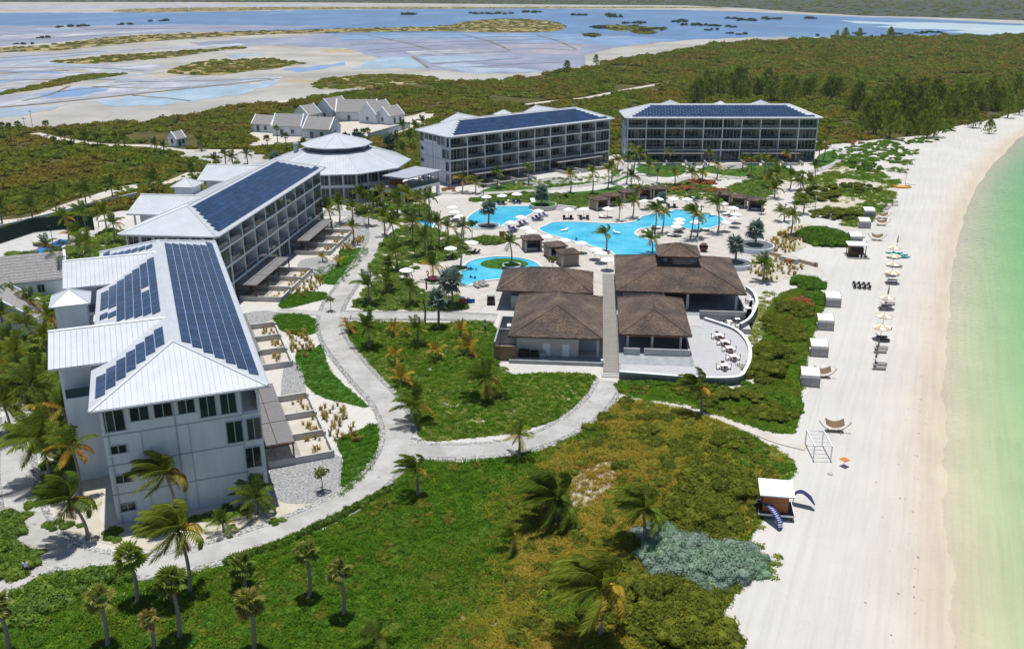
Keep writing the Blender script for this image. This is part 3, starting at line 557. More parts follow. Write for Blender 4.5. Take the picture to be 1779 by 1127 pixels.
def bands():
    m = MB()
    for z in FL[1:]: m.box(.94, .999, 3.0, 17.1, z-.06, z+.06)
    for v in (3.1, 8.6, 13.4): m.box(.95, .999, v, v+.06, 0, 10.4)
    return m
PANEL = MB().box(-.95, .95, -.53, .53, 0, .05).mesh('solar_panel', SOLAR)
def solar(roof, fn, front=True):
    n = 0; sp = 1.075
    for k in range(7):
        v0 = .62+k*sp; v1 = v0+sp
        uL, uR = v1+.75, 64-v1-.75; cnt = int((uR-uL)/1.97)
        for i in range(cnt):
            u = uL+(i+.5)*1.97
            v = (v0+v1)/2
            vv = v if front else 18-v
            if fn and not fn(u, vv): continue
            o = ob('solar_panel', PANEL, parent=roof, loc=(u, vv, 14+SL*v+.07)); o.rotation_euler = (SLA if front else -SLA, 0, 0); n += 1
    return n
def block(label, A, ang, flush, detail=True, backsolar=False):
    t = thing('hotel_block', label, 'building', (A[0], A[1], 0), R(ang), 'four-storey hotel blocks')
    ob('wall', sh('shell', lambda: shell().mesh('wall', WHITE)), parent=t); ob('cladding_joint', sh('bands', lambda: bands().mesh('cladding_joint', FRAME)), parent=t)
    for z in FL[1:]: ob('floor_slab', sh('slab', lambda: MB().box(1.3, 62.7, .97, 2.99, -.2, .16).mesh('floor_slab', TRIM)), parent=t, loc=(0,0,z))
    for k in range(1, 10): ob('partition', sh('fin', lambda: MB().box(-.13, .13, .985, 2.99, 0, 13.34).mesh('partition', TRIM)), parent=t, loc=(1+6.2*k, 0, 0))
    # bays
    for fl in range(4):
        for k in range(10):
            u0 = 1+6.2*k; uc = u0+3.1; z = FL[fl]+.17
            if (fl, k) in flush:
                window(t, 5.86, 3.1, 5, (uc, 1.3, z), 0)
            else:
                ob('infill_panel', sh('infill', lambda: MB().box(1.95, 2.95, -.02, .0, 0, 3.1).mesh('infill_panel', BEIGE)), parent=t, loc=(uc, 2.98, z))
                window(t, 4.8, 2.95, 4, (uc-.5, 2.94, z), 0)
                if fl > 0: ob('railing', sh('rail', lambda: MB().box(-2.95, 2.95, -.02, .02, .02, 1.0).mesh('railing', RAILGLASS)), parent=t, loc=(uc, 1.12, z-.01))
    ob('gutter', sh('gut', lambda: MB().box(-.14,64.14,-.16,-.005,13.78,13.93).box(-.16,-.005,-.004,18.004,13.78,13.93).box(64.005,64.16,-.004,18.004,13.78,13.93).mesh('gutter', FRAME)), parent=t)
    for v in (16.6, 9.9): ob('downpipe', sh('dp', lambda: MB().box(.86,.939,-.05,.05,0,13.7).mesh('downpipe', FRAME)), parent=t, loc=(0,v,0))
    # end wall windows (v centre, width, z0, height)
    for v, wd, z0, h in [(15.8,2.1,10.9,2.6),(13.3,1.95,11.7,1.7),(10.95,1.9,11.7,1.7),(8.6,1.8,11.7,1.7),(6.45,1.75,10.9,2.6),(4.3,1.75,10.9,2.6),(3.95,1.85,7.3,2.7),(1.9,1.6,7.3,2.7),(2.3,1.75,3.9,2.6),(2.3,1.75,.7,2.3),(15.85,1.7,8.3,1.05),(15.85,1.7,4.8,1.05),(15.85,1.7,1.3,1.05)]:
        wo_ = window(t, wd, h, 2, (.985, v, z0), -math.pi/2); ob('sill', sh('sill%.2f'%wd, lambda: MB().box(-wd/2-.12,wd/2+.12,-.16,.01,-.09,-.005).mesh('sill', TRIM)), parent=wo_)
    rf = ob('roof', sh('roof', lambda: main_roof().mesh('roof', METALROOF)), parent=t); ob('roof_seam', sh('seams', lambda: roof_seams().mesh('roof_seam', METALROOF)), parent=rf, kind='stuff')
    solar(rf, None)
    if backsolar:
        def ok(u, v):
            for uc in (18., 49.):
                for du, dv in ((-1,-.55),(1,-.55),(-1,.55),(1,.55)):
                    if 17.05-.36*abs(u+du-uc) > 14+SL*(18-v-dv)-.22: return False
            return not ((abs(u-31) < 1 and 15.5 < v) or (abs(u-33) < 1 and 10.6 < v < 12.2))
        solar(rf, ok, False)
    for uc in (18.0, 49.0):
        ww = ob('wing_wall', sh('ww%d'%uc, lambda: wing_walls(uc).mesh('wing_wall', WHITE)), parent=t); ob('railing', sh('wrail', lambda: MB().box(-.02,.02,17.8,21.1,0,1.1).mesh('railing', RAILGLASS)), parent=ww, loc=(uc-5.5,0,10.62))
        ob('wing_roof', sh('wr%d'%uc, lambda: wing_roof(uc).mesh('wing_roof', METALROOF)), parent=t)
    tw = ob('lift_tower', sh('tower', lambda: MB().box(33,37,19.0,22.8,0,15.4).box(33.6,36.4,17.12,18.99,0,12.4).mesh('lift_tower', WHITE)), parent=t)
    def cap():
        m = MB(); a, b, c, d = 32.4, 37.6, 18.4, 23.4
        m.add([(a,c,15.4),(b,c,15.4),(b,d,15.4),(a,d,15.4),(35,20.9,16.9),(a,c,15.2),(b,c,15.2),(b,d,15.2),(a,d,15.2)], [(0,1,4),(1,2,4),(2,3,4),(3,0,4),(0,5,6,1),(1,6,7,2),(2,7,8,3),(3,8,5,0),(8,7,6,5)])
        for e in ((a,c),(b,c),(b,d),(a,d)): rib(m, (e[0],e[1],15.41), (35,20.9,16.91), .1, .08)
        return m.mesh('tower_roof', METALROOF)
    ob('tower_roof', sh('cap', cap), parent=tw)
    # pergolas over the ground-floor patios
    for u0 in (7.3, 38.3):
        def perg():
            m = MB()
            for u in (0, 6.2, 12.4, 18.5): m.box(u-.09, u+.09, -3.1, .95, 2.75, 2.95); m.box(u-.09, u+.09, -3.0, -2.82, 0, 2.75)
            for v in (-3.0, -1.1, .8): m.box(-.1, 18.6, v-.08, v+.08, 2.78, 2.93)
            return m.mesh('pergola_frame', DKWOOD)
        pg = ob('pergola_frame', sh('perg', perg), parent=t, loc=(u0, 0, 0))
        def slats():
            m = MB()
            for i in range(11):
                x = .12+i*.55; m.box(x, x+.5, -1.0, 1.0, 0, .05)
            return m.mesh('slat_panel', PERG)
        for b in range(3):
            for v in (-2.12, .0): ob('slat_panel', sh('slat', slats), parent=pg, loc=(b*6.2+.02, v if v < -1 else -.02, 2.97))
    return t
P_FL = {(0,0),(0,4),(0,5),(0,9),(1,0),(1,9),(2,0),(2,9),(3,4),(3,5)}
BL = {'B1': ((-26.5,91.6), 111.8), 'B2': ((-50.7,153.8), 84.2), 'B3': ((-18.0,262.5), 37.0), 'B4': ((36.6,302.3), 0.0)}
block('white four-storey hotel block nearest the viewer, solar panels on both roof slopes', *BL['B1'], P_FL-{(3,4)}, backsolar=True)
block('white four-storey hotel block between the front block and the round lobby', *BL['B2'], P_FL)
block('white four-storey hotel block standing at an angle behind the upper pool', *BL['B3'], P_FL)
block('white four-storey hotel block furthest back, facing the pools squarely', *BL['B4'], P_FL|{(1,4),(1,5),(2,4),(2,5)})
def bw(b, u, v, z=0):
    (ax, ay), a = BL[b]; a = R(a); return (ax+u*math.cos(a)-v*math.sin(a), ay+u*math.sin(a)+v*math.cos(a), z)
# low garden walls of the patios
BN = {'B1': 'front hotel block', 'B2': 'hotel block beside the lobby', 'B3': 'angled hotel block', 'B4': 'rear hotel block'}
PATIO = []
for b in BL:
    for j, u0 in enumerate((7.2, 38.2)):
        t = thing('garden_wall', 'low white patio walls in front of the %s, %s of two' % (BN[b], ('nearer' if b in ('B1','B2') else 'left-hand') if j == 0 else ('farther' if b in ('B1','B2') else 'right-hand')), 'wall', bw(b, u0, 0), R(BL[b][1]), 'patio walls')
        for k in range(4): ob('divider', sh('div', lambda: MB().box(-.13,.13,-7.7,.2,0,.95).mesh('divider', CONCL)), parent=t, loc=(k*6.2,0,0))
        for k in range(3):
            ob('front_wall', sh('fw', lambda: MB().box(.13,4.4,-7.83,-7.55,0,.952).mesh('front_wall', CONCL)), parent=t, loc=(k*6.2,0,0)); ob('front_wall', sh('fw2', lambda: MB().box(5.4,6.07,-7.83,-7.55,0,.952).mesh('front_wall', CONCL)), parent=t, loc=(k*6.2,0,0))
            PATIO.append((b, u0+k*6.2))
        me = MB().poly([(0,-7.6,.06),(18.6,-7.6,.06),(18.6,.9,.06),(0,.9,.06)]).mesh('patio_floor', SANDPATH); o = ob('patio_floor', me, parent=t)
        ob('paving', MB().poly([(.2,-4.0,.075),(18.4,-4.0,.075),(18.4,.9,.075),(.2,.9,.075)]), mat('patio_paving', (.30,.28,.25), .85, .2, var=.15, scale=1.2) if 'patio_paving' not in MATS else MATS['patio_paving'], t)
# ================================================================== LOBBY, TERRACE, HOUSES, RESTAURANT
def lobby():
    cx, cy = -49.0, 259.0; t = thing('lobby', 'large round white-roofed lobby pavilion with a raised roof lantern', 'building', (cx, cy, 0), R(8))
    def ring(r, z, n=10, a0=.0): return [(r*math.cos(2*math.pi*k/n+a0), r*math.sin(2*math.pi*k/n+a0), z) for k in range(n)]
    n = 10; m = MB(); a = ring(17.3, 0); m.prism([(p[0],p[1]) for p in a], 0, 7.7); ob('wall', m, WHITE, t)
    m = MB(); o, i_, l = ring(20.5, 7.9), ring(9.2, 11.6), ring(20.5, 7.6); m.add(o+i_+l, [(k,(k+1)%n,n+(k+1)%n,n+k) for k in range(n)]+[(k,2*n+k,2*n+(k+1)%n,(k+1)%n) for k in range(n)]+[tuple(range(3*n-1,2*n-1,-1))])
    rf = ob('roof', m, METALROOF, t)
    sm = MB()
    for k in range(n):
        A, B, C, D = map(Vector, (o[k], o[(k+1)%n], i_[(k+1)%n], i_[k])); rib(sm, A+Vector((0,0,.02)), D+Vector((0,0,.02)), .16, .1)
        for q in range(1, 18):
            f = q/18; e = A.lerp(B, f)
            # seam runs straight up the slope
            mid = (A+B)/2; up = ((C+D)/2-mid); half = (B-A).length/2; top = (C-D).length/2; off = abs(f-.5)*2*half; s = 1.0 if off <= top else (half-off)/(half-top)
            rib(sm, e, e+up*s, .04, .06)
    ob('roof_seam', sm, METALROOF, rf, kind='stuff')
    m = MB(); m.prism([(p[0],p[1]) for p in ring(8.9,0)], 11.3, 13.0); ln = ob('lantern', m, RAILGLASS, t)
    m = MB(); e, e2 = ring(9.9, 13.0), ring(9.9, 12.75); m.add(e+e2+[(0,0,15.7)], [(k,(k+1)%n,2*n) for k in range(n)]+[(k,n+k,n+(k+1)%n,(k+1)%n) for k in range(n)]+[tuple(range(2*n-1,n-1,-1))])
    for k in range(n): rib(m, Vector(e[k])+Vector((0,0,.02)), (0,0,15.72), .14, .1)
    ob('lantern_roof', m, METALROOF, ln)
    # tall windows on both storeys, only on the walls that face the grounds
    for k in range(n):
        A, B = Vector(a[k]), Vector(a[(k+1)%n]); mid = (A+B)/2
        wx = math.cos(R(8))*mid.x-math.sin(R(8))*mid.y; wy = math.sin(R(8))*mid.x+math.cos(R(8))*mid.y
        if wy > 6: continue
        d = (B-A); L = d.length; ang = math.atan2(d.y, d.x)
        for z, h in ((.5, 3.2), (4.4, 2.9)):
            for j in range(3):
                p = A+d*((j+.5)/3); nrm = Vector((d.y, -d.x, 0)).normalized()*.06
                window(t, L/3-.4, h, 3, (p.x+nrm.x, p.y+nrm.y, z), ang)
    ob('flue', MB().cyl(-11.2,-.5,9.5,13.2,.7,.7,10).cyl(-11.2,-.5,13.2,13.6,.85,.6,10), FRAME, t)
    return t
lobby()
def terrace():
    ax, ay = -38.0, 243.6; bx, by = -28.6, 239.6; ex, ey = -19.8, 251.0; fx, fy = -31.5, 257.0
    t = thing('roof_terrace', 'two-storey white terrace with lilac-grey canopy roof beside the lobby', 'building', (bx, by, 0)); q = lambda x, y: (x-bx, y-by)
    A, B, E_, F_ = q(ax,ay), (0,0), q(ex,ey), q(fx,fy)
    def along(p, r, f): return (p[0]+(r[0]-p[0])*f, p[1]+(r[1]-p[1])*f)
    def shrink(pts, k):
        cx = sum(p[0] for p in pts)/4; cy = sum(p[1] for p in pts)/4; return [(cx+(p[0]-cx)*k, cy+(p[1]-cy)*k) for p in pts]
    ob('floor_slab', MB().prism([A,B,E_,F_], 2.9, 3.65), WHITE, t)
    for p, r, n in ((A,B,3),(B,E_,4)):
        ang = math.atan2(r[1]-p[1], r[0]-p[0])
        for k in range(n+1):
            if p is B and k == 0: continue
            c = along(p, r, .03+.94*k/n); c = along(c, q((ax+ex)/2,(ay+ey)/2+5), .04); ob('pillar', MB().rbox(c[0], c[1], .38, .38, 0, 2.899, ang), WHITE, t)
    ob('inner_wall', MB().prism(shrink([A,B,E_,F_], .62), 0, 2.89), DKWOOD, t)
    for p, r in ((A,B),(B,E_)):
        d = Vector((r[0]-p[0], r[1]-p[1], 0)); L = d.length; ang = math.atan2(d.y, d.x); n = int(L/2)
        for k in range(n):
            c = along(p, r, (k+.5)/n); c = along(c, q((ax+ex)/2,(ay+ey)/2+5), .02); ob('railing', MB().rbox(c[0], c[1], L/n/2-.04, .03, 3.66, 4.75, ang), RAILGLASS, t)
    rp = [P(664,305,6.9), P(706,310,6.6), P(767.6,295.5,6.6), P(721.5,288.6,6.9)]; rp = [(p.x-bx, p.y-by, p.z) for p in rp]
    m = MB(); m.add(rp+[(p[0],p[1],p[2]-.3) for p in rp], [(0,1,2,3),(7,6,5,4),(0,4,5,1),(1,5,6,2),(2,6,7,3),(3,7,4,0)])
    ob('canopy', m, mat('lilac_grey_roof', (.36,.38,.44), .5, .4, var=.05, scale=.5), t)
    c4 = [(p[0],p[1]) for p in rp]
    for k in range(4):
        p, r = c4[k], c4[(k+1)%4]
        for f in ((.06,.36,.66) if k in (0,1,2) else ()):
            c = along(p, r, f); c = along(c, (sum(x[0] for x in c4)/4, sum(x[1] for x in c4)/4), .08); ob('post', MB().rbox(c[0], c[1], .1, .1, 3.66, 6.45), DKWOOD, t)
    ob('bar_counter', MB().rbox(c4[0][0]+3.2, c4[0][1]+2.2, 1.8, .5, 3.66, 5.3, R(20)), ORWOOD, t)
    return t
terrace()
def gable_house(pts_px, L, Wd, hw, hr, rz, label, base=None, doors=True, roofm=None):
    """centre at a site point, ridge along local x"""
    c = P(*pts_px) if base is None else Vector(base); t = thing('gable_house', label, 'house', (c.x, c.y, 0), rz, 'white gabled houses'); a, b = L/2, Wd/2
    m = MB(); m.add([(-a,-b,0),(a,-b,0),(a,b,0),(-a,b,0),(-a,-b,hw),(a,-b,hw),(a,b,hw),(-a,b,hw),(-a,0,hr),(a,0,hr)], [(0,1,5,4),(2,3,7,6),(1,2,6,9,5),(3,0,4,8,7),(3,2,1,0)])
    ob('wall', m, WHITE, t)
    k = (hr-hw)/b; e = .25; ov = .18; rf = None; m = MB()
    for s in (-1, 1):
        m.add([(-a+.2,0,hr+.12),(a-.2,0,hr+.12),(a-.2,s*(b+e),hw-e*k+.12),(-a+.2,s*(b+e),hw-e*k+.12),(-a+.2,0,hr-.1),(a-.2,0,hr-.1),(a-.2,s*(b+e),hw-e*k-.06),(-a+.2,s*(b+e),hw-e*k-.06)], [(0,1,2,3),(7,6,5,4),(2,6,7,3)])
        nrow = max(4, int(b/.5))
        for r in range(nrow):   # courses of shingles stepping down the slope
            y0 = b*(r)/nrow; y1 = b*(r+1)/nrow+.06
            m.add([(-a+.21,s*y0,hr-k*y0+.13),(a-.21,s*y0,hr-k*y0+.13),(a-.21,s*y1,hr-k*y1+.19),(-a+.21,s*y1,hr-k*y1+.19),(a-.21,s*y1,hr-k*y1+.1),(-a+.21,s*y1,hr-k*y1+.1)], [(0,1,2,3),(3,2,4,5)])
    ob('roof', m, roofm or STONEROOF, t)
    for s in (-1, 1):      # raised white gable copings
        m = MB()
        for q in (-1, 1):
            x0, x1 = s*a-.22, s*a+.22; y1 = q*(b+.3); z1 = hw-.3*k
            m.add([(x0,0,hr+.38),(x1,0,hr+.38),(x1,y1,z1+.38),(x0,y1,z1+.38),(x0,0,hr-.05),(x1,0,hr-.05),(x1,y1,z1-.05),(x0,y1,z1-.05)], [(0,1,2,3),(0,4,7,3),(1,2,6,5),(3,7,6,2),(7,4,5,6)])
        ob('gable_coping', m, TRIM, t)
    if doors:
        window(t, 1.3, 2.2, 2, (-a*.35, -b-.03, .4), 0); window(t, 1.3, 1.6, 2, (a*.4, -b-.03, 1.0), 0); window(t, 1.2, 1.6, 2, (-a-.03, 0, 1.2), -math.pi/2); window(t, 1.2, 1.6, 2, (a+.03, 0, 1.2), math.pi/2)
    return t
G = [((506,234),11.5,8.5,3.8,7.8,-8,'white gabled house with grey roof at the near left of the cluster'), ((560,238),11,10,3.6,7.4,-14,'white gabled house in front centre of the cluster, ridge towards lobby'), ((580,205),12,9,4.2,8.6,62,'white gabled house whose tall gable faces forward in the cluster middle'),
     ((622,208),17,10,3.9,8.4,0,'long grey-roofed gabled house at the back of the cluster'), ((655,212),12,9,4.0,8.6,58,'white gabled house with steep gable right of the long roof'), ((678,214),9,8,3.5,7.0,54,'small gabled house at the right end of the cluster'), ((464,228),9,7,3.2,6.2,-20,'low gabled house at the far left of the cluster'), ((535,212),9,7.5,3.5,7.0,66,'small gabled house behind the front left one')]
for px, L, Wd, hw, hr, a, lb in G: gable_house(px, L, Wd, hw, hr, R(a), lb)
gable_house((309,254),4.4,4.0,3.0,5.2,R(60),'tiny white gabled gatehouse beside the palm-lined road')
gable_house((0,0),15,9.5,3.4,7.2,R(22),'white house with speckled grey roof at the left edge beside tennis court', base=(-92,166,0)); gable_house((0,0),10,9,3.4,7.0,R(112),'white gabled cottage with plain lit end wall at the left edge', base=(-83.5,144,0), doors=False)
t = thing('perimeter_wall', 'long white wall with dark top running behind the gabled houses', 'wall', (0,0,0)); a = P(640,243); b = P(712,222); m = MB(); d = (b-a); m.rbox((a.x+b.x)/2, (a.y+b.y)/2, d.length/2, .2, 0, 2.2, math.atan2(d.y, d.x)); ob('wall', m, WHITE, t); m = MB(); m.rbox((a.x+b.x)/2, (a.y+b.y)/2, d.length/2, .3, 2.201, 2.4, math.atan2(d.y, d.x)); ob('coping', m, CONC, t)
# ------------------------------------------------------------------ restaurant
RO = Vector((14.7,125.7,0)); RA = R(-5.2)
def rl(wx, wy):
    dx, dy = wx-RO.x, wy-RO.y; return (dx*math.cos(RA)+dy*math.sin(RA), -dx*math.sin(RA)+dy*math.cos(RA))
SHI = ROOFSH
def shingled(m, A, B, C, D, row=.30, wd=.27, rnd=random.Random(3)):
    """small shingles laid in courses on the quad/triangle A-B (eave) to D-C (ridge)"""
    A, B, C, D = map(Vector, (A, B, C, D)); up = ((D+C)/2-(A+B)/2).length; rows = max(2, int(up/row)); nrm = (B-A).cross(D-A).normalized()
    if nrm.z < 0: nrm.negate()
    for r in range(rows):
        f0, f1 = r/rows, (r+1.25)/rows; f1 = min(f1, 1)
        a0, b0 = A.lerp(D, f0), B.lerp(C, f0); a1, b1 = A.lerp(D, f1), B.lerp(C, f1); L = (b0-a0).length
        if L < .3: continue
        n = max(1, int(L/wd)); e = (b0-a0).normalized(); sh_ = rnd.random()*.5
        for i in range(n):
            t0, t1 = i/n, (i+.96)/n; j0 = rnd.uniform(-.09,.09); lift = rnd.uniform(.02,.075)
            p0 = a0.lerp(b0, t0); p1 = a0.lerp(b0, t1); dn = (a0-a1).normalized()*j0
            q0 = a1.lerp(b1, t0); q1 = a1.lerp(b1, t1)
            m.add([p0+dn+nrm*lift, p1+dn+nrm*lift, q1+nrm*.012, q0+nrm*.012, p0+dn, p1+dn], [(0,1,2,3),(4,5,1,0)])
def hip(t, x0, x1, y0, y1, ze, zr, name='roof', along=None, ov=.22):
    """hipped roof with shingles; ridge along the longer side"""
    w_, d_ = x1-x0, y1-y0; m = MB(); al = along or ('y' if d_ > w_ else 'x')
    if al == 'y': h = w_/2*.93; E1, E2 = ((x0+x1)/2, y0+h, zr), ((x0+x1)/2, max(y0+h+.2, y1-h), zr)
    else: h = d_/2*.93; E1, E2 = (x0+h, (y0+y1)/2, zr), (max(x0+h+.2, x1-h), (y0+y1)/2, zr)
    A,B,C,D = (x0,y0,ze),(x1,y0,ze),(x1,y1,ze),(x0,y1,ze)
    fs = [(0,1,4),(1,2,5,4),(2,3,5),(3,0,4,5)] if al == 'y' else [(0,1,5,4),(1,2,5),(2,3,4,5),(3,0,4)]
    m.add([A,B,C,D,E1,E2,(x0,y0,ze-ov),(x1,y0,ze-ov),(x1,y1,ze-ov),(x0,y1,ze-ov)], fs+[(0,6,7,1),(1,7,8,2),(2,8,9,3),(3,9,6,0),(9,8,7,6)])
    rf = ob(name, m, DKWOOD, t); s = MB()
    if al == 'y': shingled(s, A,B,E1,E1); shingled(s, B,C,E2,E1); shingled(s, C,D,E2,E2); shingled(s, D,A,E1,E2)
    else: shingled(s, A,B,E2,E1); shingled(s, B,C,E2,E2); shingled(s, C,D,E1,E2); shingled(s, D,A,E1,E1)
    for a, b in ([(A,E1),(B,E1),(C,E2),(D,E2),(E1,E2)] if al == 'y' else [(A,E1),(D,E1),(B,E2),(C,E2),(E1,E2)]): rib(s, Vector(a)+Vector((0,0,.08)), Vector(b)+Vector((0,0,.08)), .16, .1)
    o = ob('shingle', s, SHIN, rf, kind='stuff'); return rf
def shinglemat(name, cols, island=True):
    m = bpy.data.materials.new(name); m.use_nodes = True; t = m.node_tree; b = t.nodes['Principled BSDF']; lk = t.links.new
    g = t.nodes.new('ShaderNodeNewGeometry'); n = t.nodes.new('ShaderNodeTexNoise'); n.inputs['Scale'].default_value = .3; n.inputs['Detail'].default_value = 6; lk(g.outputs['Position'], n.inputs['Vector'])
    wn = t.nodes.new('ShaderNodeTexWhiteNoise'); wn.noise_dimensions = '1D'; lk(g.outputs['Random Per Island'], wn.inputs['W'])
    mx = t.nodes.new('ShaderNodeMath'); mx.operation = 'MULTIPLY_ADD'; lk(wn.outputs['Value'], mx.inputs[0]); mx.inputs[1].default_value = .34
    q = t.nodes.new('ShaderNodeMapRange'); lk(n.outputs['Fac'], q.inputs[0]); q.inputs[1].default_value = .3; q.inputs[2].default_value = .7; q.inputs[3].default_value = .12; q.inputs[4].default_value = .6; lk(q.outputs[0], mx.inputs[2])
    r = ramp(t, cols); lk(mx.outputs[0], r.inputs[0]); lk(r.outputs[0], b.inputs['Base Color']); b.inputs['Roughness'].default_value = .9; b.inputs['Specular IOR Level'].default_value = .15; return m
SHIN = shinglemat('cedar_shingle', [(.036,.028,.025),(.075,.058,.05),(.11,.085,.072),(.17,.12,.085),(.20,.18,.168)])
def rbuild(name, label): return thing(name, label, 'building', RO, RA)
# R2 kitchen pavilion (left of the boardwalk, front)
x0, y0 = rl(-1.6,132.9); x1, _ = rl(14.0,131.7)
x0, x1, y0 = -15.9, -1.3, 5.9
t = rbuild('kitchen_pavilion', 'brown shingle-roofed kitchen building with two white doors, left of boardwalk front')
hip(t, x0, x1, y0, y0+20.2, 3.75, 6.75)
ob('wall', MB().box(x0+1.2, -5.0, y0+1.4, y0+18.8, 0, 3.55).box(-5.0,-2.0,y0+4.5,y0+18.8,0,3.55), mat('greige_wall', (.52,.51,.49), .85, .2, var=.05, scale=.8), t)
for dx in (-10.0, -7.0):
    d = ob('door', MB().box(dx-.55, dx+.55, y0+1.33, y0+1.395, .1, 2.2), TRIM, t); ob('handle', MB().box(dx-.45, dx-.38, y0+1.27, y0+1.329, 1.05, 1.2), DARK, d)
ob('wall_panel', MB().box(-5.0,-2.3,y0+4.42,y0+4.495,.1,3.3), mat('blue_grey_panel', (.42,.47,.53), .6, .3, var=.04), t); ob('pillar', MB().box(-2.2,-1.8,y0+1.2,y0+1.6,0,3.5), CONCL, t)
ob('plinth', MB().box(x0+.3, -.9, y0-1.9, y0-1.6, 0, .55).box(x0+.3,-.9,y0-1.6,y0+1.3,0,.12), CONC, t); ob('gate_post', MB().box(-1.5,-1.1,y0-1.95,y0-1.55,.551,1.1), TRIM, t)
ob('service_bin', MB().box(x0+1.6,x0+3.2,y0+.3,y0+1.2,.12,1.25), DARK, t); ob('service_bin', MB().box(x0+3.5,x0+4.6,y0+.4,y0+1.2,.12,1.1), DARK, t); ob('service_bin', MB().box(x0+4.9,x0+5.8,y0+.5,y0+1.2,.12,.9), CONC, t)
ob('yard_wall', MB().box(x0-2.2,x0-1.95,y0-.4,y0+11.5,0,2.9).box(x0-1.95,x0+1.19,y0+11.2,y0+11.5,0,2.9).box(x0-1.95,x0+1.19,y0+5.8,y0+6.05,0,2.7), CONC, t)
ob('timber_gate', MB().box(x0-1.9,x0+1.2,y0-.9,y0-.7,0,2.4), mat('tan_timber', (.20,.14,.07), .8, .2, var=.2, scale=4, stretch=(6,1,1)), t); ob('extract_fan', MB().box(x0-.9,x0+.3,y0+7.2,y0+8.4,1.8,2.7), TRIM, t)
# R1 behind it
t = rbuild('bar_pavilion', 'low wide brown shingle-roofed pavilion beside the small round pool')
hip(t, -20.2, -3.0, 28.6, 41.0, 3.6, 6.2); ob('wall', MB().box(-17.5,-4.2,29.8,39.8,0,3.45), CONC, t); ob('back_bar', MB().box(-17.6,-15.0,28.9,29.79,0,2.6), CONC, t)
# R4 dining pavilion front right
t = rbuild('dining_pavilion', 'open-sided dining pavilion with small brown hipped roof, front right of boardwalk')
hip(t, 1.2, 12.4, 8.0, 25.6, 3.9, 6.3)
ob('floor', MB().box(1.2,12.2,3.2,26,0,.9), CONC, t)
for x in (2.6, 6.4, 10.8): ob('pillar', MB().box(x-.17,x+.17,8.6,8.94,.9,3.72), CONCL, t)
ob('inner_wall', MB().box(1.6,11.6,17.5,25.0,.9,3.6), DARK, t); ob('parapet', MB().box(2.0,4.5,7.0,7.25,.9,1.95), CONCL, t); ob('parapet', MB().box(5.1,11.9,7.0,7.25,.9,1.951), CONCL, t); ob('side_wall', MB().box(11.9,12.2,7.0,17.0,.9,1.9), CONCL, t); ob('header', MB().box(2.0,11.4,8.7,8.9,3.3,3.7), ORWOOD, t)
ob('blue_shade', MB().box(11.3,11.4,9.2,12.5,1.0,3.4), BLUE if False else mat('dark_blue_blind', (.01,.03,.09), .6, .3), t)
# R3 large dining hall with cupola
t = rbuild('dining_hall', 'largest brown shingle roof with a square cupola, dining hall by the pool')
hip(t, 1.0, 23.6, 28.2, 50.6, 4.3, 7.9, along='x')
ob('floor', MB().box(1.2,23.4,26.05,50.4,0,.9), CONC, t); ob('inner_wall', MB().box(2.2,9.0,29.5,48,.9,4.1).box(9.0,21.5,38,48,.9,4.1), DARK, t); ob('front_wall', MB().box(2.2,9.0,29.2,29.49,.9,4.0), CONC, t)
for x, y in ((13.6,29.0),(22.0,29.0),(22.0,38.0),(22.0,49.0),(9.3,29.0)): ob('pillar', MB().box(x-.22,x+.22,y-.22,y+.22,.9,4.12), CONCL, t)
ob('parapet', MB().box(15.5,23.2,26.1,26.35,.9,1.8), CONCL, t); ob('parapet', MB().box(23.15,23.4,26.35,33,.9,1.801), CONCL, t)
cu = ob('cupola_wall', MB().box(9.0,15.6,36.4,42.6,6.6,8.5), mat('dark_glazing', (.015,.02,.03), .1, .7), t); hip(t, 8.4, 16.2, 35.8, 43.2, 8.6, 10.1, 'cupola_roof', along='x'); 
for x in (9.9, 14.7): ob('cupola_lamp', MB().box(x-.3,x+.3,36.3,36.39,7.5,8.1), mat('blue_lamp_glass', (.10,.25,.38), .3, .5) if 'blue_lamp_glass' not in MATS else MATS['blue_lamp_glass'], cu)
# curved terrace
tc = [(-.2,-1.0)]
out = [rl(*P2(px, py, 1.2)) for px, py in ((1076,646),(1140,651),(1215,656),(1281,655),(1298,640),(1305,620),(1303,600),(1293,583),(1277,570),(1250,560),(1225,552))]
oc = cr(out, 5, False)
t = thing('dining_terrace', 'grey curved timber terrace with low white-topped wall and five tables', 'terrace', RO, RA)
inner = [(1.2,3.19),(12.21,3.19),(12.21,22.0)]
i0 = min(range(len(oc)), key=lambda i: abs(oc[i][0]-1.25)+abs(oc[i][1]-oc[0][1]))
poly = oc+[(12.25,oc[-1][1]),(12.25,3.19),(oc[0][0],3.19)]
ob('base', MB().prism(poly, 0, .84), CONC, t)
L, Rr = ribbon(oc, .32, 0); n = len(oc)
m = MB(); m.v = [(p[0],p[1],z) for z in (.0,1.3) for p in oc]+[(p[0],p[1],z) for z in (.0,1.3) for p in L]
for i in range(n-1): m.f += [(i,i+1,n+i+1,n+i),(2*n+i+1,2*n+i,3*n+i,3*n+i+1),(n+i,n+i+1,3*n+i+1,3*n+i)]
ob('parapet', m, CONC, t); L2, R2 = ribbon(oc, .42, .1); m = MB(); m.v = [(p[0],p[1],1.32) for p in L2]+[(p[0],p[1],1.32) for p in R2]+[(p[0],p[1],1.2) for p in L2]+[(p[0],p[1],1.2) for p in R2]
for i in range(n-1): m.f += [(i,n+i,n+i+1,i+1),(i,i+1,2*n+i+1,2*n+i),(n+i,3*n+i,3*n+i+1,n+i+1)]
ob('coping', m, TRIM, t)
m = MB(); ymin, ymax = min(p[1] for p in poly), max(p[1] for p in poly); y = ymin+.1
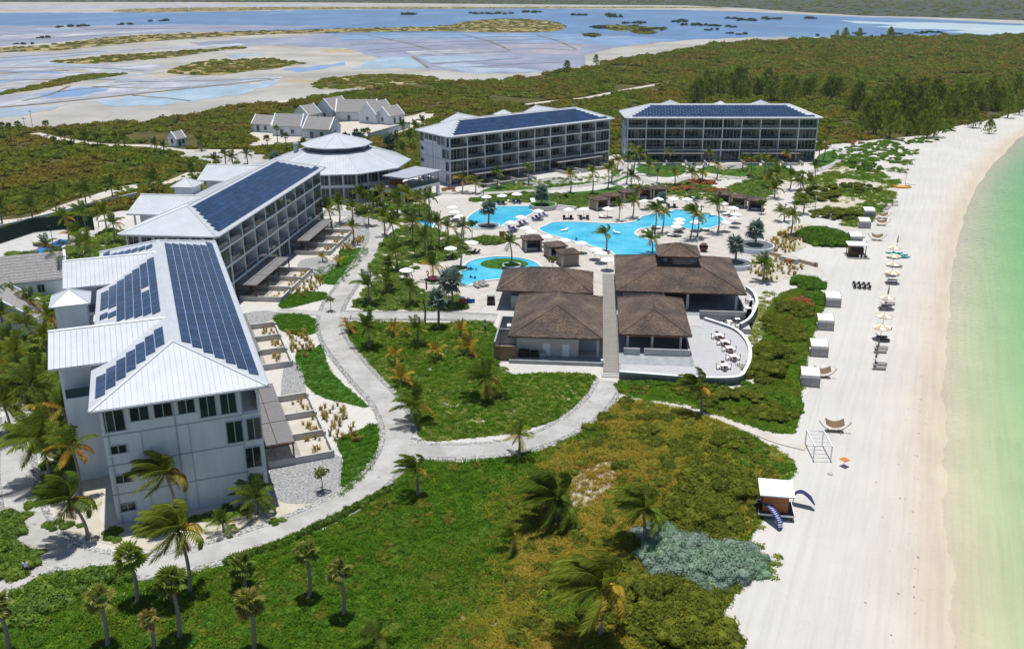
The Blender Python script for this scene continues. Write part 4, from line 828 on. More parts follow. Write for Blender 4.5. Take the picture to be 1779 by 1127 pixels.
while y < ymax:       # deck boards clipped to the terrace outline
    xs = []
    for i in range(len(poly)):
        (xa, ya), (xb, yb) = poly[i], poly[(i+1)%len(poly)]
        if (ya > y+.09) != (yb > y+.09): xs.append(xa+(y+.09-ya)*(xb-xa)/(yb-ya))
    xs.sort()
    for j in range(0, len(xs)-1, 2):
        if xs[j+1]-xs[j] > .8: m.box(xs[j]+.3, xs[j+1]-.3, y, y+.17, .845, .88)
    y += .19
ob('deck_board', m, mat('pale_grey_deck', (.47,.47,.475), .8, .2, var=.12, scale=1.2, stretch=(.3,6,1)), t, kind='stuff')
# upper curved balcony beside the hall
out2 = [rl(*P2(px, py, 1.4)) for px, py in ((1287,566),(1303,556),(1313,540),(1316,525),(1310,510),(1298,500))]
oc2 = cr(out2, 5, False); t = thing('upper_terrace', 'small curved upper terrace wrapping the right side of the dining hall', 'terrace', RO, RA)
ob('base', MB().prism(oc2+[(23.41,oc2[-1][1]),(23.41,oc2[0][1])], 0, .86), CONCL, t); n = len(oc2); L, Rr = ribbon(oc2, .3, 0)
m = MB(); m.v = [(p[0],p[1],z) for z in (0,1.75) for p in oc2]+[(p[0],p[1],z) for z in (0,1.75) for p in L]
for i in range(n-1): m.f += [(i,i+1,n+i+1,n+i),(2*n+i+1,2*n+i,3*n+i,3*n+i+1),(n+i,n+i+1,3*n+i+1,3*n+i)]
ob('parapet', m, CONC, t); L2, R2 = ribbon(oc2, .38, .08); m = MB(); m.v = [(p[0],p[1],1.8) for p in L2]+[(p[0],p[1],1.8) for p in R2]+[(p[0],p[1],1.7) for p in L2]+[(p[0],p[1],1.7) for p in R2]
for i in range(n-1): m.f += [(i,n+i,n+i+1,i+1),(i,i+1,2*n+i+1,2*n+i),(n+i,3*n+i,3*n+i+1,n+i+1)]
ob('coping', m, TRIM, t)
ob('stair_landing', MB().box(12.3,15.4,20.6,25.9,.85,.95).box(12.3,15.4,20.2,20.6,.85,.9), CONCL, t)
# boardwalk
t = thing('boardwalk', 'straight weathered timber boardwalk between the brown-roofed pavilions', 'boardwalk', RO, RA); m = MB(); rnd = random.Random(5)
for i in range(232):
    y = 1.0+i*.215; m.box(-1.15+rnd.uniform(-.03,.03), 1.15+rnd.uniform(-.03,.03), y, y+.19, .36, .42+rnd.uniform(-.008,.008))
ob('plank', m, GREYWOOD, t, kind='stuff'); ob('bearer', MB().box(-1.1,-.9,1,50.8,.1,.359).box(.9,1.1,1,50.8,.1,.359), DKWOOD, t)
for k in range(3): ob('step', MB().box(-1.4,1.4,.62-k*.38,1.0-k*.38,.05,.32-k*.09), CONCL, t)
# ================================================================== VEGETATION
rng = random.Random(11)
def rv(r=1.0): return Vector((rng.gauss(0,1), rng.gauss(0,1), rng.gauss(0,1))).normalized()*r
def bush_mesh(name, mt, n=90, leaf=.2, flat=.75, core=True, seed=1, up=.25, elong=1.0):
    """leaf-sized faces through an uneven dome, radius 1"""
    r_ = random.Random(seed); m = MB(); lobes = [(r_.uniform(-.5,.5), r_.uniform(-.5,.5), r_.uniform(.0,.35), r_.uniform(.42,.75)) for _ in range(6)]+[(0,0,.0,.72)]
    if core:
        for (x, y, z, r) in lobes:
            k = MB().lathe([(r*.82,-.15),(r*.78,.22*flat),(r*.5,.55*flat),(.02,.68*flat)], 6); m.add([(v[0]+x, v[1]+y, v[2]*max(.5,r)+z*flat) for v in k.v], k.f)
    for i in range(n):
        x, y, z, r = lobes[i % len(lobes)]
        d = Vector((r_.gauss(0,1), r_.gauss(0,1), abs(r_.gauss(0,.9))+.05)).normalized(); p = Vector((x, y, z*flat))+Vector((d.x*r, d.y*r, d.z*r*flat))*r_.uniform(.82,1.06)
        nn = (d+Vector((r_.gauss(0,.5), r_.gauss(0,.5), r_.gauss(0,.4)+up))).normalized(); a = nn.cross(Vector((r_.gauss(0,1), r_.gauss(0,1), r_.gauss(0,1)))).normalized(); b = nn.cross(a); s = leaf*r_.uniform(.6,1.35)
        m.add([p-a*s*elong, p-b*s*.55+nn*s*.1, p+a*s*elong, p+b*s*.55+nn*s*.1], [(0,1,2,3)])
    return m.mesh(name, mt)
def tuft_mesh(name, mt, n=16, h=.5, w=.05, spread=.35, seed=1, lean=.5):
    r_ = random.Random(seed); m = MB()
    for i in range(n):
        a = r_.uniform(0, 6.28); d = Vector((math.cos(a), math.sin(a), 0)); s = Vector((-d.y, d.x, 0))*w; b = d*r_.uniform(0, spread*.6); hh = h*r_.uniform(.6,1.2); q = b+d*lean*hh*.35+Vector((0,0,hh*.6)); tip = b+d*lean*hh*r_.uniform(.7,1.2)+Vector((-.12*hh,0,hh*r_.uniform(.75,1)))
        m.add([b-s, b+s, q+s*.8, q-s*.8, tip], [(0,1,2,3),(3,2,4)])
    return m.mesh(name, mt)
# ---- scatter: one object, copies by geometry nodes
def scatter_group():
    g = bpy.data.node_groups.new('scatter', 'GeometryNodeTree')
    g.interface.new_socket('Geometry', in_out='INPUT', socket_type='NodeSocketGeometry'); g.interface.new_socket('Sources', in_out='INPUT', socket_type='NodeSocketCollection'); g.interface.new_socket('Geometry', in_out='OUTPUT', socket_type='NodeSocketGeometry')
    gi = g.nodes.new('NodeGroupInput'); go = g.nodes.new('NodeGroupOutput'); ci = g.nodes.new('GeometryNodeCollectionInfo'); ci.inputs['Separate Children'].default_value = True; ci.inputs['Reset Children'].default_value = True
    ip = g.nodes.new('GeometryNodeInstanceOnPoints'); ip.inputs['Pick Instance'].default_value = True
    def at(nm, ty):
        n = g.nodes.new('GeometryNodeInputNamedAttribute'); n.data_type = ty; n.inputs['Name'].default_value = nm; return n.outputs['Attribute']
    L = g.links.new; L(gi.outputs[0], ip.inputs['Points']); L(gi.outputs[1], ci.inputs['Collection']); L(ci.outputs[0], ip.inputs['Instance'])
    cx = g.nodes.new('ShaderNodeCombineXYZ'); L(at('rz','FLOAT'), cx.inputs[2]); e2 = g.nodes.new('FunctionNodeEulerToRotation'); L(cx.outputs[0], e2.inputs[0]); L(e2.outputs[0], ip.inputs['Rotation'])
    L(at('sc','FLOAT_VECTOR'), ip.inputs['Scale']); L(at('idx','INT'), ip.inputs['Instance Index']); L(ip.outputs[0], go.inputs[0]); return g
SCG = scatter_group()
def source(name, meshes):
    c = bpy.data.collections.new(name)
    for i, me in enumerate(meshes): c.objects.link(bpy.data.objects.new('%s_%02d' % (name, i), me))
    c['n'] = len(meshes); return c
def scatter(name, src, pts, label=None, cat=None):
    """pts: (x, y, z, scale, zscale)"""
    if not pts: return
    me = bpy.data.meshes.new(name); me.from_pydata([p[:3] for p in pts], [], []); n = len(pts); k = src['n']
    a = me.attributes.new('rz','FLOAT','POINT'); a.data.foreach_set('value', [rng.uniform(0,6.28) for _ in pts])
    a = me.attributes.new('idx','INT','POINT'); a.data.foreach_set('value', [rng.randrange(k) for _ in pts])
    a = me.attributes.new('sc','FLOAT_VECTOR','POINT'); a.data.foreach_set('vector', [q for p in pts for q in (p[3], p[3], p[4])])
    o = ob(name, me); o['kind'] = 'stuff'; md = o.modifiers.new('scatter','NODES'); md.node_group = SCG
    idn = [it.identifier for it in SCG.interface.items_tree if it.name == 'Sources'][0]; md[idn] = src
    if label: o['label'] = label; o['category'] = cat
    return o
def wpoly(px): return cr(W(px), 3)
def fill(poly, n, s0, s1, zs=1.0, avoid=(), near=None, keep=None):
    xs = [p[0] for p in poly]; ys = [p[1] for p in poly]; out = []; tries = 0
    while len(out) < n and tries < n*14:
        tries += 1; x = rng.uniform(min(xs), max(xs)); y = rng.uniform(min(ys), max(ys))
        if near:
            d = math.hypot(x, y)
            if rng.random() > min(1, (near/d)**1.3): continue
        if not inpoly(x, y, poly) or any(inpoly(x, y, a) for a in avoid) or (keep and not keep(x, y)): continue
        k = rng.uniform(s0, s1)*(1 if not near else min(2.4, max(1, math.hypot(x,y)/(near*1.6)))); out.append((x, y, 0, k, k*zs*rng.uniform(.75,1.25)))
    return out
def ribavoid(px, wd): c = cr(W(px), 4, False); L, Rr = ribbon(c, wd); return L+Rr[::-1]
def rectb(b, u0, u1, v0, v1): return [bw(b,u0,v0)[:2], bw(b,u1,v0)[:2], bw(b,u1,v1)[:2], bw(b,u0,v1)[:2]]
FOOT = [rectb(b, 0, 64, -8, 23) for b in BL]+[[(-49+21*math.cos(k*.6), 259+21*math.sin(k*.6)) for k in range(11)], W([(430,240),(700,226),(690,190),(440,215)])]
# foliage materials
G_SCRUB = leafmat('scrub_leaf', [(.075,.115,.008),(.135,.18,.014),(.23,.26,.03)], .35, patch=[(.14,.125,.016),(.20,.165,.024),(.27,.20,.036)], pscale=.03)
G_GREEN = leafmat('shrub_leaf', [(.05,.125,.010),(.09,.19,.015),(.16,.27,.025)], .35)
G_LUSH = leafmat('glossy_leaf', [(.06,.125,.010),(.115,.20,.015),(.22,.31,.03)], .38, spec=.3, rough=.5)
G_LAWN = leafmat('groundcover_leaf', [(.045,.125,.006),(.08,.19,.009),(.145,.27,.015),(.31,.42,.05)], .38, patch=[(.10,.16,.012),(.17,.22,.02),(.28,.31,.05)], pscale=.09)
G_GRASS = leafmat('grass_blade', [(.05,.15,.007),(.09,.21,.011),(.15,.29,.02)], .35)
G_DRY = leafmat('dry_grass_blade', [(.20,.20,.018),(.30,.28,.028),(.42,.36,.055)], .38, patch=[(.26,.20,.022),(.37,.26,.035),(.48,.38,.09)], pscale=.06, tint=(1.2,1.15,.7))
G_OLIVE = leafmat('olive_leaf', [(.08,.11,.010),(.135,.16,.016),(.23,.24,.03)], .35)
G_BLUE = leafmat('sea_lavender_leaf', [(.13,.22,.14),(.20,.31,.20),(.30,.42,.28)], .2, patch=[(.17,.21,.21),(.25,.29,.28)], pscale=.25, tint=(1,1.1,.9))
G_GOLD = leafmat('yellow_grass_blade', [(.26,.20,.04),(.40,.30,.07),(.36,.32,.08)], .3, tint=(1.1,1.05,.6))
G_RUST = leafmat('rust_flower', [(.30,.10,.04),(.42,.16,.06),(.26,.10,.05)], .2, tint=(1,.9,.7))
G_YELLOWLEAF = leafmat('pale_yellow_leaf', [(.14,.20,.025),(.30,.34,.07),(.46,.47,.16)], .35)
S_SCRUB = source('scrub_source', [bush_mesh('scrub', G_SCRUB, 150, .17, .6, True, s) for s in (1,2,3,4)])
S_GREEN = source('shrub_source', [bush_mesh('shrub', G_GREEN, 260, .11, .8, True, s) for s in (5,6,7)])
S_LUSH = source('lush_source', [bush_mesh('lush', G_LUSH, 240, .12, .85, True, s) for s in (8,9,10)])
S_LAWN = source('cover_source', [bush_mesh('cover', G_LAWN, 110, .14, .45, False, s, .6) for s in (11,12,13)])
S_GRASS = source('grass_source', [tuft_mesh('grass', G_GRASS, 16, .32, .04, .5, s, .6) for s in (14,15,16)])
S_DRY = source('dry_source', [tuft_mesh('drygrass', G_DRY, 20, .6, .05, .6, s, .9) for s in (17,18,19)])
S_OLIVE = source('olive_source', [bush_mesh('olive', G_OLIVE, 340, .085, .75, True, s, elong=1.5) for s in (20,21,22)])
S_BLUE = source('lavender_source', [bush_mesh('lavender', G_BLUE, 380, .075, .85, True, s) for s in (23,24)])
S_GOLD = source('gold_source', [tuft_mesh('goldgrass', G_GOLD, 24, .75, .04, .25, s, .55) for s in (25,26)])
S_RUST = source('rust_source', [bush_mesh('rust', G_RUST, 90, .2, .7, True, s) for s in (27,28)])
S_YEL = source('yellow_source', [bush_mesh('yellow', G_YELLOWLEAF, 60, .22, .6, False, s, .5) for s in (29,30)])
# ---- scrubland
SC = W(SCRUBPX); AV = FOOT+[ribavoid([(915,182),(960,176),(1020,170),(1080,158),(1165,143)], 4), ribavoid([(60,232),(110,243),(180,252),(262,254),(320,262),(420,262)], 4.5), ribavoid([(-60,392),(60,380),(130,355),(230,325),(300,316),(340,300)], 5), W([(430,258),(500,255),(560,245),(690,238),(760,205),(740,192),(690,203),(450,222)]), W([(290,262),(340,280),(430,300),(480,280),(440,262)])]
def clear(x, y): return math.sin(x*.045+1.3)*math.sin(y*.05)+.5*math.sin(x*.11+y*.09) > -.92
vis = lambda x, y: abs(x) < .62*y+25 and clear(x, y)
scatter('scrubland', S_SCRUB, fill(SC, 16000, .8, 2.9, 1.0, AV, near=260, keep=vis), 'low olive and brown scrub covering the land behind the resort', 'scrub')
far = W([(-600,-9),(2400,-9),(2400,52),(1779,36),(1600,30),(1500,28),(1400,22),(1300,15),(1190,10),(900,8),(590,5),(0,4),(-600,6)])
scatter('far_scrub', S_SCRUB, [(x,y,0,k*5,k*3.2) for x,y,_,k,_ in fill(far, 5000, .8, 1.6, 1, keep=lambda x,y: abs(x) < .6*y)], 'dark far-off scrub along the top of the picture', 'scrub')
pts = []
for p in isl: pts += [(x,y,0,k,k*.6) for x,y,_,k,_ in fill(cr(W(p),3), 240 if p is not isl[0] else 900, 1.2, 3.6)]
scatter('marsh_scrub', S_SCRUB, pts, 'low brown bushes on the islands between the salt ponds', 'scrub')
# ---- lawns
for q_ in ([(800,735),(830,725),(850,735),(825,748)], [(880,715),(915,705),(920,720),(890,730)], [(770,700),(790,694),(800,702),(782,708)], [(690,690),(705,686),(712,696),(698,700)], [(950,690),(985,680),(990,695),(960,705)], [(740,640),(752,637),(756,643),(744,646)]): sheet('sand_patch', cr(W(q_), 4), .045, SANDPATH)
LF, LM, DF = wpoly(LAWNF), wpoly(LAWNM), wpoly(DRYF)
PAV = [ribavoid(MAINP, 3.0), ribavoid([(690,772),(735,783),(800,784),(870,779),(940,762),(1000,732),(1040,697),(1060,662)], 2.5), ribavoid([(1078,688),(1130,694),(1200,708),(1280,737),(1345,763),(1400,778)], 1.2)]
seen = lambda x, y: y > 58 and abs(x) < .6*y+6
SANDP = [cr(W(p),3) for p in ([(985,840),(1010,815),(1060,800),(1075,830),(1050,870),(1000,885)], [(770,1100),(810,1065),(860,1060),(870,1090),(840,1127),(760,1140)])]
for p in SANDP: sheet('sand_patch', p, .07, soil('trodden_sand', [(.24,.20,.14),(.38,.335,.27),(.46,.42,.36)], .9, bump=.05))
def nz(x, y, k=1.0): return .5+.25*(math.sin(x*.31*k+1.7*math.sin(y*.17*k))+math.sin(y*.37*k+1.3*math.sin(x*.23*k+2)))
MOUNDS = [(1248,846,5.0,5.0),(1215,900,4.6,4.0),(1150,1062,5.4,5.0),(1200,1110,4.4,4.4),(1185,975,4.6,4.4),(1240,985,4.6,3.8),(1150,940,3.0,3.0),(1290,970,2.6,2.4),(1215,1010,3.4,2.6)]
MC = [(P(a_,b_).x, P(a_,b_).y, r1, r2) for a_, b_, r1, r2 in MOUNDS]
def inm(x, y): return any(((x-c[0])/c[2])**2+((y-c[1])/c[3])**2 < .8 for c in MC)
dry_ok = lambda x, y: seen(x, y) and not inm(x, y)
scatter('lawn_cover', S_LAWN, fill(LF, 15000, .28, .62, 1, PAV+[DF]+SANDP, keep=seen)+fill(LF, 800, .5, .95, 1.2, PAV+[DF]+SANDP, keep=seen)+fill(LM, 5600, .26, .6, 1, PAV, keep=lambda x, y: nz(x, y, 2.1) > .12)+fill(DF, 9000, .28, .7, 1.1, PAV+SANDP, keep=lambda x, y: dry_ok(x, y) and nz(x, y) > .30+.25*rng.random()), 'bright green creeping ground cover on the big lawns', 'ground cover')
scatter('lawn_grass', S_GRASS, fill(LF, 7000, .8, 1.6, 1, PAV+[DF], keep=seen)+fill(LM, 3000, .7, 1.4, 1, PAV)+sum([fill(wpoly(g), 500, .7, 1.2, .8) for g in GL], []), 'short grass blades on the lawns and clipped verges', 'grass')
EDGE = wpoly([(900,800),(960,780),(950,830),(920,860),(930,960),(900,1060),(860,1140),(790,1140),(830,1040),(850,960),(840,890),(870,840)])
scatter('dry_grass', S_DRY, fill(DF, 8000, .5, 1.25, .8, PAV+SANDP, keep=lambda x, y: dry_ok(x, y) and nz(x, y) < .5+.3*rng.random())+fill(EDGE, 500, .5, 1.0, .8, PAV)+sum([fill(p, 300, .35, .8) for p in SANDP], []), 'tawny wind-blown dry grass on the near dune', 'grass')
scatter('lawn_flower_patch', S_YEL, fill(LM, 1900, .22, .6, .8, PAV, keep=lambda x, y: y < 126 or nz(x, y, 1.7) > .5)+fill(DF, 260, .4, .9, .7, PAV, keep=lambda x, y: x > 18)+fill(LF, 300, .3, .6, .7, PAV+[DF], keep=lambda x, y: seen(x, y) and nz(x, y, 1.4) > .7), 'pale yellow-leaved patches in the lawn', 'ground cover')
# mounds of darker or browner bush in the lawns and on the dunes (px, py, radius m, height factor)
def mound(list_, spread=1.0):
    out = []
    for px, py, rx, ry, n, s in list_:
        c = P(px, py)
        for _ in range(n):
            a = rng.uniform(0,6.28); q = math.sqrt(rng.random()); out.append((c.x+math.cos(a)*rx*q, c.y+math.sin(a)*ry*q, max(0,(1-q*q)*min(rx,ry)*.22*s), s*rng.uniform(.6,1.25), s*rng.uniform(.6,1.2)))
    return out
scatter('dune_shrubs', S_OLIVE, [(x,y,z,k,k*1.1) for x,y,z,k,_ in fill(DF, 420, .4, 1.3, 1, PAV+SANDP, keep=seen)]+[(x,y,z,k,k*.8) for x,y,z,k,_ in fill(LF, 150, .35, .8, 1, PAV+[DF], keep=seen)]+mound([(1248,846,4.2,4.2,60,1.5),(1215,900,4,3.5,46,1.4),(1150,1060,5.0,4.5,80,1.3),(1200,1110,4,4,56,1.3),(1330,650,3.6,3.2,40,1.2),(1220,680,4,2.5,22,.7),(1280,700,6,4,60,.7),(1340,720,3,3,40,.8),(1360,570,3.4,7,90,1.0),(1345,620,3.0,5,50,1.0),(1380,540,3,4,50,1.0),(1420,340,6,8,40,1.2),(1450,375,7,5,55,1.1),(1480,330,8,6,40,1.0),(1130,760,4,4,20,.6),(1250,780,5,4,26,.6),(660,885,2.5,1.2,9,.7),(720,880,1.5,1.2,6,.7),(740,905,2.5,2,9,.6),(780,900,2,1.5,6,.6),(650,975,2,1.5,6,.6),(690,985,2,1,6,.5),(600,1010,2,2,5,.6),(790,815,1.5,1.2,5,.6),(870,865,1.2,.8,4,.6),(470,1000,2.5,1.5,8,.5),(560,1040,3,2,9,.5),(1110,680,3,1.6,12,.6)]), 'olive-brown shrub mounds on the dune and in the lawn', 'shrubs')
scatter('dune_hedge', S_GREEN, [(x,y,z,k,k*.85) for x,y,z,k,_ in fill(LF, 260, .35, .95, 1, PAV+[DF], keep=lambda x, y: seen(x, y) and nz(x, y, .8) > .5)]+fill(wpoly([(1435,252),(1520,246),(1600,240),(1660,222),(1640,240),(1580,262),(1540,300),(1480,300),(1450,280)]), 260, .6, 1.3, .7, keep=lambda x, y: nz(x, y, .5) > .42)+mound([(1432,415,5.4,7.5,230,1.3),(1402,495,3.0,4.2,60,1.1),(1420,520,2.2,3.4,40,1.0),(1160,668,8,1.6,60,.6),(1250,665,5,1.5,30,.6),(1360,700,2.2,4,36,.7),(1500,290,5,9,46,1.0),(1380,700,1,3,14,.6),(1310,800,3,4,30,.6),(1355,815,2,2,18,.6)]), 'dense bright green bushes spilling over the dune edge', 'shrubs')
scatter('red_brown_shrubs', S_RUST, mound([(1395,525,2.2,2.0,24,.8),(1395,548,2.0,1.0,10,.7),(1215,318,5,3.2,40,.9),(1190,330,4,3,20,.8),(1245,332,4,2.2,20,.8),(780,330,3,1.6,12,.7),(1470,240,8,3,16,.9),(1470,248,6,3,14,.9)]), 'rust-brown dry shrubs and coral flowers', 'shrubs')
scatter('sea_lavender', S_BLUE, mound([(1185,975,4.0,3.6,60,1.5),(1240,985,4.0,3.0,55,1.5),(1150,940,2.6,2.6,30,1.1),(1290,970,2.2,2.0,30,1.0),(1215,1010,3.0,2.0,36,1.0),(1255,1110,1.6,1.2,12,.7)]), 'large silvery blue-green sea lavender thicket beside the beach hut', 'shrubs')
# shrub beds round the pools and paths
B_ = []
for g, n, s in [([(645,470),(655,440),(690,400),(740,395),(790,415),(815,438),(790,450),(740,458),(700,478)],420,1.0), ([(620,536),(640,500),(690,482),(720,500),(760,515),(808,520),(806,538),(700,538)],460,.9), ([(808,350),(850,340),(935,335),(1000,340),(1045,340),(1030,358),(965,362),(925,352),(860,352)],330,1.0), ([(1310,300),(1395,300),(1340,325),(1325,350),(1290,330)],200,1.1), ([(600,362),(650,352),(730,350),(745,372),(700,395),(660,385)],140,1.1), ([(690,250),(720,230),(760,240),(725,310),(690,290)],300,1.6), ([(0,450),(100,440),(210,395),(215,430),(160,460),(100,520),(90,640),(0,640)],420,1.7), ([(100,300),(300,270),(450,290),(340,330),(220,345)],160,1.3), ([(-100,600),(90,570),(110,640),(130,720),(150,790),(165,850),(120,900),(70,830),(40,700),(-60,720)],260,1.0), ([(1440,262),(1520,246),(1600,240),(1560,262),(1520,290),(1470,286)],70,1.0), ([(1095,324),(1160,338),(1240,348),(1260,340),(1230,324),(1170,320)],180,.9), ([(850,326),(930,314),(1060,303),(1072,310),(1000,322),(900,331)],90,.7), ([(1264,330),(1300,318),(1340,320),(1325,345)],110,1.0), ([(1112,292),(1180,284),(1190,298),(1130,304)],50,.6), ([(1225,294),(1345,282),(1360,296),(1270,304)],60,.6), ([(560,500),(600,492),(640,450),(660,430),(662,470),(640,500),(620,536),(600,545)],0,.7)]:
    B_ += fill(wpoly(g), n, s*.6, s*1.2, .85, FOOT[:4])
scatter('garden_shrubs', S_LUSH, B_+mound([(850,420,3.4,2.6,44,1.1),(725,365,3,3,14,1.3),(1010,375,1,1,1,.5)]), 'leafy garden shrubs around the pools and villas', 'shrubs')
Y_ = []
for g, n in [([(645,470),(655,440),(690,400),(740,395),(790,415),(815,438),(790,450),(740,458),(700,478)],220), ([(620,536),(640,500),(690,482),(720,500),(760,515),(808,520),(806,538),(700,538)],240), ([(1400,320),(1470,285),(1540,300),(1560,330),(1520,380),(1470,400),(1440,360),(1380,360)],120), ([(1260,340),(1330,305),(1400,305),(1340,330),(1320,370)],150), ([(1310,520),(1345,510),(1330,560),(1318,640),(1300,660)],120), ([(960,350),(1040,338),(1100,330),(1090,345),(1000,362)],160), ([(850,324),(930,313),(1060,302),(1072,310),(1000,322),(900,331)],120), ([(1092,322),(1130,332),(1180,346),(1240,346),(1262,338),(1230,322),(1190,318),(1140,326)],170), ([(1262,326),(1300,316),(1340,318),(1330,340),(1290,338)],120), ([(1205,300),(1300,290),(1360,288),(1340,304),(1260,312)],80), ([(1330,775),(1375,800),(1350,840),(1320,830)],60), ([(1320,905),(1345,950),(1360,1000),(1330,1010),(1300,960)],14)]:
    Y_ += fill(wpoly(g), n, .45, .9, .8)
scatter('variegated_shrubs', S_YEL, Y_, 'yellow-green variegated low shrubs in the pale garden beds', 'shrubs')
DUNE = wpoly([(1078,662),(1220,672),(1300,672),(1318,640),(1325,590),(1345,520),(1400,500),(1432,520),(1420,560),(1405,610),(1388,690),(1376,752),(1280,732),(1180,702),(1095,690)])
DUNE2 = wpoly([(1400,320),(1470,285),(1530,300),(1560,330),(1520,380),(1470,400),(1440,360),(1380,360)])
scatter('dune_cover', S_LAWN, fill(DUNE, 3600, .35, .8, 1)+fill(DUNE2, 1300, .5, 1.1, 1, keep=lambda x, y: nz(x, y, .7) > .45)+fill(wpoly([(1440,300),(1500,265),(1560,270),(1600,250),(1580,290),(1540,330)]), 420, .5, 1.1, 1, keep=lambda x, y: nz(x, y, .8) > .55)+fill(wpoly([(1325,780),(1380,805),(1360,850),(1320,835)]), 160, .3, .7), 'creeping green cover over the beach dunes', 'ground cover')
# ornamental grass clumps in the patio beds
T_ = []
for b, u in PATIO:
    for i in range(9): T_.append((*bw(b, u+rng.uniform(.6,5.6), rng.uniform(-7.2,-5.2)), rng.uniform(.7,1.2), rng.uniform(.8,1.3)))
for b, us in (('B1',(13,19,44,50)),('B2',(13,19,44,50))):
    for u in us:
        for i in range(24): T_.append((*bw(b, u+rng.uniform(-3,3), rng.uniform(-12,-8.4)), rng.uniform(.8,1.2), rng.uniform(.9,1.4)))
T_ += fill(wpoly([(1300,455),(1330,445),(1380,455),(1392,470),(1350,490),(1310,485)]), 70, .9, 1.6)+fill(wpoly([(1330,425),(1370,398),(1400,395),(1395,430),(1350,440)]), 90, 1, 1.6)
scatter('ornamental_grass', S_GOLD, T_, 'golden clumps of ornamental grass in the sandy beds', 'grass')
# clipped hedge along the path and leafy hedge at the lower left
H_ = []
for a, b, n in (((600,892),(690,845),44), ((540,922),(600,895),24), ((395,978),(480,950),34), ((480,950),(540,924),18)):
    A, B = P(*a), P(*b)
    for i in range(n): q = A.lerp(B, (i+rng.random())/n); H_.append((q.x, q.y, 0, rng.uniform(.4,.65), rng.uniform(.8,1.3)))
H_ += mound([(0,920,2.6,3.2,34,1.0),(20,985,2.4,2.6,30,.9),(-10,970,3,4,30,1.0)])
for x, y in ((45,1050),(75,1030),(105,1018),(130,1015),(160,1012),(60,1060),(90,1045),(30,1075),(185,1008)): H_ += mound([(x,y,1.6,1.4,11,1.25)])
H_ += mound([(405,890,2.4,1.2,14,.7),(350,905,2,1.0,10,.6),(200,930,1.8,1.2,9,.6),(250,925,1.6,.8,8,.6),(480,908,.9,.6,3,.7),(75,860,1.5,3,14,.8),(130,800,2,4,20,.9),(110,915,2,1,9,.6)])
scatter('hedge', S_LUSH, H_, 'leafy green hedges lining the path at the lower left', 'hedge')

scatter('seaweed', source('wrack_source', [bush_mesh('wrack', mat('dry_seaweed', (.10,.06,.03), .9, .1), 10, .3, .3, False, s) for s in (71,72)]), [(x, y, .0 if z_ < -3 else -.1, k_, k_*.4) for x, y, z_, k_ in [(*ribbon(SH, -o_ if o_ < 0 else 0, o_ if o_ > 0 else 0)[0 if o_ < 0 else 1][i_], o_, rng.uniform(.04,.2)) for i_, o_ in [(rng.randrange(8, 52), -rng.choice((rng.uniform(2,5),rng.uniform(2,9),rng.uniform(3,3.6)))) for _ in range(110)]]], 'scattered dry seaweed bits along the tide line', 'seaweed')

MG = [(1038,48),(1047,50),(1043,49),(1060,30),(1068,27),(1073,27.5),(1100,41),(1110,41),(1104,46),(1115,52),(1125,54),(1108,55),(1135,52),(1150,50),(1175,38),(1185,37),(1192,38.5),(1196,45),(1212,45),(1205,44),(1240,46),(1250,47),(1268,47.5),(1275,33),(1290,35),(1300,36),(1310,37),(1330,33),(1345,33.5),(1405,33),(1238,53),(1285,60),(875,25),(860,24.5),(845,24.5),(830,24),(700,26),(712,26),(930,22),(925,22.5),(1005,27),(285,37),(120,47),(135,46.5),(220,43),(85,66),(42,78),(1030,64),(1022,62),(1440,64),(1480,62),(1500,60),(1530,63),(1560,60),(1600,58),(1620,57)]
mg = []
for px, py in MG:
    c_ = P(px, py)
    for _ in range(4): mg.append((c_.x+rng.gauss(0,5)*c_.y/1000, c_.y+rng.gauss(0,9)*c_.y/1000, 0, rng.uniform(1.8,4.2)*c_.y/1000, rng.uniform(1.6,3.4)*c_.y/1000))
scatter('mangroves', source('mangrove_source', [bush_mesh('mangrove', leafmat('mangrove_leaf', [(.03,.055,.012),(.05,.08,.018)], .25), 150, .17, .8, True, s) for s in (91,92)]), mg, 'small dark mangrove clumps standing in the lagoon', 'mangroves')
# ---------------------------------------------------------------- palms
WIND = Vector((-1.0, -.12, 0))
def frond_mesh(az, el, L=3.0, wind=.5, droop=.55, seed=0, nleaf=17, lw=.075, ll=.62):
    """one feather leaf leaving the crown at azimuth az, bent by its weight and by the sea wind"""
    r_ = random.Random(seed); m = MB(); d = Vector((math.cos(az)*math.cos(el), math.sin(az)*math.cos(el), math.sin(el))); p = Vector((0,0,0)); N = 10; pts = [p.copy()]; dirs = [d.copy()]
    for i in range(N):
        t = (i+1)/N; d = (d+Vector((0,0,-droop*.34*(t**1.1)))+WIND*wind*.24*t).normalized(); p = p+d*(L/N); pts.append(p.copy()); dirs.append(d.copy())
    m.tube(pts, [.045*(1-.8*i/N)+.006 for i in range(N+1)], 3, False)
    for k in range(nleaf):
        f = .12+.88*(k+.5)/nleaf; x = f*N; i = min(N-1, int(x)); q = pts[i].lerp(pts[i+1], x-i); dd = dirs[i]
        sd = dd.cross(Vector((0,0,1)))
        if sd.length < .1: sd = Vector((0,1,0))
        sd.normalize(); up = sd.cross(dd); ln = ll*L/3*(.55+.9*math.sin(math.pi*min(1,f*.95+.05)))*r_.uniform(.85,1.1)
        for s in (-1, 1):
            e = (sd*s*.95+dd*.62+up*.15+Vector((0,0,-.42-.2*r_.random()))+WIND*wind*.55).normalized(); w_ = (dd*.9+up*.2).normalized()*lw*L/3; tip = q+e*ln+Vector((0,0,-.12*ln)); mid = q+e*ln*.5
            m.add([q-w_*.6, q+w_*.6, mid+w_, mid-w_, tip], [(0,1,2,3),(3,2,4)])
    return m.mesh('frond', FROND)
FR = {}
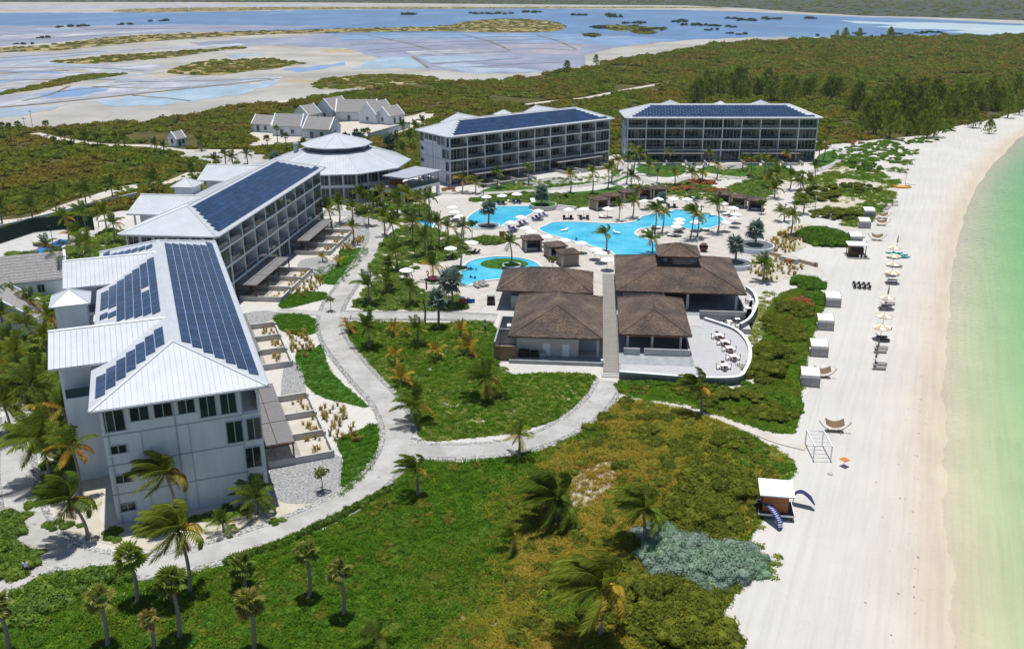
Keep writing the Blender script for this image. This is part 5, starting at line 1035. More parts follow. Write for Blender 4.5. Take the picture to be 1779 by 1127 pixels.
def frond(kind, j):
    key = (kind, j)
    if key not in FR:
        az = j/18*2*math.pi
        el, wd, dr, L = {'up': (R(62), .75, .5, 2.9), 'mid': (R(32), .85, .7, 3.1), 'low': (R(2), .6, .9, 2.9), 'dead': (R(-35), .2, 1.0, 2.4), 'strong': (R(40), 1.9, .6, 3.1), 'strongup': (R(70), 1.8, .45, 2.9), 'stronglow': (R(5), 1.5, .9, 2.8), 'calm': (R(45), .3, .8, 2.9), 'calmlow': (R(10), .25, .95, 2.9), 'calmup': (R(72), .25, .4, 2.6)}[kind]
        FR[key] = frond_mesh(az, el, L, wd, dr, j*7+len(kind))
    return FR[key]
def fan_mesh(name, mt, seed, n=15, r=1.0):
    """stiff fan leaf on a stalk along +x"""
    r_ = random.Random(seed); m = MB(); m.tube([(0,0,0),(.75,0,.12)], [.03,.02], 3, False)
    for i in range(n):
        a = (i/(n-1)-.5)*4.3; c, s = math.cos(a), math.sin(a); w_ = .105; base = Vector((.75,0,.12)); d = Vector((c,s,-.12*abs(a)+r_.uniform(-.08,.08))); sd = Vector((-s,c,0))*w_; L = r*r_.uniform(.85,1.05)*(1-.12*abs(a)/2)
        m.add([base, base+d*L*.55+sd+Vector((0,0,.05)), base+d*L+Vector((0,0,-.1)), base+d*L*.55-sd-Vector((0,0,.03))], [(0,1,2,3)])
    return m.mesh(name, mt)
FAN = [fan_mesh('fan_leaf', SILVER, s) for s in (1,2,3)]; FANG = [fan_mesh('fan_leaf', FROND, s, 13, .8) for s in (4,5,6)]
TR = {}
def trunk_mesh(h, r0, r1, lean, key):
    if key in TR: return TR[key]
    m = MB(); N = 7; pts = []; rad = []
    for i in range(N+1):
        t = i/N; pts.append((lean[0]*t*t+.04*h*math.sin(t*3), lean[1]*t*t, h*t)); rad.append((r0*(1-t)+r1*t)*(1.25 if i == 0 else 1))
    m.tube(pts, rad, 8); TR[key] = m.mesh('trunk', BARK, True); return TR[key]
NP_ = [0]
GREENS = [(.095,.145,.013),(.13,.175,.017),(.16,.19,.02),(.11,.16,.02)]; YEL = [(.36,.25,.03),(.40,.22,.035),(.28,.25,.04)]; BROWNS = [(.20,.12,.045),(.16,.11,.05),(.24,.11,.03)]
def coconut(px, py, h, label, size=1.0, lean=(-.5,0), wind='mid', n=17, col=None, dead=2, yellow=0, base=None, group='coconut palms'):
    NP_[0] += 1; r_ = random.Random(NP_[0]*31); c = P(px, py) if base is None else Vector(base)
    t = thing('coconut_palm', label, 'palm tree', (c.x, c.y, 0), 0, group); hk = round(h*2)/2; key = (hk, round(lean[0],1), round(lean[1],1), size < .8)
    ob('trunk', trunk_mesh(hk, .20 if size >= .8 else .12, .12 if size >= .8 else .09, lean, key), parent=t)
    top = (lean[0]+.04*hk*math.sin(3), lean[1], hk-.05); g = col or r_.choice(GREENS)
    pools = {'mid': ('up','mid','low'), 'strong': ('strongup','strong','stronglow'), 'calm': ('calmup','calm','calmlow')}[wind]
    for i in range(n):
        k = pools[0] if i < n*.3 else (pools[1] if i < n*.7 else pools[2]); j = int((i*18/n*2.4+r_.random()*2)) % 18
        o = ob('frond', frond(k, j), parent=t, loc=top); s = size*r_.uniform(.85,1.12); o.scale = (s,s,s); cc = r_.choice(YEL) if i >= n-yellow else g; v = r_.uniform(.8,1.2); o.color = (cc[0]*v, cc[1]*v, cc[2]*v, 1)
    for i in range(dead):
        o = ob('dry_frond', frond('dead', r_.randrange(18)), parent=t, loc=top); s = size*r_.uniform(.6,.9); o.scale = (s,s,s); o.color = (*r_.choice(BROWNS), 1)
    return t
def fanpalm(px, py, h, label, size=1.0, silver=True, n=20, r0=.24, r1=.2, col=None, group='fan palms', base=None, skirt=True):
    NP_[0] += 1; r_ = random.Random(NP_[0]*17); c = P(px, py) if base is None else Vector(base)
    t = thing('silver_fan_palm' if silver else 'thatch_palm', label, 'palm tree', (c.x, c.y, 0), 0, group); hk = round(h*2)/2; ln = (r_.uniform(-.25,.1), r_.uniform(-.1,.1))
    ob('trunk', trunk_mesh(hk, r0, r1, ln, ('f', hk, r0, NP_[0] % 5)), parent=t); l2 = [k for k in TR if k == ('f', hk, r0, NP_[0] % 5)]
    top = (ln[0]+.04*hk*math.sin(3), ln[1], hk-.05)
    lib = FAN if silver else FANG; base_c = col or ((.17,.235,.21) if silver else (.12,.14,.025))
    for i in range(n):
        o = ob('fan_leaf', lib[i % 3], parent=t, loc=top); f = i/n; pitch = R(75-135*f) if skirt else R(75-100*f); az = i*2.4+r_.uniform(-.3,.3)
        o.rotation_euler = (r_.uniform(-.4,.4), -pitch, az); s = size*r_.uniform(.85,1.15); o.scale = (s,s,s); cc = base_c if (f < .86 or not skirt) else ((.22,.16,.06) if not silver else (.14,.19,.13)); v = r_.uniform(.75,1.25); o.color = (cc[0]*v, cc[1]*v, cc[2]*v, 1)
    return t
# foreground and mid-ground coconut palms: px, py, height, size, lean, wind, fronds, yellow, label
CO = [
 (153,937,5.0,1.3,(-1.2,-.3),'strong',26,3,'windswept coconut palm leaning over the path at the front block\'s left corner'),
 (86,833,5.5,1.45,(-.5,0),'mid',26,3,'large coconut palm left of the front block beside the curving path'),
 (70,742,6.0,1.5,(-.4,0),'mid',26,3,'broad coconut palm at the left edge, level with the front block\'s eaves'),
 (20,760,5.0,1.25,(-.3,0),'mid',18,1,'coconut palm cropped by the left edge above the path'),
 (38,668,5.0,1.2,(-.3,0),'mid',18,1,'dark coconut palm at the left edge below the white cottage'),
 (306,906,6.0,1.25,(-.4,-.2),'strong',24,5,'bent windblown palm in front of the front block\'s blank end wall'),
 (330,1028,7.0,1.35,(-.4,0),'strong',28,4,'tallest dark palm in the lower left hedge with an orange dead frond'),
 (446,892,1.8,1.0,(-.1,0),'mid',18,0,'squat dark palm at the front block\'s right-hand corner'),
 (388,924,1.2,.75,(0,0),'calm',12,1,'young palm in the sand bed under the front block\'s end wall'),
 (725,862,3.4,.9,(-.2,0),'strong',15,3,'small windblown palm at the path fork on the near lawn'),
 (901,793,3.2,.85,(0,0),'mid',13,4,'lone small palm on the lower verge of the curved path'),
 (966,908,3.0,1.5,(-.3,0),'strong',28,3,'bushy dark palm in the middle of the near lawn'),
 (890,955,1.4,.8,(0,0),'strong',8,2,'little tattered palm left of the dry grass on the near lawn'),
 (1042,1110,5.5,1.6,(-.3,0),'strong',28,7,'biggest near palm at the bottom with browned lower fronds'),
 (1116,948,4.5,1.25,(-.2,0),'strong',24,2,'dark windswept palm beside the sea lavender thicket'),
 (655,1122,1.2,.8,(0,0),'mid',9,2,'sprouting palm low at the bottom edge of the lawn'),
 (640,603,3.6,1.05,(0,0),'calm',18,1,'round full palm at the upper left of the oval lawn'),
 (720,735,2.6,1.15,(0,0),'mid',17,3,'spreading palm at the lower left of the oval lawn'),
 (843,690,3.2,1.25,(0,0),'mid',18,5,'large yellow-tipped palm beside the kitchen building\'s timber gate'),
 (725,598,2.6,.95,(0,0),'calm',13,2,'green palm in the upper middle of the oval lawn'),
 (1218,718,4.2,1.05,(-1.0,0),'strong',20,4,'leaning palm on the sandy track below the dining terrace'),
 (800,466,5.6,.95,(-.1,0),'mid',15,2,'slender tall palm in the planter ring by the small round pool'),
 (888,462,5.0,.95,(-.3,0),'calm',15,2,'slender palm in the white ring on the pool island'),
 (1053,437,4.2,.9,(-.4,0),'strong',13,2,'windblown palm at the pool edge left of the big thatched roof'),
 (1133,440,3.5,.95,(-.5,0),'mid',14,4,'palm drooping over the main pool behind the cupola'),
 (1137,409,6.2,1.1,(0,0),'strong',18,3,'tallest palm on the pool sun deck'),
 (1150,405,5.0,.85,(.2,0),'mid',14,1,'slim palm behind the tallest one on the sun deck'),
 (1199,416,6.4,1.0,(.4,0),'strong',16,4,'leaning sun-deck palm, left of the pair by the lounge beds'),
 (1211,412,5.2,.95,(0,0),'mid',15,3,'shorter sun-deck palm, right of the pair by the lounge beds'),
 (1247,404,6.8,1.0,(-.9,0),'mid',16,2,'curved tall palm at the right end of the main pool'),
 (1075,383,4.2,.75,(0,0),'calm',12,3,'small yellowish palm in the green bed on the pool\'s far edge'),
 (1099,379,4.6,.9,(0,0),'mid',14,3,'right-hand palm in the green bed on the pool\'s far edge'),
 (1325,488,3.6,1.0,(-.1,0),'mid',17,1,'dark palm in the sand garden right of the dining hall'),
 (752,487,3.2,1.0,(0,0),'calm',14,6,'yellow-fronded palm over the pink flamingo'),
 (1373,411,5.0,1.0,(0,0),'mid',15,2,'palm in the dune garden left of the big round bush'),
 (1388,352,5.5,1.05,(-.3,0),'mid',16,2,'dark palm on the dune right of the cabanas'),
 (590,388,5.2,1.05,(0,0),'calm',17,1,'palm in front of the lobby, left of the pair'),
 (612,390,4.5,.8,(.2,0),'calm',11,1,'thin curved palm beside the lobby forecourt'),
 (628,372,5.2,1.1,(0,0),'calm',18,1,'full green palm against the lobby windows'),
 (690,380,5.0,1.1,(0,0),'mid',18,3,'leftmost palm of the clump below the roof terrace'), (708,372,5.5,1.1,(0,0),'mid',17,4,'yellowing palm in the clump below the roof terrace'), (728,378,5.0,1.0,(0,0),'mid',16,5,'orange-tipped palm in the clump below the roof terrace'), (745,383,6.0,1.0,(0,0),'mid',17,1,'rightmost palm of the clump below the roof terrace'),
 (748,433,6.5,.9,(0,0),'calm',14,2,'palm behind the tiny splash pool'), (762,432,6.0,1.0,(0,0),'calm',16,0,'dark palm right of the tiny splash pool'), (804,432,5.0,.85,(0,0),'mid',13,1,'palm between the hedge and the white umbrella'), (668,410,4.5,1.0,(0,0),'calm',15,2,'palm at the bend of the path below the lobby'), (614,425,4.0,.8,(0,0),'calm',12,4,'yellow palm in the far patio garden beside the lobby block'),
]
for px, py, h, s, ln, wd, n, y, lb in CO: coconut(px, py, h, lb, s, ln, wd, n, None, 3 if s > 1 else 1, y)
# golden young palms on the oval lawn
for px, py, h, s, lb in [(606,577,1.2,.8,'golden young palm at the top left tip of the oval lawn'), (684,580,1.2,.75,'golden young palm near the top of the oval lawn'), (800,587,1.3,.75,'golden young palm at the top right of the oval lawn'), (757,625,1.4,.75,'orange young palm in the centre of the oval lawn'), (686,632,1.3,.7,'orange young palm at the left of the oval lawn'), (697,668,1.2,.9,'orange young palm behind the spreading lawn palm'), (812,615,1.0,1.0,'golden bushy palm right of centre on the oval lawn'), (588,462,1.2,.7,'golden young palm on the verge below the lobby block'), (560,455,1.0,.6,'orange young palm in the gravel beside the lobby block'), (705,585,.9,.5,'tiny golden seedling palm on the oval lawn')]:
    coconut(px, py, h, lb, s, (0,0), 'calm', 9, (.40,.28,.035), 1, 4, group='golden young palms')
# palms in front of the two rear blocks and along the back lawn
far_co = [(803,334,3.6,1.1,6),(826,336,3.0,.9,6),(863,326,4.2,.9,2),(918,320,5.2,.8,1),(991,334,5.2,.85,5),(1029,336,6.2,.9,2),(1056,328,5.6,.9,6),(1088,320,7.6,.95,2),(1100,304,8.2,.9,1),(1141,318,3.0,.7,5),(1162,286,3.8,.75,4),(1172,322,3.6,.8,4),(1199,346,7.0,1.15,4),(1219,318,3.0,.8,7),(1231,288,4.0,.85,2),(1245,312,4.4,.8,6),(1289,296,3.4,.8,3),(1303,308,5.4,.9,4),(1326,312,6.6,.85,2),(1332,310,5.4,.7,1),(1365,292,4.6,.75,6),(1413,322,5.4,.9,2),(1420,286,6.0,.9,2),(1430,280,7.0,1.0,3),(1347,300,3.0,.7,4),(1112,346,3.0,.7,3)]
far_co.sort()
words = ['yellowing','slim','leaning','small','bushy','tall']
for i, (px, py, h, s, y) in enumerate(far_co):
    where = 'in front of the angled hotel block' if px < 1080 else ('between the two rear hotel blocks' if px < 1110 else 'in front of the rear hotel block')
    grp = [q for q in far_co if (q[0] < 1080) == (px < 1080) and (1080 <= q[0] < 1110) == (1080 <= px < 1110)]
    lb = '%s palm %s, %s from the left' % ('tall' if h > 5 else ('yellow' if y > 4 else 'small green'), where, ORD[grp.index((px,py,h,s,y))] if grp.index((px,py,h,s,y)) < 16 else 'near last')
    coconut(px, py, h, lb, s, (rng.uniform(-.3,.2),0), 'calm' if rng.random() < .6 else 'mid', 12, None, 0, y, group='palms before the rear blocks')
# row behind the left block, and palms round the houses
bk = [(4,392,4.5),(57,388,4.5),(98,374,4.8),(150,364,5.0),(196,352,5.2),(268,338,4.6),(335,318,4.0),(375,300,4.0),(392,290,4.0),(405,296,4.2),(430,290,4.0),(350,262,3.5),(270,268,3.5),(285,270,3.2)]
for i, (px, py, h) in enumerate(bk):
    lb = ('dark coconut palm in the row behind the garden wall, %s from the left' % ORD[i]) if i < 6 else ('coconut palm beside the lobby drive, %s from the left of its clump' % ORD[i-6])
    coconut(px, py, h, lb, 1.15 if i < 6 else .95, (0,0), 'mid' if i < 6 else 'calm', 15, (.08,.12,.016), 1, 1, group='palms behind the blocks')
for i, (px, py) in enumerate([(690,262),(700,285),(712,262),(722,240),(735,232),(700,240),(680,300)]): coconut(px, py, 4.5, 'lush palm in the grove between lobby and angled block, %s by distance' % ORD[i], 1.1, (0,0), 'calm', 14, (.08,.13,.016), 0, 2, group='palm grove')
EX = [('in the pool garden below the lobby', [(684,430),(716,424),(690,470),(738,446),(778,424)], (3.0,5.5)), ('in the shrub bed above the straight path', [(640,528),(672,510),(712,530)], (2.2,3.4)), ('in the palm belt at the left edge', [(10,600),(55,610),(85,650),(25,640),(60,570),(5,690),(95,720),(105,610),(120,790),(95,770),(45,700),(30,570),(140,860),(75,690)], (4.5,6.5)), ('in the grove behind the tennis court', [(120,420),(150,412),(185,405),(200,425),(140,445),(90,470),(160,470),(60,500),(110,500)], (4.0,6.0)), ('among the yellow shrubs right of the cabanas', [(1335,328),(1350,318),(1372,330),(1395,372),(1362,385),(1345,345),(1405,340)], (2.6,4.6)), ('beside the lobby forecourt wall', [(560,382),(575,395),(650,368),(665,360),(640,392)], (3.0,4.5)), ('on the lawn between the two rear blocks', [(1072,296),(1110,286),(1095,330),(1125,305),(1062,318)], (2.6,4.6))]
for where, lst, (h0, h1) in EX:
    lst = sorted(lst)
    for i, (px, py) in enumerate(lst):
        coconut(px, py, rng.uniform(h0, h1), 'feathery palm %s, %s from the left' % (where, ORD[i]), rng.uniform(.85,1.2), (rng.uniform(-.5,.3), rng.uniform(-.2,.2)), rng.choice(('mid','calm','calm')), 14, None, 1, rng.choice((0,1,3,5)), group='garden palms')
# silver fan palms
for px, py, h, s, lb in [(848,394,4.6,1.5,'silver fan palm on the rim of the upper pool'), (940,362,4.2,1.55,'silver fan palm in the raised grey planter'), (1311,431,4.0,1.6,'silver fan palm in the larger white planter'), (1276,461,4.4,1.4,'silver fan palm in the white planter beside the dining hall'), (785,532,4.4,1.75,'large silver fan palm by the deck corner below the round pool'), (761,568,4.8,1.3,'silver fan palm on the straight path above the oval lawn'), (678,262,4.0,1.9,'blue-silver fan palm in the grove right of the lobby'), (478,285,2.2,1.5,'silver fan palm behind the lobby roof edge'), (1150,352,1.5,1.0,'low silver fan palm behind the cabanas')]:
    fanpalm(px, py, h, lb, s, True, 22)
# tall thatch palms with bare trunks
for px, py, h, s, n, c, lb in [(239,1047,5.2,1.15,22,(.22,.28,.045),'thatch palm with full pale crown at the path, lower left'), (187,1122,5.0,1.0,18,(.21,.23,.055),'thatch palm with tattered straw crown, second from the lower left corner'), (312,1108,6.2,1.1,20,(.14,.19,.03),'tall thatch palm standing right under the dead orange frond'), (268,1131,3.6,.8,12,(.25,.20,.06),'short thatch palm with nearly bare brown crown at the bottom edge'), (442,1129,5.0,1.05,17,(.21,.20,.045),'thatch palm with drooping brown crown at the bottom edge'), (425,1022,2.4,1.1,18,(.16,.21,.04),'stubby thatch palm in the hedge line above the lawn'), (538,1037,4.8,.95,17,(.19,.22,.045),'upright thatch palm on the lawn, left of the right-hand pair'), (597,1068,4.8,.95,16,(.20,.21,.05),'upright thatch palm on the lawn, right of the right-hand pair'), (16,1135,4.8,1.0,16,(.19,.20,.045),'thatch palm cropped at the bottom left corner'), (676,497,5.2,.85,20,(.11,.14,.025),'round-headed thatch palm beside the path near the round pool'), (738,560,4.0,.35,8,(.08,.09,.02),'thin bare sapling palm on the straight path')]:
    fanpalm(px, py, h, lb, s, False, n, .19, .15, c, 'thatch palms', skirt=True)
# small round-headed palms lining the access road
road = [(8,245,5.5),(20,252,6.5),(35,240,5),(83,236,4.6),(98,246,4.2),(96,262,3.4),(107,250,3.6),(114,250,3.6),(125,252,4),(148,256,4.4),(154,256,4.2),(170,257,4.2),(175,258,4.0),(201,257,4.0),(216,258,3.8),(482,248,5),(497,262,5.2),(529,272,5.2),(565,280,5),(600,262,5),(620,255,4.8),(632,252,4.6),(640,250,4.6),(465,262,4)]
for i, (px, py, h) in enumerate(road):
    fanpalm(px, py, h, ('small round-headed palm along the access road, %s from the left' % (ORD[i] if i < 15 else 'last')) if i < 15 else 'slender round-headed palm before the gabled houses, %s from the left' % ORD[i-15], 1.15, False, 11, .16, .13, (.10,.13,.022), 'avenue palms', skirt=False)
# ---------------------------------------------------------------- casuarina trees along the beach behind the rear block
def casuarina_mesh(seed, h=9.0):
    r_ = random.Random(seed); m = MB(); 
    for i in range(330):
        t = r_.random()**.8; z = h*(.08+.9*t); rad = (1-t)**.6*h*.33+.35; a = r_.uniform(0,6.28); q = rad*math.sqrt(r_.random()); x, y = q*math.cos(a), q*math.sin(a); L = r_.uniform(.6,1.3); w_ = r_.uniform(.12,.26)
        d = Vector((math.cos(a)*.5+r_.gauss(0,.3), math.sin(a)*.5+r_.gauss(0,.3), .9)).normalized(); s = d.cross(Vector((r_.gauss(0,1), r_.gauss(0,1), 0))).normalized()*w_; p = Vector((x,y,z))
        m.add([p-d*L*.5, p+s, p+d*L, p-s], [(0,1,2,3)])
    return m.mesh('crown', FROND)
CAS = [casuarina_mesh(s) for s in (1,2,3,4)]; CTR = MB().tube([(0,0,0),(.1,0,4),(0,.1,8)], [.22,.14,.04], 6).mesh('trunk', BARK2)
cas = []
for poly, n in (([(1185,168),(1230,148),(1330,146),(1460,162),(1470,188),(1380,184),(1290,178),(1200,184)],46), ([(1470,196),(1540,172),(1650,172),(1680,205),(1610,234),(1490,240)],70), ([(1660,180),(1760,165),(1779,185),(1690,208)],16), ([(1380,66),(1560,64),(1570,68),(1390,70)],7)):
    cas += [(x, y) for x, y, *_ in fill(W(poly), n, 1, 1)]
cas += [P2(1610,240), P2(1622,238), P2(1718,232), P2(1690,222), P2(1750,205), P2(1770,200), P2(1680,212), P2(1640,226), P2(1545,240), P2(985,128), P2(1035,114)]
cas.sort(key=lambda c: (round(c[1]/25), c[0]/c[1]))
for i, (x, y) in enumerate(cas):
    if i >= len(cas): break
    t = thing('casuarina_tree', 'feathery casuarina in the grove behind the beach, row %s from the front, tree %s along' % (ORD[min(15, int(i/12))], ORD[i % 12]), 'tree', (x, y, 0), rng.uniform(0,6.28), 'casuarina grove'); s = rng.uniform(.75,1.5); t.scale = (s*1.12,s*1.12,s*rng.uniform(.72,1.05))
    ob('trunk', CTR, parent=t); o = ob('crown', CAS[i % 4], parent=t); v = rng.uniform(.75,1.2); o.color = (.16*v,.205*v,.026*v,1)
# small leafy trees
def tree_mesh(seed): return bush_mesh('crown', FROND, 170, .2, .9, False, seed)
SMT = [tree_mesh(s) for s in (61,62)]; STR = MB().tube([(0,0,0),(.05,.02,1.2),(0,.05,2.1)], [.07,.05,.03], 6).mesh('trunk', BARK2)
for px, py, s, c, lb in [(575,541,.75,(.12,.16,.05),'small sapling in the round gravel bed at the path junction'), (560,853,.8,(.13,.15,.04),'small sparse tree on the gravel beside the front block'), (820,395+20,1.2,(.05,.09,.015),'leafy tree beside the hedge above the round pool'), (960,476,1.0,(.12,.13,.03),'yellowish shrub tree behind the lower cabanas'), (720,450,1.0,(.07,.10,.02),'small garden tree beside the thatch palm path'), (1322,372,1.0,(.05,.09,.02),'small tree at the right-hand end of the cabanas'), (1275,395-20,1.0,(.06,.09,.02),'leafy tree beside the right-hand cabanas'), (690,352,1.3,(.05,.085,.015),'dense tree at the corner of the roof terrace'), (655,372,1.1,(.05,.085,.015),'dense tree at the lobby forecourt'), (840,340,.9,(.06,.09,.02),'leafy shrub tree on the lawn below the angled block')]:
    c0 = P(px, py); t = thing('small_tree', lb, 'tree', (c0.x, c0.y, 0)); t.scale = (s*1.3,)*3; ob('trunk', STR, parent=t); o = ob('crown', SMT[int(px) % 2], parent=t, loc=(0,0,2.0)); o.color = (*c, 1)
# boulders
for px, py, s, lb in [(721,762,.55,'pale boulder at the path fork'), (728,764,.4,'smaller pale boulder at the path fork'), (1008,312,1.0,'pale boulder on the gravel before the angled block')]:
    c0 = P(px, py); m = MB().lathe([(.9,0),(1,.25),(.8,.6),(.4,.8),(.02,.85)], 9); r_ = random.Random(px); m.v = [(x*r_.uniform(.85,1.15), y*r_.uniform(.75,1.0), z) for x,y,z in m.v]; o = ob('boulder', m, mat('limestone', (.5,.49,.46), .9, .2, var=.12, scale=3, bump=.05) if 'limestone' not in MATS else MATS['limestone'], loc=(c0.x, c0.y, 0)); o.scale = (s,s,s); tag(o, lb, 'rock')
# ================================================================== FURNITURE, BEACH THINGS, PEOPLE
def canopy(r, h, n=8, mt=CLOTHW, sag=.12):
    m = MB(); vs = [(0,0,h)]+[(r*math.cos(2*math.pi*k/n), r*math.sin(2*math.pi*k/n), 0) for k in range(n)]+[(r*.5*math.cos(2*math.pi*k/n), r*.5*math.sin(2*math.pi*k/n), h*.56) for k in range(n)]+[(r*math.cos(2*math.pi*k/n), r*math.sin(2*math.pi*k/n), -sag) for k in range(n)]
    for k in range(n):
        j = (k+1)%n; m.f += [(0,1+n+k,1+n+j),(1+n+k,1+k,1+j,1+n+j),(1+k,1+2*n+k,1+2*n+j,1+j)]
    m.v = vs; return m
def stripe(r, h, n=8, k=0):
    a, b = 2*math.pi*k/n, 2*math.pi*(k+1)/n; e = .012
    p = lambda q, t, z: (q*math.cos(t), q*math.sin(t), z+e); return MB().add([p(0,0,h), p(r*.5,a,h*.56), p(r*.5,b,h*.56), p(r,a,0), p(r,b,0)], [(0,1,2),(1,3,4,2)])
def umb_proto(r, hh, mt, striped=False, tail=.55):
    p = Proto(); p.part('pole', MB().cyl(0,0,0,hh+tail,.035,n=6), TEAK); p.part('base', MB().cyl(0,0,0,.12,.32,.28,10), CONC); c = p.part('canopy', canopy(r, tail, 8, mt), mt, loc=(0,0,hh))
    if striped:
        for k in (0,2,4,6): p.part('stripe', stripe(r, tail, 8, k), TAN, parent=c)
    p.part('finial', MB().cyl(0,0,hh+tail,hh+tail+.12,.05,.02,6), TEAK); return p
U_POOL = umb_proto(1.45, 2.15, CLOTHW); U_BEACH = umb_proto(1.5, 2.0, CLOTH, True, .5)
U_SHUT = Proto(); U_SHUT.part('pole', MB().cyl(0,0,0,2.7,.035,n=6), TEAK); U_SHUT.part('furled_canopy', MB().lathe([(.05,1.0),(.17,1.15),(.13,1.9),(.05,2.6)], 8), mat('taupe_canvas', (.30,.25,.20), .9, .1, var=.1, scale=4))
def put_u(lst, proto, fmt, grp, z=2.15):
    for i, (px, py) in enumerate(lst):
        c = P(px, py, z); proto.place('umbrella', fmt % ORD[i], 'umbrella', (c.x, c.y, .06), rng.uniform(0,.8), grp)
put_u([(845,342.5),(872,340.5),(898,338)], U_POOL, 'white umbrella behind the upper pool, %s from the left', 'pool umbrellas')
put_u([(786,361),(790,369),(798,377)], U_POOL, 'white umbrella left of the upper pool, %s from the back', 'pool umbrellas')
put_u([(888,387),(905,378),(935,367)], U_POOL, 'white umbrella over blue loungers below the upper pool, %s from the left', 'pool umbrellas')
put_u([(913,397),(923,403),(950,412),(981,418)], U_POOL, 'white umbrella between the lower cabanas and main pool, %s from the left', 'pool umbrellas')
put_u([(988,365),(1014,364),(1056,363)], U_POOL, 'white umbrella on the main pool\'s far side, %s from the left', 'pool umbrellas')
put_u([(1010,423),(1034,434),(1044,440),(1055,452)], U_POOL, 'white umbrella on the deck left of the big thatched roof, %s from the back', 'pool umbrellas')
put_u([(783,432),(820,422)], U_POOL, 'white umbrella beside the tall hedge near the round pool, %s from the left', 'pool umbrellas')
put_u([(706,470)], U_POOL, 'lone white umbrella over a dark table near the path, %s of its kind', 'pool umbrellas')
put_u([(1120,350),(1144,346.5),(1170,346),(1194,347)], U_POOL, 'white umbrella before the rear cabanas, %s from the left', 'pool umbrellas')
put_u([(1181,382),(1179,388),(1175,394)], U_POOL, 'white umbrella on the sun-deck point in the main pool, %s from the back', 'pool umbrellas')
put_u([(1209,386.5),(1256,354),(1274,362),(1279,373),(1276,380),(1260,387)], U_POOL, 'white umbrella at the right end of the main pool, %s counted clockwise', 'pool umbrellas')
put_u([(1553,431),(1553,445),(1551,459),(1551,474),(1541,517),(1536,549),(1532,569)], U_BEACH, 'cream and tan striped beach umbrella, %s from the far end of the row', 'beach umbrellas', 2.0)
put_u([(1550,340),(1540,352),(1560,416),(1544,504),(1527,596),(1523,614)], U_SHUT, 'furled taupe beach umbrella, %s from the far end', 'furled umbrellas', 1.8)
# loungers
def lounger_proto(frame, cush, back=.55, pad=.1, L=1.95, Wd=.7):
    p = Proto(); m = MB(); m.box(-.35*L/.97,L*.5,-Wd/2,Wd/2,.27,.33); p.part('frame', m, frame)
    for x in (-.32*L, .44*L):
        for y in (-Wd/2+.05, Wd/2-.05): p.part('leg', MB().box(x-.03,x+.03,y-.03,y+.03,0,.27), frame)
    p.part('mattress', MB().box(-.16*L,L*.5,-Wd/2+.02,Wd/2-.02,.331,.331+pad), cush)
    a = R(38); b = MB(); x0 = -.165*L; l = .38*L; c, s = math.cos(a), math.sin(a)
    b.add([(x0,-Wd/2,.34),(x0,Wd/2,.34),(x0-l*c,Wd/2,.34+l*s),(x0-l*c,-Wd/2,.34+l*s),(x0+pad*s,-Wd/2,.34+pad*c),(x0+pad*s,Wd/2,.34+pad*c),(x0-l*c+pad*s,Wd/2,.34+l*s+pad*c),(x0-l*c+pad*s,-Wd/2,.34+l*s+pad*c)], [(3,2,1,0),(4,5,6,7),(0,1,5,4),(2,3,7,6),(1,2,6,5),(3,0,4,7)])
    p.part('backrest', b, cush); return p
L_NAVY = lounger_proto(TRIM, NAVY); L_CHAR = lounger_proto(CHARCOAL, CHARCOAL, pad=.05); L_TEAK = lounger_proto(TEAK, CLOTHW, L=2.3, Wd=1.2, pad=.16); L_GREY = lounger_proto(GREYWOOD, GREYWOOD, pad=.05, L=2.1, Wd=.75); L_FLOAT = lounger_proto(CLOTHW, CLOTHW, pad=.08)
def put_l(lst, proto, fmt, grp, ang, name='sun_lounger', cat='lounger', z=.06):
    for i, q in enumerate(lst):
        c = P(q[0], q[1]); a = q[2] if len(q) > 2 else ang; proto.place(name, fmt % ORD[i], cat, (c.x, c.y, z), R(a), grp)
put_l([(866,356),(875,356),(893,354),(902,354)], L_NAVY, 'navy-cushioned lounger behind the upper pool, %s from the left', 'navy loungers', -80)
put_l([(887,399),(895,401),(906,392),(913,390),(928,384),(934,381),(940,378),(947,376)], L_NAVY, 'navy-cushioned lounger in the slanting row below the upper pool, %s from the left', 'navy loungers', -52)
put_l([(790,384),(794,389),(799,394)], L_NAVY, 'navy lounger in umbrella shade left of the upper pool, %s from the back', 'navy loungers', 20)
put_l([(980,381),(992,381),(1009,381),(1021,381),(1144,361),(1162,361),(1172,361)], L_CHAR, 'dark woven lounger facing the main pool, %s from the left', 'dark loungers', -90)
put_l([(782,449),(776,453),(821,440),(828,441)], L_CHAR, 'dark lounger under the hedge-side umbrellas, %s in order', 'dark loungers', -150)
put_l([(926,352,-80),(1047,379,-20),(1262,374,200)], L_TEAK, 'wide white daybed on teak base at the pool edge, %s from the left', 'daybeds', 0, 'daybed', 'daybed')
put_l([(1121,404,20),(1139,398,15),(1168,411,150),(1179,403,120),(1223,401,0),(1131,413,60)], L_TEAK, 'white cushioned teak bed on the sun deck, %s from the left', 'sun-deck beds', 0, 'daybed', 'daybed')
put_l([(1553,352),(1553,358),(1540,362),(1536,365)], L_GREY, 'grey slatted lounger at the far end of the beach, %s from the back', 'beach loungers', 0)
put_l([(1560,447),(1558,464),(1546,480),(1549,489),(1548,494),(1544,529),(1538,534),(1536,539)], L_GREY, 'grey beach lounger in the long seaside row, %s from the back', 'beach loungers', -8)
put_l([(1530,588),(1534,593)], L_CHAR, 'dark beach lounger in the shade of the last umbrella, %s of two', 'beach loungers', -8)
put_l([(1530,606),(1528,612),(1528,634),(1526,641)], L_GREY, 'pale grey beach lounger at the near end of the row, %s from the back', 'beach loungers', -8)
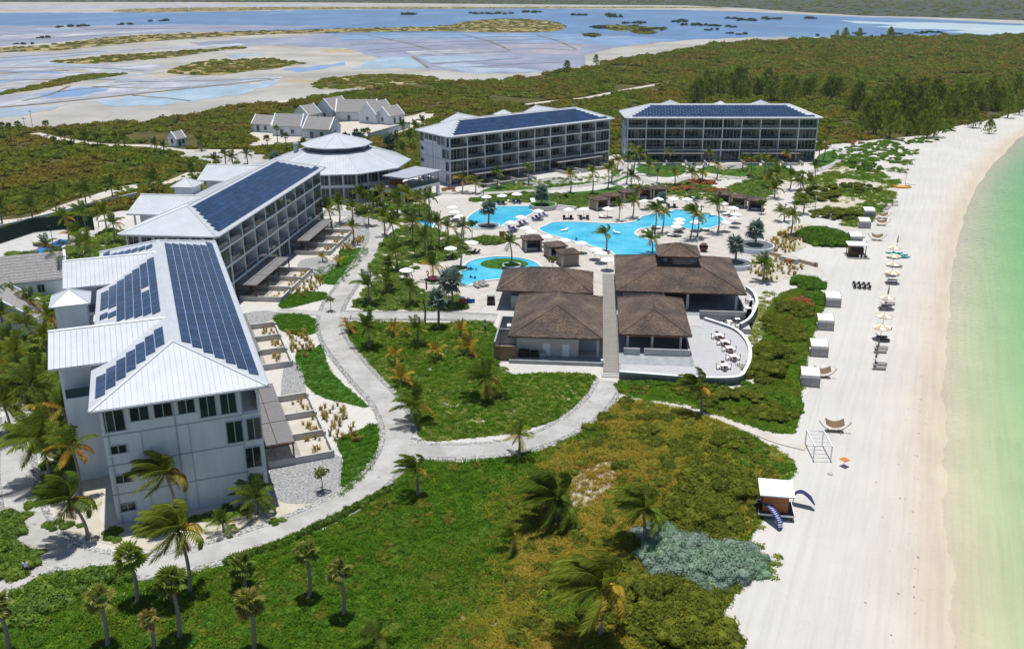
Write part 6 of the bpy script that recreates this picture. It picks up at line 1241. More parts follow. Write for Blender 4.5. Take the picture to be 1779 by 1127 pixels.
put_l([(828,499),(836,497),(843,496)], L_GREY, 'brown slatted lounger beside the bar pavilion, %s from the left', 'bar loungers', -60)
put_l([(981,402,-160),(1071,406,-30),(1164,369,10),(1236,376,30)], L_FLOAT, 'white floating lounger on the main pool, %s from the left', 'floating loungers', 0, 'pool_float', 'pool float', .02)
# cabanas
def cabana_proto(s=3.8, h=2.7):
    p = Proto(); a = s/2
    for x in (-a+.2, a-.2):
        for y in (-a+.2, a-.2): p.part('post', MB().box(x-.16,x+.16,y-.16,y+.16,0,h), mat('sand_post', (.50,.44,.37), .85, .2, var=.06, scale=3) if 'sand_post' not in MATS else MATS['sand_post'])
    m = MB(); e = a+.25; m.add([(-e,-e,h),(e,-e,h),(e,e,h),(-e,e,h),(-.9,0,h+.7),(.9,0,h+.7),(-e,-e,h-.18),(e,-e,h-.18),(e,e,h-.18),(-e,e,h-.18)], [(0,1,5,4),(1,2,5),(2,3,4,5),(3,0,4),(0,6,7,1),(1,7,8,2),(2,8,9,3),(3,9,6,0),(9,8,7,6)]); r = p.part('roof', m, DKWOOD)
    s_ = MB(); shingled(s_, (-e,-e,h),(e,-e,h),(.9,0,h+.7),(-.9,0,h+.7),.3,.32); shingled(s_, (e,-e,h),(e,e,h),(.9,0,h+.7),(.9,0,h+.7),.3,.32); shingled(s_, (e,e,h),(-e,e,h),(-.9,0,h+.7),(.9,0,h+.7),.3,.32); shingled(s_, (-e,e,h),(-e,-e,h),(-.9,0,h+.7),(-.9,0,h+.7),.3,.32); p.part('shingle', s_, SHIN, parent=r, kind='stuff')
    cur = mat('taupe_curtain', (.30,.25,.21), .9, .1, var=.12, scale=3, stretch=(5,5,.3)) if 'taupe_curtain' not in MATS else MATS['taupe_curtain']
    p.part('back_wall', MB().box(-a+.36,a-.36,a-.3,a-.2,.05,h-.2), cur); p.part('side_wall', MB().box(-a+.1,-a+.2,-a+.36,a-.36,.05,h-.2), cur); p.part('side_wall', MB().box(a-.2,a-.1,-a+.36,a-.36,.05,h-.2), cur)
    p.part('bed', MB().box(-1.2,1.2,-.6,1.3,.05,.45), CLOTHW); p.part('cushion', MB().box(-1.2,1.2,.9,1.3,.451,.85), NAVY); return p
CAB = cabana_proto()
for i, (px, py, a) in enumerate([(924,434,12),(964,446,18),(986,459,196)]): c = P(px, py); CAB.place('cabana', 'brown-roofed cabana between the round pool and main pool, %s from the left' % ORD[i], 'cabana', (c.x, c.y, .06), R(a), 'pool cabanas')
for i, (px, py, a) in enumerate([(1041,365,30),(1062,358,28),(1089,351,25),(1117,346,14),(1144,345,8)]): c = P(px, py); CAB.place('cabana', 'brown-roofed cabana in the rear row of five, %s from the left' % ORD[i], 'cabana', (c.x, c.y+1.2, .06), R(a), 'pool cabanas')
for i, (px, py, a) in enumerate([(1258,355,-20),(1285,361,-20),(1314,366,-20)]): c = P(px, py); CAB.place('cabana', 'brown-roofed cabana in the right-hand row of three, %s from the left' % ORD[i], 'cabana', (c.x, c.y+1.0, .06), R(a), 'pool cabanas')
# beach pods: curved canvas shells
def pod_proto():
    p = Proto(); w_ = 1.3; N = 8
    prof = [(-1.3,.0),(-1.36,.7),(-1.3,1.35),(-1.1,1.72),(-.6,1.95),(.2,2.1),(1.1,2.15)]
    def shell(i0, i1, t=.05):
        m = MB(); q = prof[i0:i1+1]; n = len(q); m.v = [(x,y,z) for x in (-w_,w_) for y, z in q]+[(x,y+t*.5,z-t) for x in (-w_,w_) for y, z in q]
        for k in range(n-1): m.f += [(k,n+k,n+k+1,k+1),(2*n+k,2*n+k+1,3*n+k+1,3*n+k)]
        return m
    b = p.part('back_panel', shell(0,3), GREYCLOTH); p.part('top_panel', shell(3,6), CLOTHW)
    for x in (-w_-.03, w_+.03): p.part('side_frame', MB().tube([(x,y,z) for y, z in prof], .045, 4), TEAK)
    p.part('seam', MB().tube([(0,y-.01,z+.01) for y, z in prof[:4]], .025, 4), TEAK, parent=b)
    p.part('bed', MB().box(-1.2,1.2,-1.1,1.1,.15,.45), CLOTHW); p.part('front_post', MB().box(w_-.05,w_+.05,1.0,1.1,0,2.13), TEAK); p.part('front_post', MB().box(-w_-.05,-w_+.05,1.0,1.1,0,2.13), TEAK); return p
POD = pod_proto()
for i, (px, py, a) in enumerate([(1511,378,-4),(1503,397,-6),(1488,424,-8),(1449,534,-10),(1436,574,-10),(1425,620,-10),(1410,672,-12)]): c = P(px, py); POD.place('beach_pod', 'grey canvas beach pod with white top, %s from the far end' % ORD[i], 'beach pod', (c.x, c.y+1.3, .02), R(a), 'beach pods')
def hammock_proto(L=4.6):
    p = Proto(); m = MB(); pts = [(L/2*math.sin(t)/math.sin(1.05), 0, .18+1.6*(1-math.cos(t))/(1-math.cos(1.05))) for t in [(-1.05+2.1*k/14) for k in range(15)]]
    p.part('arc_beam', MB().tube(pts, .07, 5), mat('honey_wood', (.42,.24,.09), .6, .3, var=.15, scale=4)) if 'honey_wood' not in MATS else p.part('arc_beam', MB().tube(pts, .07, 5), MATS['honey_wood'])
    for x in (-.8,.8): p.part('foot', MB().box(x-.06,x+.06,-.8,.8,.0,.14), MATS['honey_wood'])
    m = MB(); n = 10; vs = []
    for s in (-1,1):
        for k in range(n+1): x = -1.35+2.7*k/n; vs.append((x, s*.62+.35, .78+.55*(x/1.35)**2+(.55 if s > 0 else 0)))
    m.v = vs; m.f = [(k,k+1,n+2+k,n+1+k) for k in range(n)]; me = m; p.part('cloth', me, mat('brown_weave', (.20,.135,.085), .9, .1, var=.15, scale=8))
    for s in (-1,1):
        for y in (-.27, .97): p.part('rope', MB().tube([(s*1.35,y,1.33+(.55 if y > 0 else 0)),(s*L/2,0,1.76)], .015, 3), CLOTH)
    return p
HAM = hammock_proto()
for i, (px, py, a) in enumerate([(1533,380,-8),(1531,392,-8),(1523,418,-14),(1428,656,-6),(1449,750,-8)]): c = P(px, py); HAM.place('hammock', ['brown hammock on a curved wooden stand, furthest along the beach','brown hammock just in front of the furthest one','brown hammock with wide stand behind the striped umbrellas','brown hammock half hidden behind the nearest grey pod','brown hammock nearest the beach hut, above the ladder frame'][i], 'hammock', (c.x, c.y, 0), R(a), 'beach hammocks', .88)
# kiosk, kayaks, paddle boards
c = P(1490,447); t = thing('beach_kiosk', 'dark wood beach kiosk with flat white roof below the kayaks', 'kiosk', (c.x, c.y+1.2, 0), R(-8))
ob('counter', MB().box(-1.5,1.3,-1.2,-1.0,.15,1.2), DKWOOD, t); ob('cabinet', MB().box(-1.5,1.3,-.99,1.2,.15,1.9), TEAK, t); ob('roof', MB().box(-2.1,2.0,-1.7,1.7,2.55,2.75), CLOTHW, t)
for x in (-1.7,1.6):
    for y in (-1.4,1.4): ob('post', MB().box(x-.08,x+.08,y-.08,y+.08,.15,2.549), DKWOOD, t)
ob('deck', MB().box(-2.2,2.4,-2.6,1.9,0,.149), GREYWOOD, t); ob('opening', MB().box(-1.3,1.1,-1.21,-1.19,1.25,2.1), DARK, t); ob('stool', MB().cyl(.4,-1.9,.15,.75,.18,n=8), CLOTHW, t); ob('stool', MB().cyl(1.1,-1.9,.15,.75,.18,n=8), CLOTHW, t)
def hull(L, w_, h):
    m = MB(); n = 12; vs = []; fs = []
    for k in range(n+1):
        x = -L/2+L*k/n; s = max(.02, math.sin(math.pi*k/n)**.55); z = h*.25*(abs(2*k/n-1)**3)
        vs += [(x,-w_*s/2,h*.6+z),(x,0,z+.0),(x,w_*s/2,h*.6+z),(x,0,h+z)]
    for k in range(n):
        for j in range(4): fs.append((k*4+j, k*4+(j+1)%4, k*4+4+(j+1)%4, k*4+4+j))
    return m.add(vs, fs)
KAY = Proto(); kb = KAY.part('hull', hull(3.6,.75,.34), TEAL, smooth=True); KAY.part('seat', MB().box(-.3,.1,-.2,.2,.3,.42), DARK, parent=kb)
for i, (px, py, a, z) in enumerate([(1487,420,-14,.9),(1492,424,-10,.3),(1553,441,-8,.05),(1562,444,-12,.05),(1566,448,-6,.05)]): c = P(px, py); KAY.place('kayak', ['teal kayak on top of the rack behind the kiosk','teal kayak low behind the kiosk roof','teal kayak on the sand under the first striped umbrella','teal kayak lying seaward of the striped umbrellas','teal kayak nearest the water by the striped umbrellas'][i], 'kayak', (c.x, c.y, z), R(a), 'teal kayaks')
c = P(1487,422); t = thing('kayak_rack', 'low wooden rack carrying teal kayaks behind the kiosk', 'rack', (c.x, c.y, 0), R(-12))
for x in (-1.0,1.0): ob('upright', MB().box(x-.06,x+.06,-.7,-.58,0,1.2).box(x-.06,x+.06,.58,.7,0,1.2), DKWOOD, t); ob('crossbar', MB().box(x-.06,x+.06,-.579,.579,.75,.87), DKWOOD, t)
# dining set on the sand
def chair_proto(mt, seat_m=None):
    p = Proto(); p.part('seat', MB().box(-.25,.25,-.25,.25,.42,.47), seat_m or mt); p.part('backrest', MB().box(-.25,.25,.2,.26,.471,.92), mt)
    for x in (-.22,.22):
        for y in (-.22,.22): p.part('leg', MB().box(x-.025,x+.025,y-.025,y+.025,0,.42), mt)
    return p
CH_D = chair_proto(CHARCOAL); CH_R = chair_proto(mat('red_brown_wood', (.20,.055,.035), .6, .3, var=.15, scale=5), CLOTHW); CH_W = chair_proto(TRIM)
def table_proto(top, leg, s=.9, L=None):
    p = Proto(); a = (L or s)/2; b = s/2; p.part('table_top', MB().box(-a,a,-b,b,.7,.75), top)
    for x in (-a+.08,a-.08):
        for y in (-b+.08,b-.08): p.part('leg', MB().box(x-.03,x+.03,y-.03,y+.03,0,.7), leg)
    return p
c = P(1497,500); table_proto(CHARCOAL, CHARCOAL, .9, 3.0).place('dining_table', 'long dark dining table standing on the open beach', 'table', (c.x,c.y,0), R(-14))
k = 0
for s in (-1,1):
    for dx in (-1.4,-.5,.4,1.3):
        a = R(-14); x, y = dx*math.cos(a)-s*.85*math.sin(a), dx*math.sin(a)+s*.85*math.cos(a); CH_D.place('dining_chair', 'dark chair at the long beach table, %s on the %s side' % (ORD[k % 4], 'near' if s < 0 else 'far'), 'chair', (c.x+x, c.y+y, 0), a+(0 if s > 0 else math.pi), 'beach dining chairs'); k += 1
# terrace tables
TB = table_proto(CLOTHW, MATS['red_brown_wood'], 1.05)
for i, (px, py) in enumerate([(1247,588),(1257,599),(1266,610),(1273,625),(1257,641)]):
    c = P(px, py, .88); TB.place('terrace_table', 'white-topped table on the curved terrace, %s from the back' % ORD[i], 'table', (c.x, c.y, .88), R(-5+i*3), 'terrace tables')
    for j, (dx, dy, r) in enumerate(((-.85,0,90),(.85,0,-90),(0,-.8,180),(0,.8,0))): CH_R.place('terrace_chair', 'red-brown chair with white seat, %s side of the %s terrace table from the back' % (['left','right','near','far'][j], ORD[i]), 'chair', (c.x+dx, c.y+dy, .88), R(r-5), 'terrace chairs')
TW = table_proto(CLOTHW, CHARCOAL, .85)
for i, (px, py) in enumerate([(1267,560),(1281,556),(1287,568),(1300,545),(1304,530)]):
    c = P(px, py, .5); TW.place('bistro_table', 'small white table beside the upper terrace, %s in order going back' % ORD[i], 'table', (c.x, c.y, .88 if i > 2 else .05), 0, 'bistro tables')
    CH_D.place('bistro_chair', 'dark chair left of the %s small upper-terrace table' % ORD[i], 'chair', (c.x-.75, c.y, .88 if i > 2 else .05), R(90), 'bistro chairs')
for i, (px, py) in enumerate([(672,330),(690,329),(708,325),(728,318),(745,312)]):
    c = P(px, py, 3.66); TW.place('roof_table', 'white table on the lobby roof terrace, %s from the left' % ORD[i], 'table', (c.x, c.y+1.2, 3.66), R(20), 'roof terrace tables'); CH_W.place('roof_chair', 'white chair on the lobby roof terrace, %s from the left' % ORD[i], 'chair', (c.x+1.0, c.y+1.4, 3.66), R(-60), 'roof terrace chairs')
c = P(706,478); table_proto(CHARCOAL, CHARCOAL, 1.0).place('patio_table', 'dark table under the lone umbrella near the path', 'table', (c.x, c.y, .06))
for i, a in enumerate((0,90,180,270)): CH_D.place('patio_chair', 'dark chair around the table under the lone umbrella, %s side' % ['far','left','near','right'][i], 'chair', (c.x-.8*math.sin(R(a)), c.y+.8*math.cos(R(a)), .06), R(a), 'patio chairs')
# balcony chairs on the three visible facades
for b in ('B2','B3','B4'):
    for fl in (1,2,3):
        for k in range(10):
            if (fl,k) in P_FL or (b == 'B4' and k in (4,5)): continue
            for side, du in ((('left-hand',1.6),('right-hand',4.0)) if (k+fl) % 2 else (('only',2.4),)):
                x, y, _ = bw(b, 1+6.2*k+du, 1.9); CH_W.place('balcony_chair', '%s white chair, %s, %s upper balcony row, %s bay' % (side, BN[b], ORD[fl], ORD[k]), 'chair', (x, y, FL[fl]+.17), R(BL[b][1])+rng.uniform(-.4,.4), 'balcony chairs')
# hut with banners
c = P(1348,898); t = thing('beach_hut', 'orange-brown watersports hut with slanted white roof on a raised deck', 'hut', (c.x, c.y+.9, 0), R(-9)); t.scale = (.88,.88,1)
ob('deck', MB().box(-2.1,2.2,-1.7,1.8,.55,.7), mat('dark_slate_deck', (.05,.055,.085), .8, .2, var=.15, scale=2), t); ob('deck_edge', MB().box(-2.16,2.26,-1.78,-1.701,.5,.72).box(2.201,2.28,-1.7,1.8,.5,.72), CLOTHW, t)
for x in (-1.9,2.0):
    for y in (-1.5,1.6): ob('pile', MB().box(x-.09,x+.09,y-.09,y+.09,0,.549), DKWOOD, t)
for z0, z1 in ((.72,1.72),(1.78,2.75)): ob('wall_panel', MB().box(-1.6,1.45,-1.25,1.2,z0,z1), ORWOOD, t)
ob('rail', MB().box(-1.64,1.49,-1.29,1.24,1.721,1.779), GREYWOOD, t)
m = MB(); m.add([(-2.1,-1.6,2.78),(2.1,-1.6,2.78),(2.1,1.9,3.15),(-2.1,1.9,3.15),(-2.1,-1.6,2.92),(2.1,-1.6,2.92),(2.1,1.9,3.29),(-2.1,1.9,3.29)], [(3,2,1,0),(4,5,6,7),(0,1,5,4),(1,2,6,5),(2,3,7,6),(3,0,4,7)]); ob('roof', m, TRIM, t)
def banner(px, py, label, path_, marks=True):
    """feather flag bent over by the sea wind; path_ = pole points from foot to tip"""
    c = P(px, py); t = thing('feather_banner', label, 'banner', (c.x, c.y, 0)); pts = [Vector(p) for p in cr(path_, 5, False)]; n = len(pts)-1
    ob('pole', MB().tube(pts, [.035*(1-.6*k/n) for k in range(n+1)], 5), CHARCOAL, t); vs = []
    for k in range(3, n+1):
        d = (pts[min(k+1,n)]-pts[k-1]).normalized(); sd = d.cross(Vector((0,0,1))).normalized()*-1; wk = .95*(1.0 if k < n-3 else (.75,.62,.45,.3)[k-n+3]); vs += [pts[k], pts[k]+sd*wk+Vector((0,0,-.1))]
    m = MB(); m.v = [tuple(v) for v in vs]; m.f = [(2*k,2*k+1,2*k+3,2*k+2) for k in range(len(vs)//2-1)]; fl = ob('flag', m, mat('navy_flag', (.03,.032,.12), .8, .2, var=.1, scale=3) if 'navy_flag' not in MATS else MATS['navy_flag'], t)
    if marks:   # pale lettering, too blurred in the photograph to read
        PR = mat('pale_print', (.40,.43,.62), .8, .1); q_ = len(vs)//2
        for k in range(2, q_-2):
            a_, b_ = vs[2*k], vs[2*k+1]; d = (vs[2*k+2]-a_); up = d.cross(b_-a_).normalized(); up = up if up.z > 0 else -up; mm = MB()
            for s_ in (-1, 1):
                o_ = up*.015*s_; f0, f1 = (.22,.8) if k < q_-4 else (.05,.95); mm.add([a_.lerp(b_,f0)+o_, a_.lerp(b_,f1)+o_, a_.lerp(b_,f1-.12)+d*.5+o_, a_.lerp(b_,f0+.1)+d*.62+o_], [(0,1,2,3)])
            ob('mark', mm, PR, fl)
    return t
banner(1308,888,'navy feather banner with pale lettering bowing in front of the beach hut',[(0,0,0),(.15,-.2,1.1),(.55,-1.1,1.75),(1.05,-2.3,1.6),(1.5,-3.3,1.0),(1.75,-4.0,.25)]); banner(1376,878,'plain dark feather banner blown seaward beside the beach hut',[(0,0,0),(.2,0,1.3),(.7,-.2,1.75),(1.4,-.6,1.4),(2.1,-1.1,.7)],False)
# ladder frame
c = P(1427,800); t = thing('monkey_bars', 'white ladder-like overhead bar frame standing on the sand', 'climbing frame', (c.x, c.y, 0), R(-4)); LB = 2.0
for x in (-1.05,1.05): ob('side_beam', MB().box(x-.07,x+.07,-.2,4.3,LB,LB+.14), TRIM, t)
for k in range(5): ob('rung', MB().box(-.98,.98,k*1.02-.04,k*1.02+.04,LB+.03,LB+.11), TRIM, t)
for x in (-1.05,1.05):
    for y in (-.1,4.1): ob('post', MB().box(x-.07,x+.07,y-.07,y+.07,0,LB-.001), TRIM, t)
c = P(1466,809); t = thing('target_board', 'small orange square board held flat above the sand', 'board', (c.x, c.y, 0), R(35)); ob('board', MB().box(-.45,.45,-.45,.45,.85,.9), mat('orange_paint', (.55,.17,.02), .6, .3, var=.05), t); ob('post', MB().cyl(0,0,0,.849,.03,n=6), TRIM, t)
for px, py, lb in ((1442,823,'small pale stone beside the ladder frame'),(1395,857,'short dark driftwood stick beside the beach hut')): c = P(px, py); o = ob('beach_stone' if 'stone' in lb else 'driftwood', MB().lathe([(.3,0),(.34,.1),(.2,.2),(.02,.24)], 8) if 'stone' in lb else MB().tube([(-.5,0,.06),(.1,.08,.1),(.5,-.02,.05)], [.05,.06,.02], 5), CONCL if 'stone' in lb else BARK2, loc=(c.x,c.y,0)); tag(o, lb, 'stone' if 'stone' in lb else 'driftwood')
# catamaran
c = P(1566,326); t = thing('catamaran', 'small orange catamaran pulled up on the far beach', 'boat', (c.x, c.y, 0), R(-10)); OR_ = mat('orange_hull', (.75,.30,.03), .4, .4, var=.06)
for y in (-.95,.95): ob('hull', hull(5.0,.5,.5), OR_, t, loc=(0,y,.05))
ob('trampoline', MB().box(-1.3,.9,-.9,.9,.5,.55), mat('yellow_mesh', (.65,.36,.08), .8, .2), t); ob('mast', MB().tube([(.9,0,.5),(.8,0,7.5)], [.06,.04], 6), FRAME, t); ob('boom', MB().tube([(.8,0,1.2),(3.6,-.5,.9)], .06, 5), DKWOOD, t); ob('crossbeam', MB().box(.85,.97,-.95,.95,.46,.58).box(-1.4,-1.28,-.95,.95,.46,.58), FRAME, t)
# beach bar wall
t = thing('beach_bar', 'low tan garden wall with orange-fronted bar and white counter above the beach steps', 'bar', (0,0,0)); A, B, C_ = P(1338,443), P(1372,452), P(1420,464)
def seg(a, b, h, wd, m, name):
    d = b-a; ob(name, MB().rbox((a.x+b.x)/2, (a.y+b.y)/2, d.length/2, wd, 0, h, math.atan2(d.y, d.x)), m, t)
seg(A, B, .8, .2, mat('tan_stone', (.45,.36,.26), .9, .2, var=.12, scale=2), 'wall'); seg(P(1373,452), C_, .75, .2, MATS['tan_stone'], 'wall'); seg(P(1356,452), P(1385,459), 1.05, .5, CONCL, 'counter'); seg(P(1365,455.5), P(1376,458), .9, .72, ORWOOD, 'cabinet_front')
c = P(1417,463); o = tag(ob('barrel', MB().lathe([(.32,0),(.42,.4),(.34,.85),(.02,.86)], 12), TEAK, loc=(c.x,c.y,0)), 'red-brown barrel at the end of the tan beach wall', 'barrel'); 
# small things on the deck
c = P(1222,437); t = thing('fire_globe', 'dark rusted fire-pit globe on the pool deck', 'fire pit', (c.x, c.y, .06)); RU = mat('rusted_iron', (.10,.035,.025), .8, .3, var=.3, scale=4); prof = [(.3*math.cos(a)*3.2, .95+.95*math.sin(a)) for a in [(-1.4+2.8*k/10) for k in range(11)]]
ob('shell', MB().lathe(prof[:7], 14), RU, t); ob('cap', MB().lathe(prof[8:], 14), RU, t)
for k in range(6): a = k*math.pi/3; ob('rib', MB().tube([(r*math.cos(a), r*math.sin(a), z) for r, z in prof[5:10]], .07, 4), RU, t)
c = P(872,412); t = thing('towel_bin', 'orange-brown wooden towel bin beside the slanting lounger row', 'bin', (c.x, c.y, .06)); ob('cabinet', MB().box(-.6,.6,-.4,.4,0,1.2), ORWOOD, t); ob('lid', MB().box(-.65,.65,-.45,.45,1.201,1.27), DKWOOD, t)
c = P(805,530); t = thing('towel_station', 'orange-brown towel cabinet with bright blue side panel on the deck', 'cabinet', (c.x, c.y, .06)); ob('cabinet', MB().box(-.7,.6,-.4,.4,0,1.4), ORWOOD, t); ob('panel', MB().box(.65,2.1,-.1,0,.35,1.15), BLUE, t); ob('top', MB().box(-.75,.65,-.45,.45,1.401,1.47), CLOTHW, t)
c = P(853,527); t = thing('service_cart', 'grey service cart parked beside the bar pavilion', 'cart', (c.x, c.y, .06)); ob('body', MB().box(-.7,.7,-1.1,1.1,.35,1.0), CHARCOAL, t); ob('canopy', MB().box(-.75,.75,-1.0,.9,1.85,1.92), mat('pale_green_grey', (.45,.5,.46), .6, .3), t)
for x in (-.65,.65):
    for y in (-.75,.75): ob('wheel', MB().tube([(x-.06,y,.25),(x+.06,y,.25)], .25, 10), DARK, t); ob('post', MB().box(x-.03,x+.03,y-.03,y+.03,1.0,1.849), FRAME, t)
c = P(741,503); o = ob('bollard', MB().cyl(0,0,0,1.6,.16,.14,10), CHARCOAL, loc=(c.x,c.y,.06)); tag(o, 'dark slender bollard on the deck near the pink flamingo', 'bollard')
# flamingo float
c = P(748,488); t = thing('flamingo_float', 'pink inflatable flamingo lying beside the yellow palm', 'pool float', (c.x+.6, c.y, .3), R(180)); PK = mat('pink_vinyl', (.75,.12,.28), .35, .5, var=.05)
ringm = MB(); n = 20
for k in range(n):
    pass
ob('ring', MB().tube([(.75*math.cos(2*math.pi*k/20), .75*math.sin(2*math.pi*k/20), .3) for k in range(21)], .3, 8, False), PK, t); ob('neck', MB().tube([(.9,0,.4),(1.1,0,.9),(.95,0,1.5),(1.15,0,1.8),(1.35,0,1.6)], [.22,.16,.14,.17,.1], 7), PK, t); ob('beak', MB().tube([(1.35,0,1.6),(1.45,0,1.38)], [.09,.03], 6), DARK, t)
# vans at the lobby, tennis court, garden wall
for px, py, a, col, lb in [(597,246,10,(.62,.62,.62),'white van parked between the lobby and gabled houses'), (618,244,10,(.18,.32,.5),'pale blue van parked beside the white one')]:
    c = P(px, py); t = thing('van', lb, 'van', (c.x, c.y+6, 0), R(a)); pm = mat('van_paint_%d' % px, col, .3, .5); m = MB(); pr = [(-2.4,.4),(2.4,.4),(2.45,1.1),(1.7,1.35),(1.2,2.1),(-2.35,2.15)]; m.v = [(x,-.9,z) for x, z in pr]+[(x,.9,z) for x, z in pr]; n = 6; m.f = [tuple(range(n-1,-1,-1)), tuple(range(n,2*n))]+[(k,(k+1)%n,n+(k+1)%n,n+k) for k in range(n)]; bo = ob('body', m, pm, t); ob('side_window', MB().box(-2.0,1.1,-.92,-.901,1.3,1.9), GLASS, bo)
    for x in (-1.5,1.5):
        for y in (-.85,.85): ob('wheel', MB().tube([(x,y-.1,.35),(x,y+.1,.35)], .35, 12), DARK, t)
t = thing('tennis_court', 'blue and pale concrete tennis court behind dark screens at the left edge', 'tennis court', (0,0,0))
sheet('slab', W([(-60,432),(0,412),(60,398),(150,393),(170,402),(120,440),(40,470),(-60,480)]), .06, CONCL, kind=None, parent=t); sheet('court', W([(52,438),(106,416),(128,418),(70,446)]), .08, mat('court_blue', (.02,.16,.5), .8, .2, var=.05, scale=1), kind=None, parent=t)
a, b = P(62,425), P(80,440); 
def fence(pts, h, m, label, name='screen_fence'):
    t = thing(name, label, 'fence', (0,0,0))
    for i in range(len(pts)-1):
        A, B = P(*pts[i]), P(*pts[i+1]); d = B-A; n = max(1, int(d.length/4)); an = math.atan2(d.y, d.x)
        for k in range(n):
            q = A+d*((k+.5)/n); ob('panel', MB().rbox(q.x, q.y, d.length/n/2-.06, .04, .1, h, an), m, t); q = A+d*(k/n); ob('post', MB().rbox(q.x, q.y, .06, .06, 0, h+.1, an), DARK, t)
    return t
SCR = mat('dark_green_screen', (.012,.028,.022), .8, .2, var=.2, scale=1)
fence([(-60,444),(0,424),(60,404),(120,398),(165,400)], 3.4, SCR, 'dark green wind screens around the tennis court'); 
t = thing('tennis_net', 'sagging net across the blue tennis court', 'net', (0,0,0)); A, B = P(58,428), P(100,434); d = B-A; ob('net', MB().rbox((A.x+B.x)/2,(A.y+B.y)/2,d.length/2,.02,.08,1.0,math.atan2(d.y,d.x)), mat('net_grey', (.12,.13,.13), .9, .1), t); ob('post', MB().cyl(A.x,A.y,0,1.1,.05,n=6), DARK, t); ob('post', MB().cyl(B.x,B.y,0,1.1,.05,n=6), DARK, t)
for px, py, lb in ((96,445,'tall floodlight pole beside the blue tennis court'),(172,395,'tall floodlight pole behind the tennis court screens')): c = P(px, py); t = thing('floodlight', lb, 'lamp post', (c.x,c.y,0)); ob('pole', MB().cyl(0,0,0,6.5,.09,.06,8), CHARCOAL, t); ob('lamp_head', MB().box(-.55,.15,-.2,.2,6.5,6.66), CHARCOAL, t)
for pts, lb in (([(-40,412),(45,392),(140,368),(240,344)], 'long low white garden wall behind the tennis court'),):
    t = thing('garden_boundary_wall', lb, 'wall', (0,0,0))
    for i in range(len(pts)-1): A, B = P(*pts[i]), P(*pts[i+1]); d = B-A; ob('wall_section', MB().rbox((A.x+B.x)/2,(A.y+B.y)/2,d.length/2-.02,.15,0,1.6,math.atan2(d.y,d.x)), WHITE, t)
for px, py, lb in ((57,222,'thin utility pole beside the salt flat, left edge'),(46,236,'second thin utility pole nearer the avenue palms'),(1415,372,'white lamp post in the dune garden')): c = P(px, py); t = thing('utility_pole', lb, 'pole', (c.x,c.y,0)); ob('pole', MB().cyl(0,0,0,7 if px < 100 else 4.5,.12,.08,6), BARK2 if px < 100 else TRIM, t); ob('cross_arm', MB().box(-.9,.9,-.06,.06,6.4,6.55) if px < 100 else MB().box(-.2,.5,-.08,.08,4.5,4.6), BARK2 if px < 100 else TRIM, t)
# steps by the upper pool
c = P(985,368); t = thing('deck_steps', 'broad pale stone steps beside the raised planter ring', 'steps', (c.x-1, c.y+1, .05), R(-25))
for k in range(4): ob('step', MB().box(-2.6,2.6,k*.8,k*.8+.8,0,.18*(k+1)), CONCL, t)
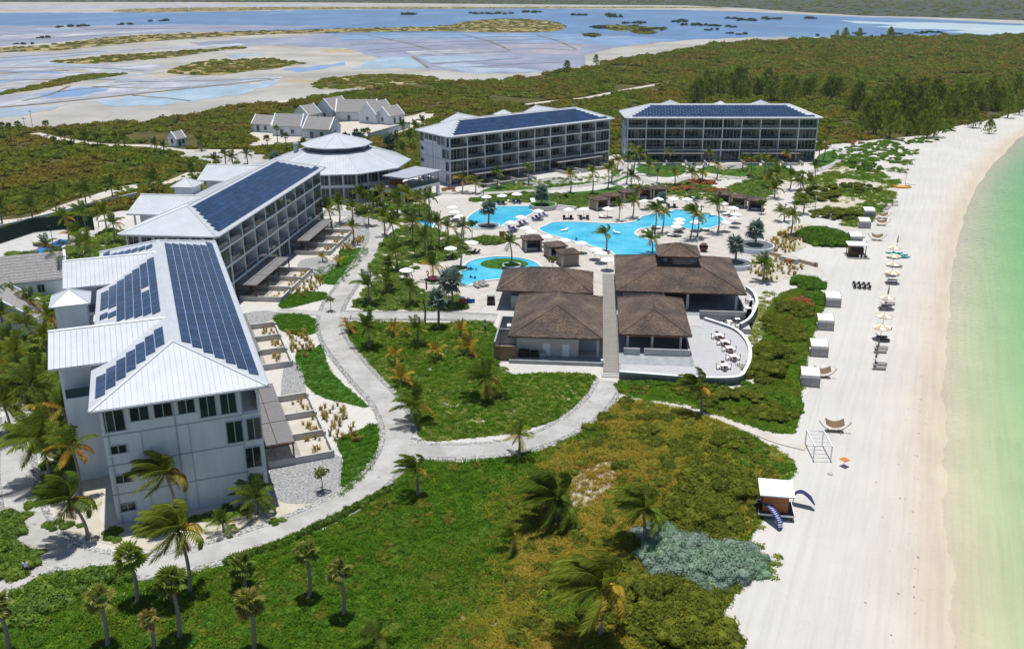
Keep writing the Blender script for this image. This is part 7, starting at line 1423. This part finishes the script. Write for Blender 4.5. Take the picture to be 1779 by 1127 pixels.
# ---------------------------------------------------------------- people
def person_mesh(name, pose='walk', cols=((.75,.78,.82),(.05,.04,.07),(.30,.16,.10),(.02,.015,.01)), zmap=None):
    J = {'hip':(0,0,.95),'chest':(0,-.02,1.32),'neck':(0,-.02,1.50),'head':(0,.02,1.62),'crown':(0,.02,1.74),
         'ls':(-.19,-.02,1.42),'le':(-.27,-.08,1.15),'lw':(-.25,.10,.95),'lh':(-.24,.17,.88),'rs':(.19,-.02,1.42),'re':(.27,-.14,1.16),'rw':(.26,-.05,.92),'rh':(.26,.0,.85),
         'lp':(-.10,0,.90),'lk':(-.11,.18,.50),'la':(-.11,.12,.08),'lt':(-.11,.28,.04),'rp':(.10,0,.90),'rk':(.11,-.06,.50),'ra':(.11,-.28,.12),'rt':(.11,-.16,.04)}
    if pose == 'stand': J.update({'lk':(-.11,.03,.5),'la':(-.11,0,.08),'lt':(-.11,.14,.04),'rk':(.11,.03,.5),'ra':(.11,0,.08),'rt':(.11,.14,.04)})
    rad = {'hip':.15,'chest':.16,'neck':.06,'head':.095,'crown':.075,'ls':.075,'le':.05,'lw':.036,'lh':.04,'rs':.075,'re':.05,'rw':.036,'rh':.04,'lp':.10,'lk':.065,'la':.045,'lt':.04,'rp':.10,'rk':.065,'ra':.045,'rt':.04}
    E_ = [('hip','chest'),('chest','neck'),('neck','head'),('head','crown'),('chest','ls'),('ls','le'),('le','lw'),('lw','lh'),('chest','rs'),('rs','re'),('re','rw'),('rw','rh'),('hip','lp'),('lp','lk'),('lk','la'),('la','lt'),('hip','rp'),('rp','rk'),('rk','ra'),('ra','rt')]
    if pose == 'swim':
        for k in ('lp','lk','la','lt','rp','rk','ra','rt'): del J[k], rad[k]
        E_ = [e for e in E_ if e[0] in J and e[1] in J]; J = {k: (v[0]*(1.5 if k in ('le','lw','lh','re','rw','rh') else 1), v[1], v[2]-1.18+(.15 if k in ('lw','lh','rw','rh') else 0)) for k, v in J.items()}
    ks = list(J); me = bpy.data.meshes.new(name+'_skeleton'); me.from_pydata([J[k] for k in ks], [(ks.index(a), ks.index(b)) for a, b in E_], [])
    o = bpy.data.objects.new(name+'_skeleton', me); COL.objects.link(o); sm = o.modifiers.new('skin','SKIN'); 
    lay = me.skin_vertices[0].data if me.skin_vertices else None
    if lay is None:
        import bmesh
        bm = bmesh.new(); bm.from_mesh(me); bm.verts.layers.skin.verify(); bm.to_mesh(me); bm.free(); lay = me.skin_vertices[0].data
    for i, k in enumerate(ks): lay[i].radius = (rad[k], rad[k]*(.75 if k in ('hip','chest') else 1)); lay[i].use_root = k == 'hip'
    o.modifiers.new('sub','SUBSURF').levels = 1
    dg = bpy.context.evaluated_depsgraph_get(); ev = o.evaluated_get(dg); out = bpy.data.meshes.new_from_object(ev); out.name = name; bpy.data.objects.remove(o, do_unlink=True)
    for m_ in ('shirt','shorts','skin','hair'): pass
    for i, cl in enumerate(cols): out.materials.append(mat('%s_cloth_%d' % (name, i), cl, .85, .1))
    sh_ = -1.18 if pose == 'swim' else 0
    for p_ in out.polygons:
        z = p_.center.z-sh_; x = abs(p_.center.x)
        p_.material_index = 3 if (z > 1.67 or (z > 1.57 and p_.center.y < -.02)) else (2 if z > 1.49 or (x > .235 and z < 1.2) or z < .55 else (0 if z > .98 else 1)); p_.use_smooth = True
    return out
def person(px, py, rz, label, pose, cols, z=.08):
    c = P(px, py); me = person_mesh('person', pose, cols); o = ob('person', me, loc=(c.x, c.y, z), rz=rz); tag(o, label, 'person'); return o
person(48, 999, R(200), 'person in a white shirt and dark shorts walking along the lower left path', 'walk', ((.70,.76,.84),(.05,.04,.07),(.20,.11,.07),(.02,.015,.01)))
person(843, 577, R(160), 'person in a white top and dark trousers beside the kitchen yard wall', 'walk', ((.72,.76,.80),(.03,.03,.04),(.24,.14,.09),(.02,.015,.01)))
person(14, 752, R(180), 'person in a teal top standing on the path at the left edge', 'stand', ((.12,.42,.42),(.05,.05,.06),(.24,.14,.09),(.02,.015,.01)))
for i, (px, py, a) in enumerate(((818,468,0),(827,470,90),(818,483,150),(825,484,220),(1001,417,40))): person(px, py, R(a), ['bather in the round pool nearest the planter ring','bather to the right of the first one in the round pool','bather nearer the viewer in the round pool','bather beside the nearer one in the round pool','lone swimmer in the main pool behind the cabanas'][i], 'swim', ((.05,.05,.12),(.05,.05,.1),(.18,.10,.07),(.02,.015,.012)), .08)

# ---------------------------------------------------------------- stones edging the paths
def stone_mesh(seed):
    r_ = random.Random(seed); m = MB().lathe([(.7,-.1),(1,.2),(.75,.55),(.05,.7)], 6); m.v = [(x*r_.uniform(.7,1.2), y*r_.uniform(.7,1.2), z*r_.uniform(.8,1.2)) for x,y,z in m.v]; return m.mesh('stone', MATS['limestone'])
S_ST = source('stone_source', [stone_mesh(s) for s in (81,82,83)]); st = []
for px, wd in ((MAINP,1.65),([(690,772),(735,783),(800,784),(870,779),(940,762),(1000,732),(1040,697),(1060,662)],1.5)):
    c_ = cr(W(px), 40, False)
    for sd in (0, 1):
        for p_ in ribbon(c_, wd+.4)[sd]:
            for _ in range(2): st.append((p_[0]+rng.gauss(0,.22), p_[1]+rng.gauss(0,.22), .05, rng.uniform(.06,.17), rng.uniform(.06,.15)))
RB_ = (ribavoid(MAINP, 1.65), ribavoid([(690,772),(735,783),(800,784),(870,779),(940,762),(1000,732),(1040,697),(1060,662)], 1.5)); st = [q for q in st if not any(inpoly(q[0], q[1], rb) for rb in RB_)]
scatter('edging_stones', S_ST, st, 'loose grey stones edging the concrete paths', 'stones')
# ================================================================== AIR
def haze(density):
    m = bpy.data.materials.new('sea_haze'); m.use_nodes = True; t = m.node_tree; t.nodes.clear(); v = t.nodes.new('ShaderNodeVolumePrincipled'); v.inputs['Color'].default_value = (.80,.88,1.0,1); v.inputs['Density'].default_value = density; v.inputs['Anisotropy'].default_value = .2
    o = t.nodes.new('ShaderNodeOutputMaterial'); t.links.new(v.outputs[0], o.inputs['Volume'])
    q = ob('haze', MB().box(-14500, 14500, -900, 14500, -9.0, 58.0), m); q['kind'] = 'stuff'; q['label'] = 'thin sea haze over the far shore'; q['category'] = 'haze'
haze(.00006)
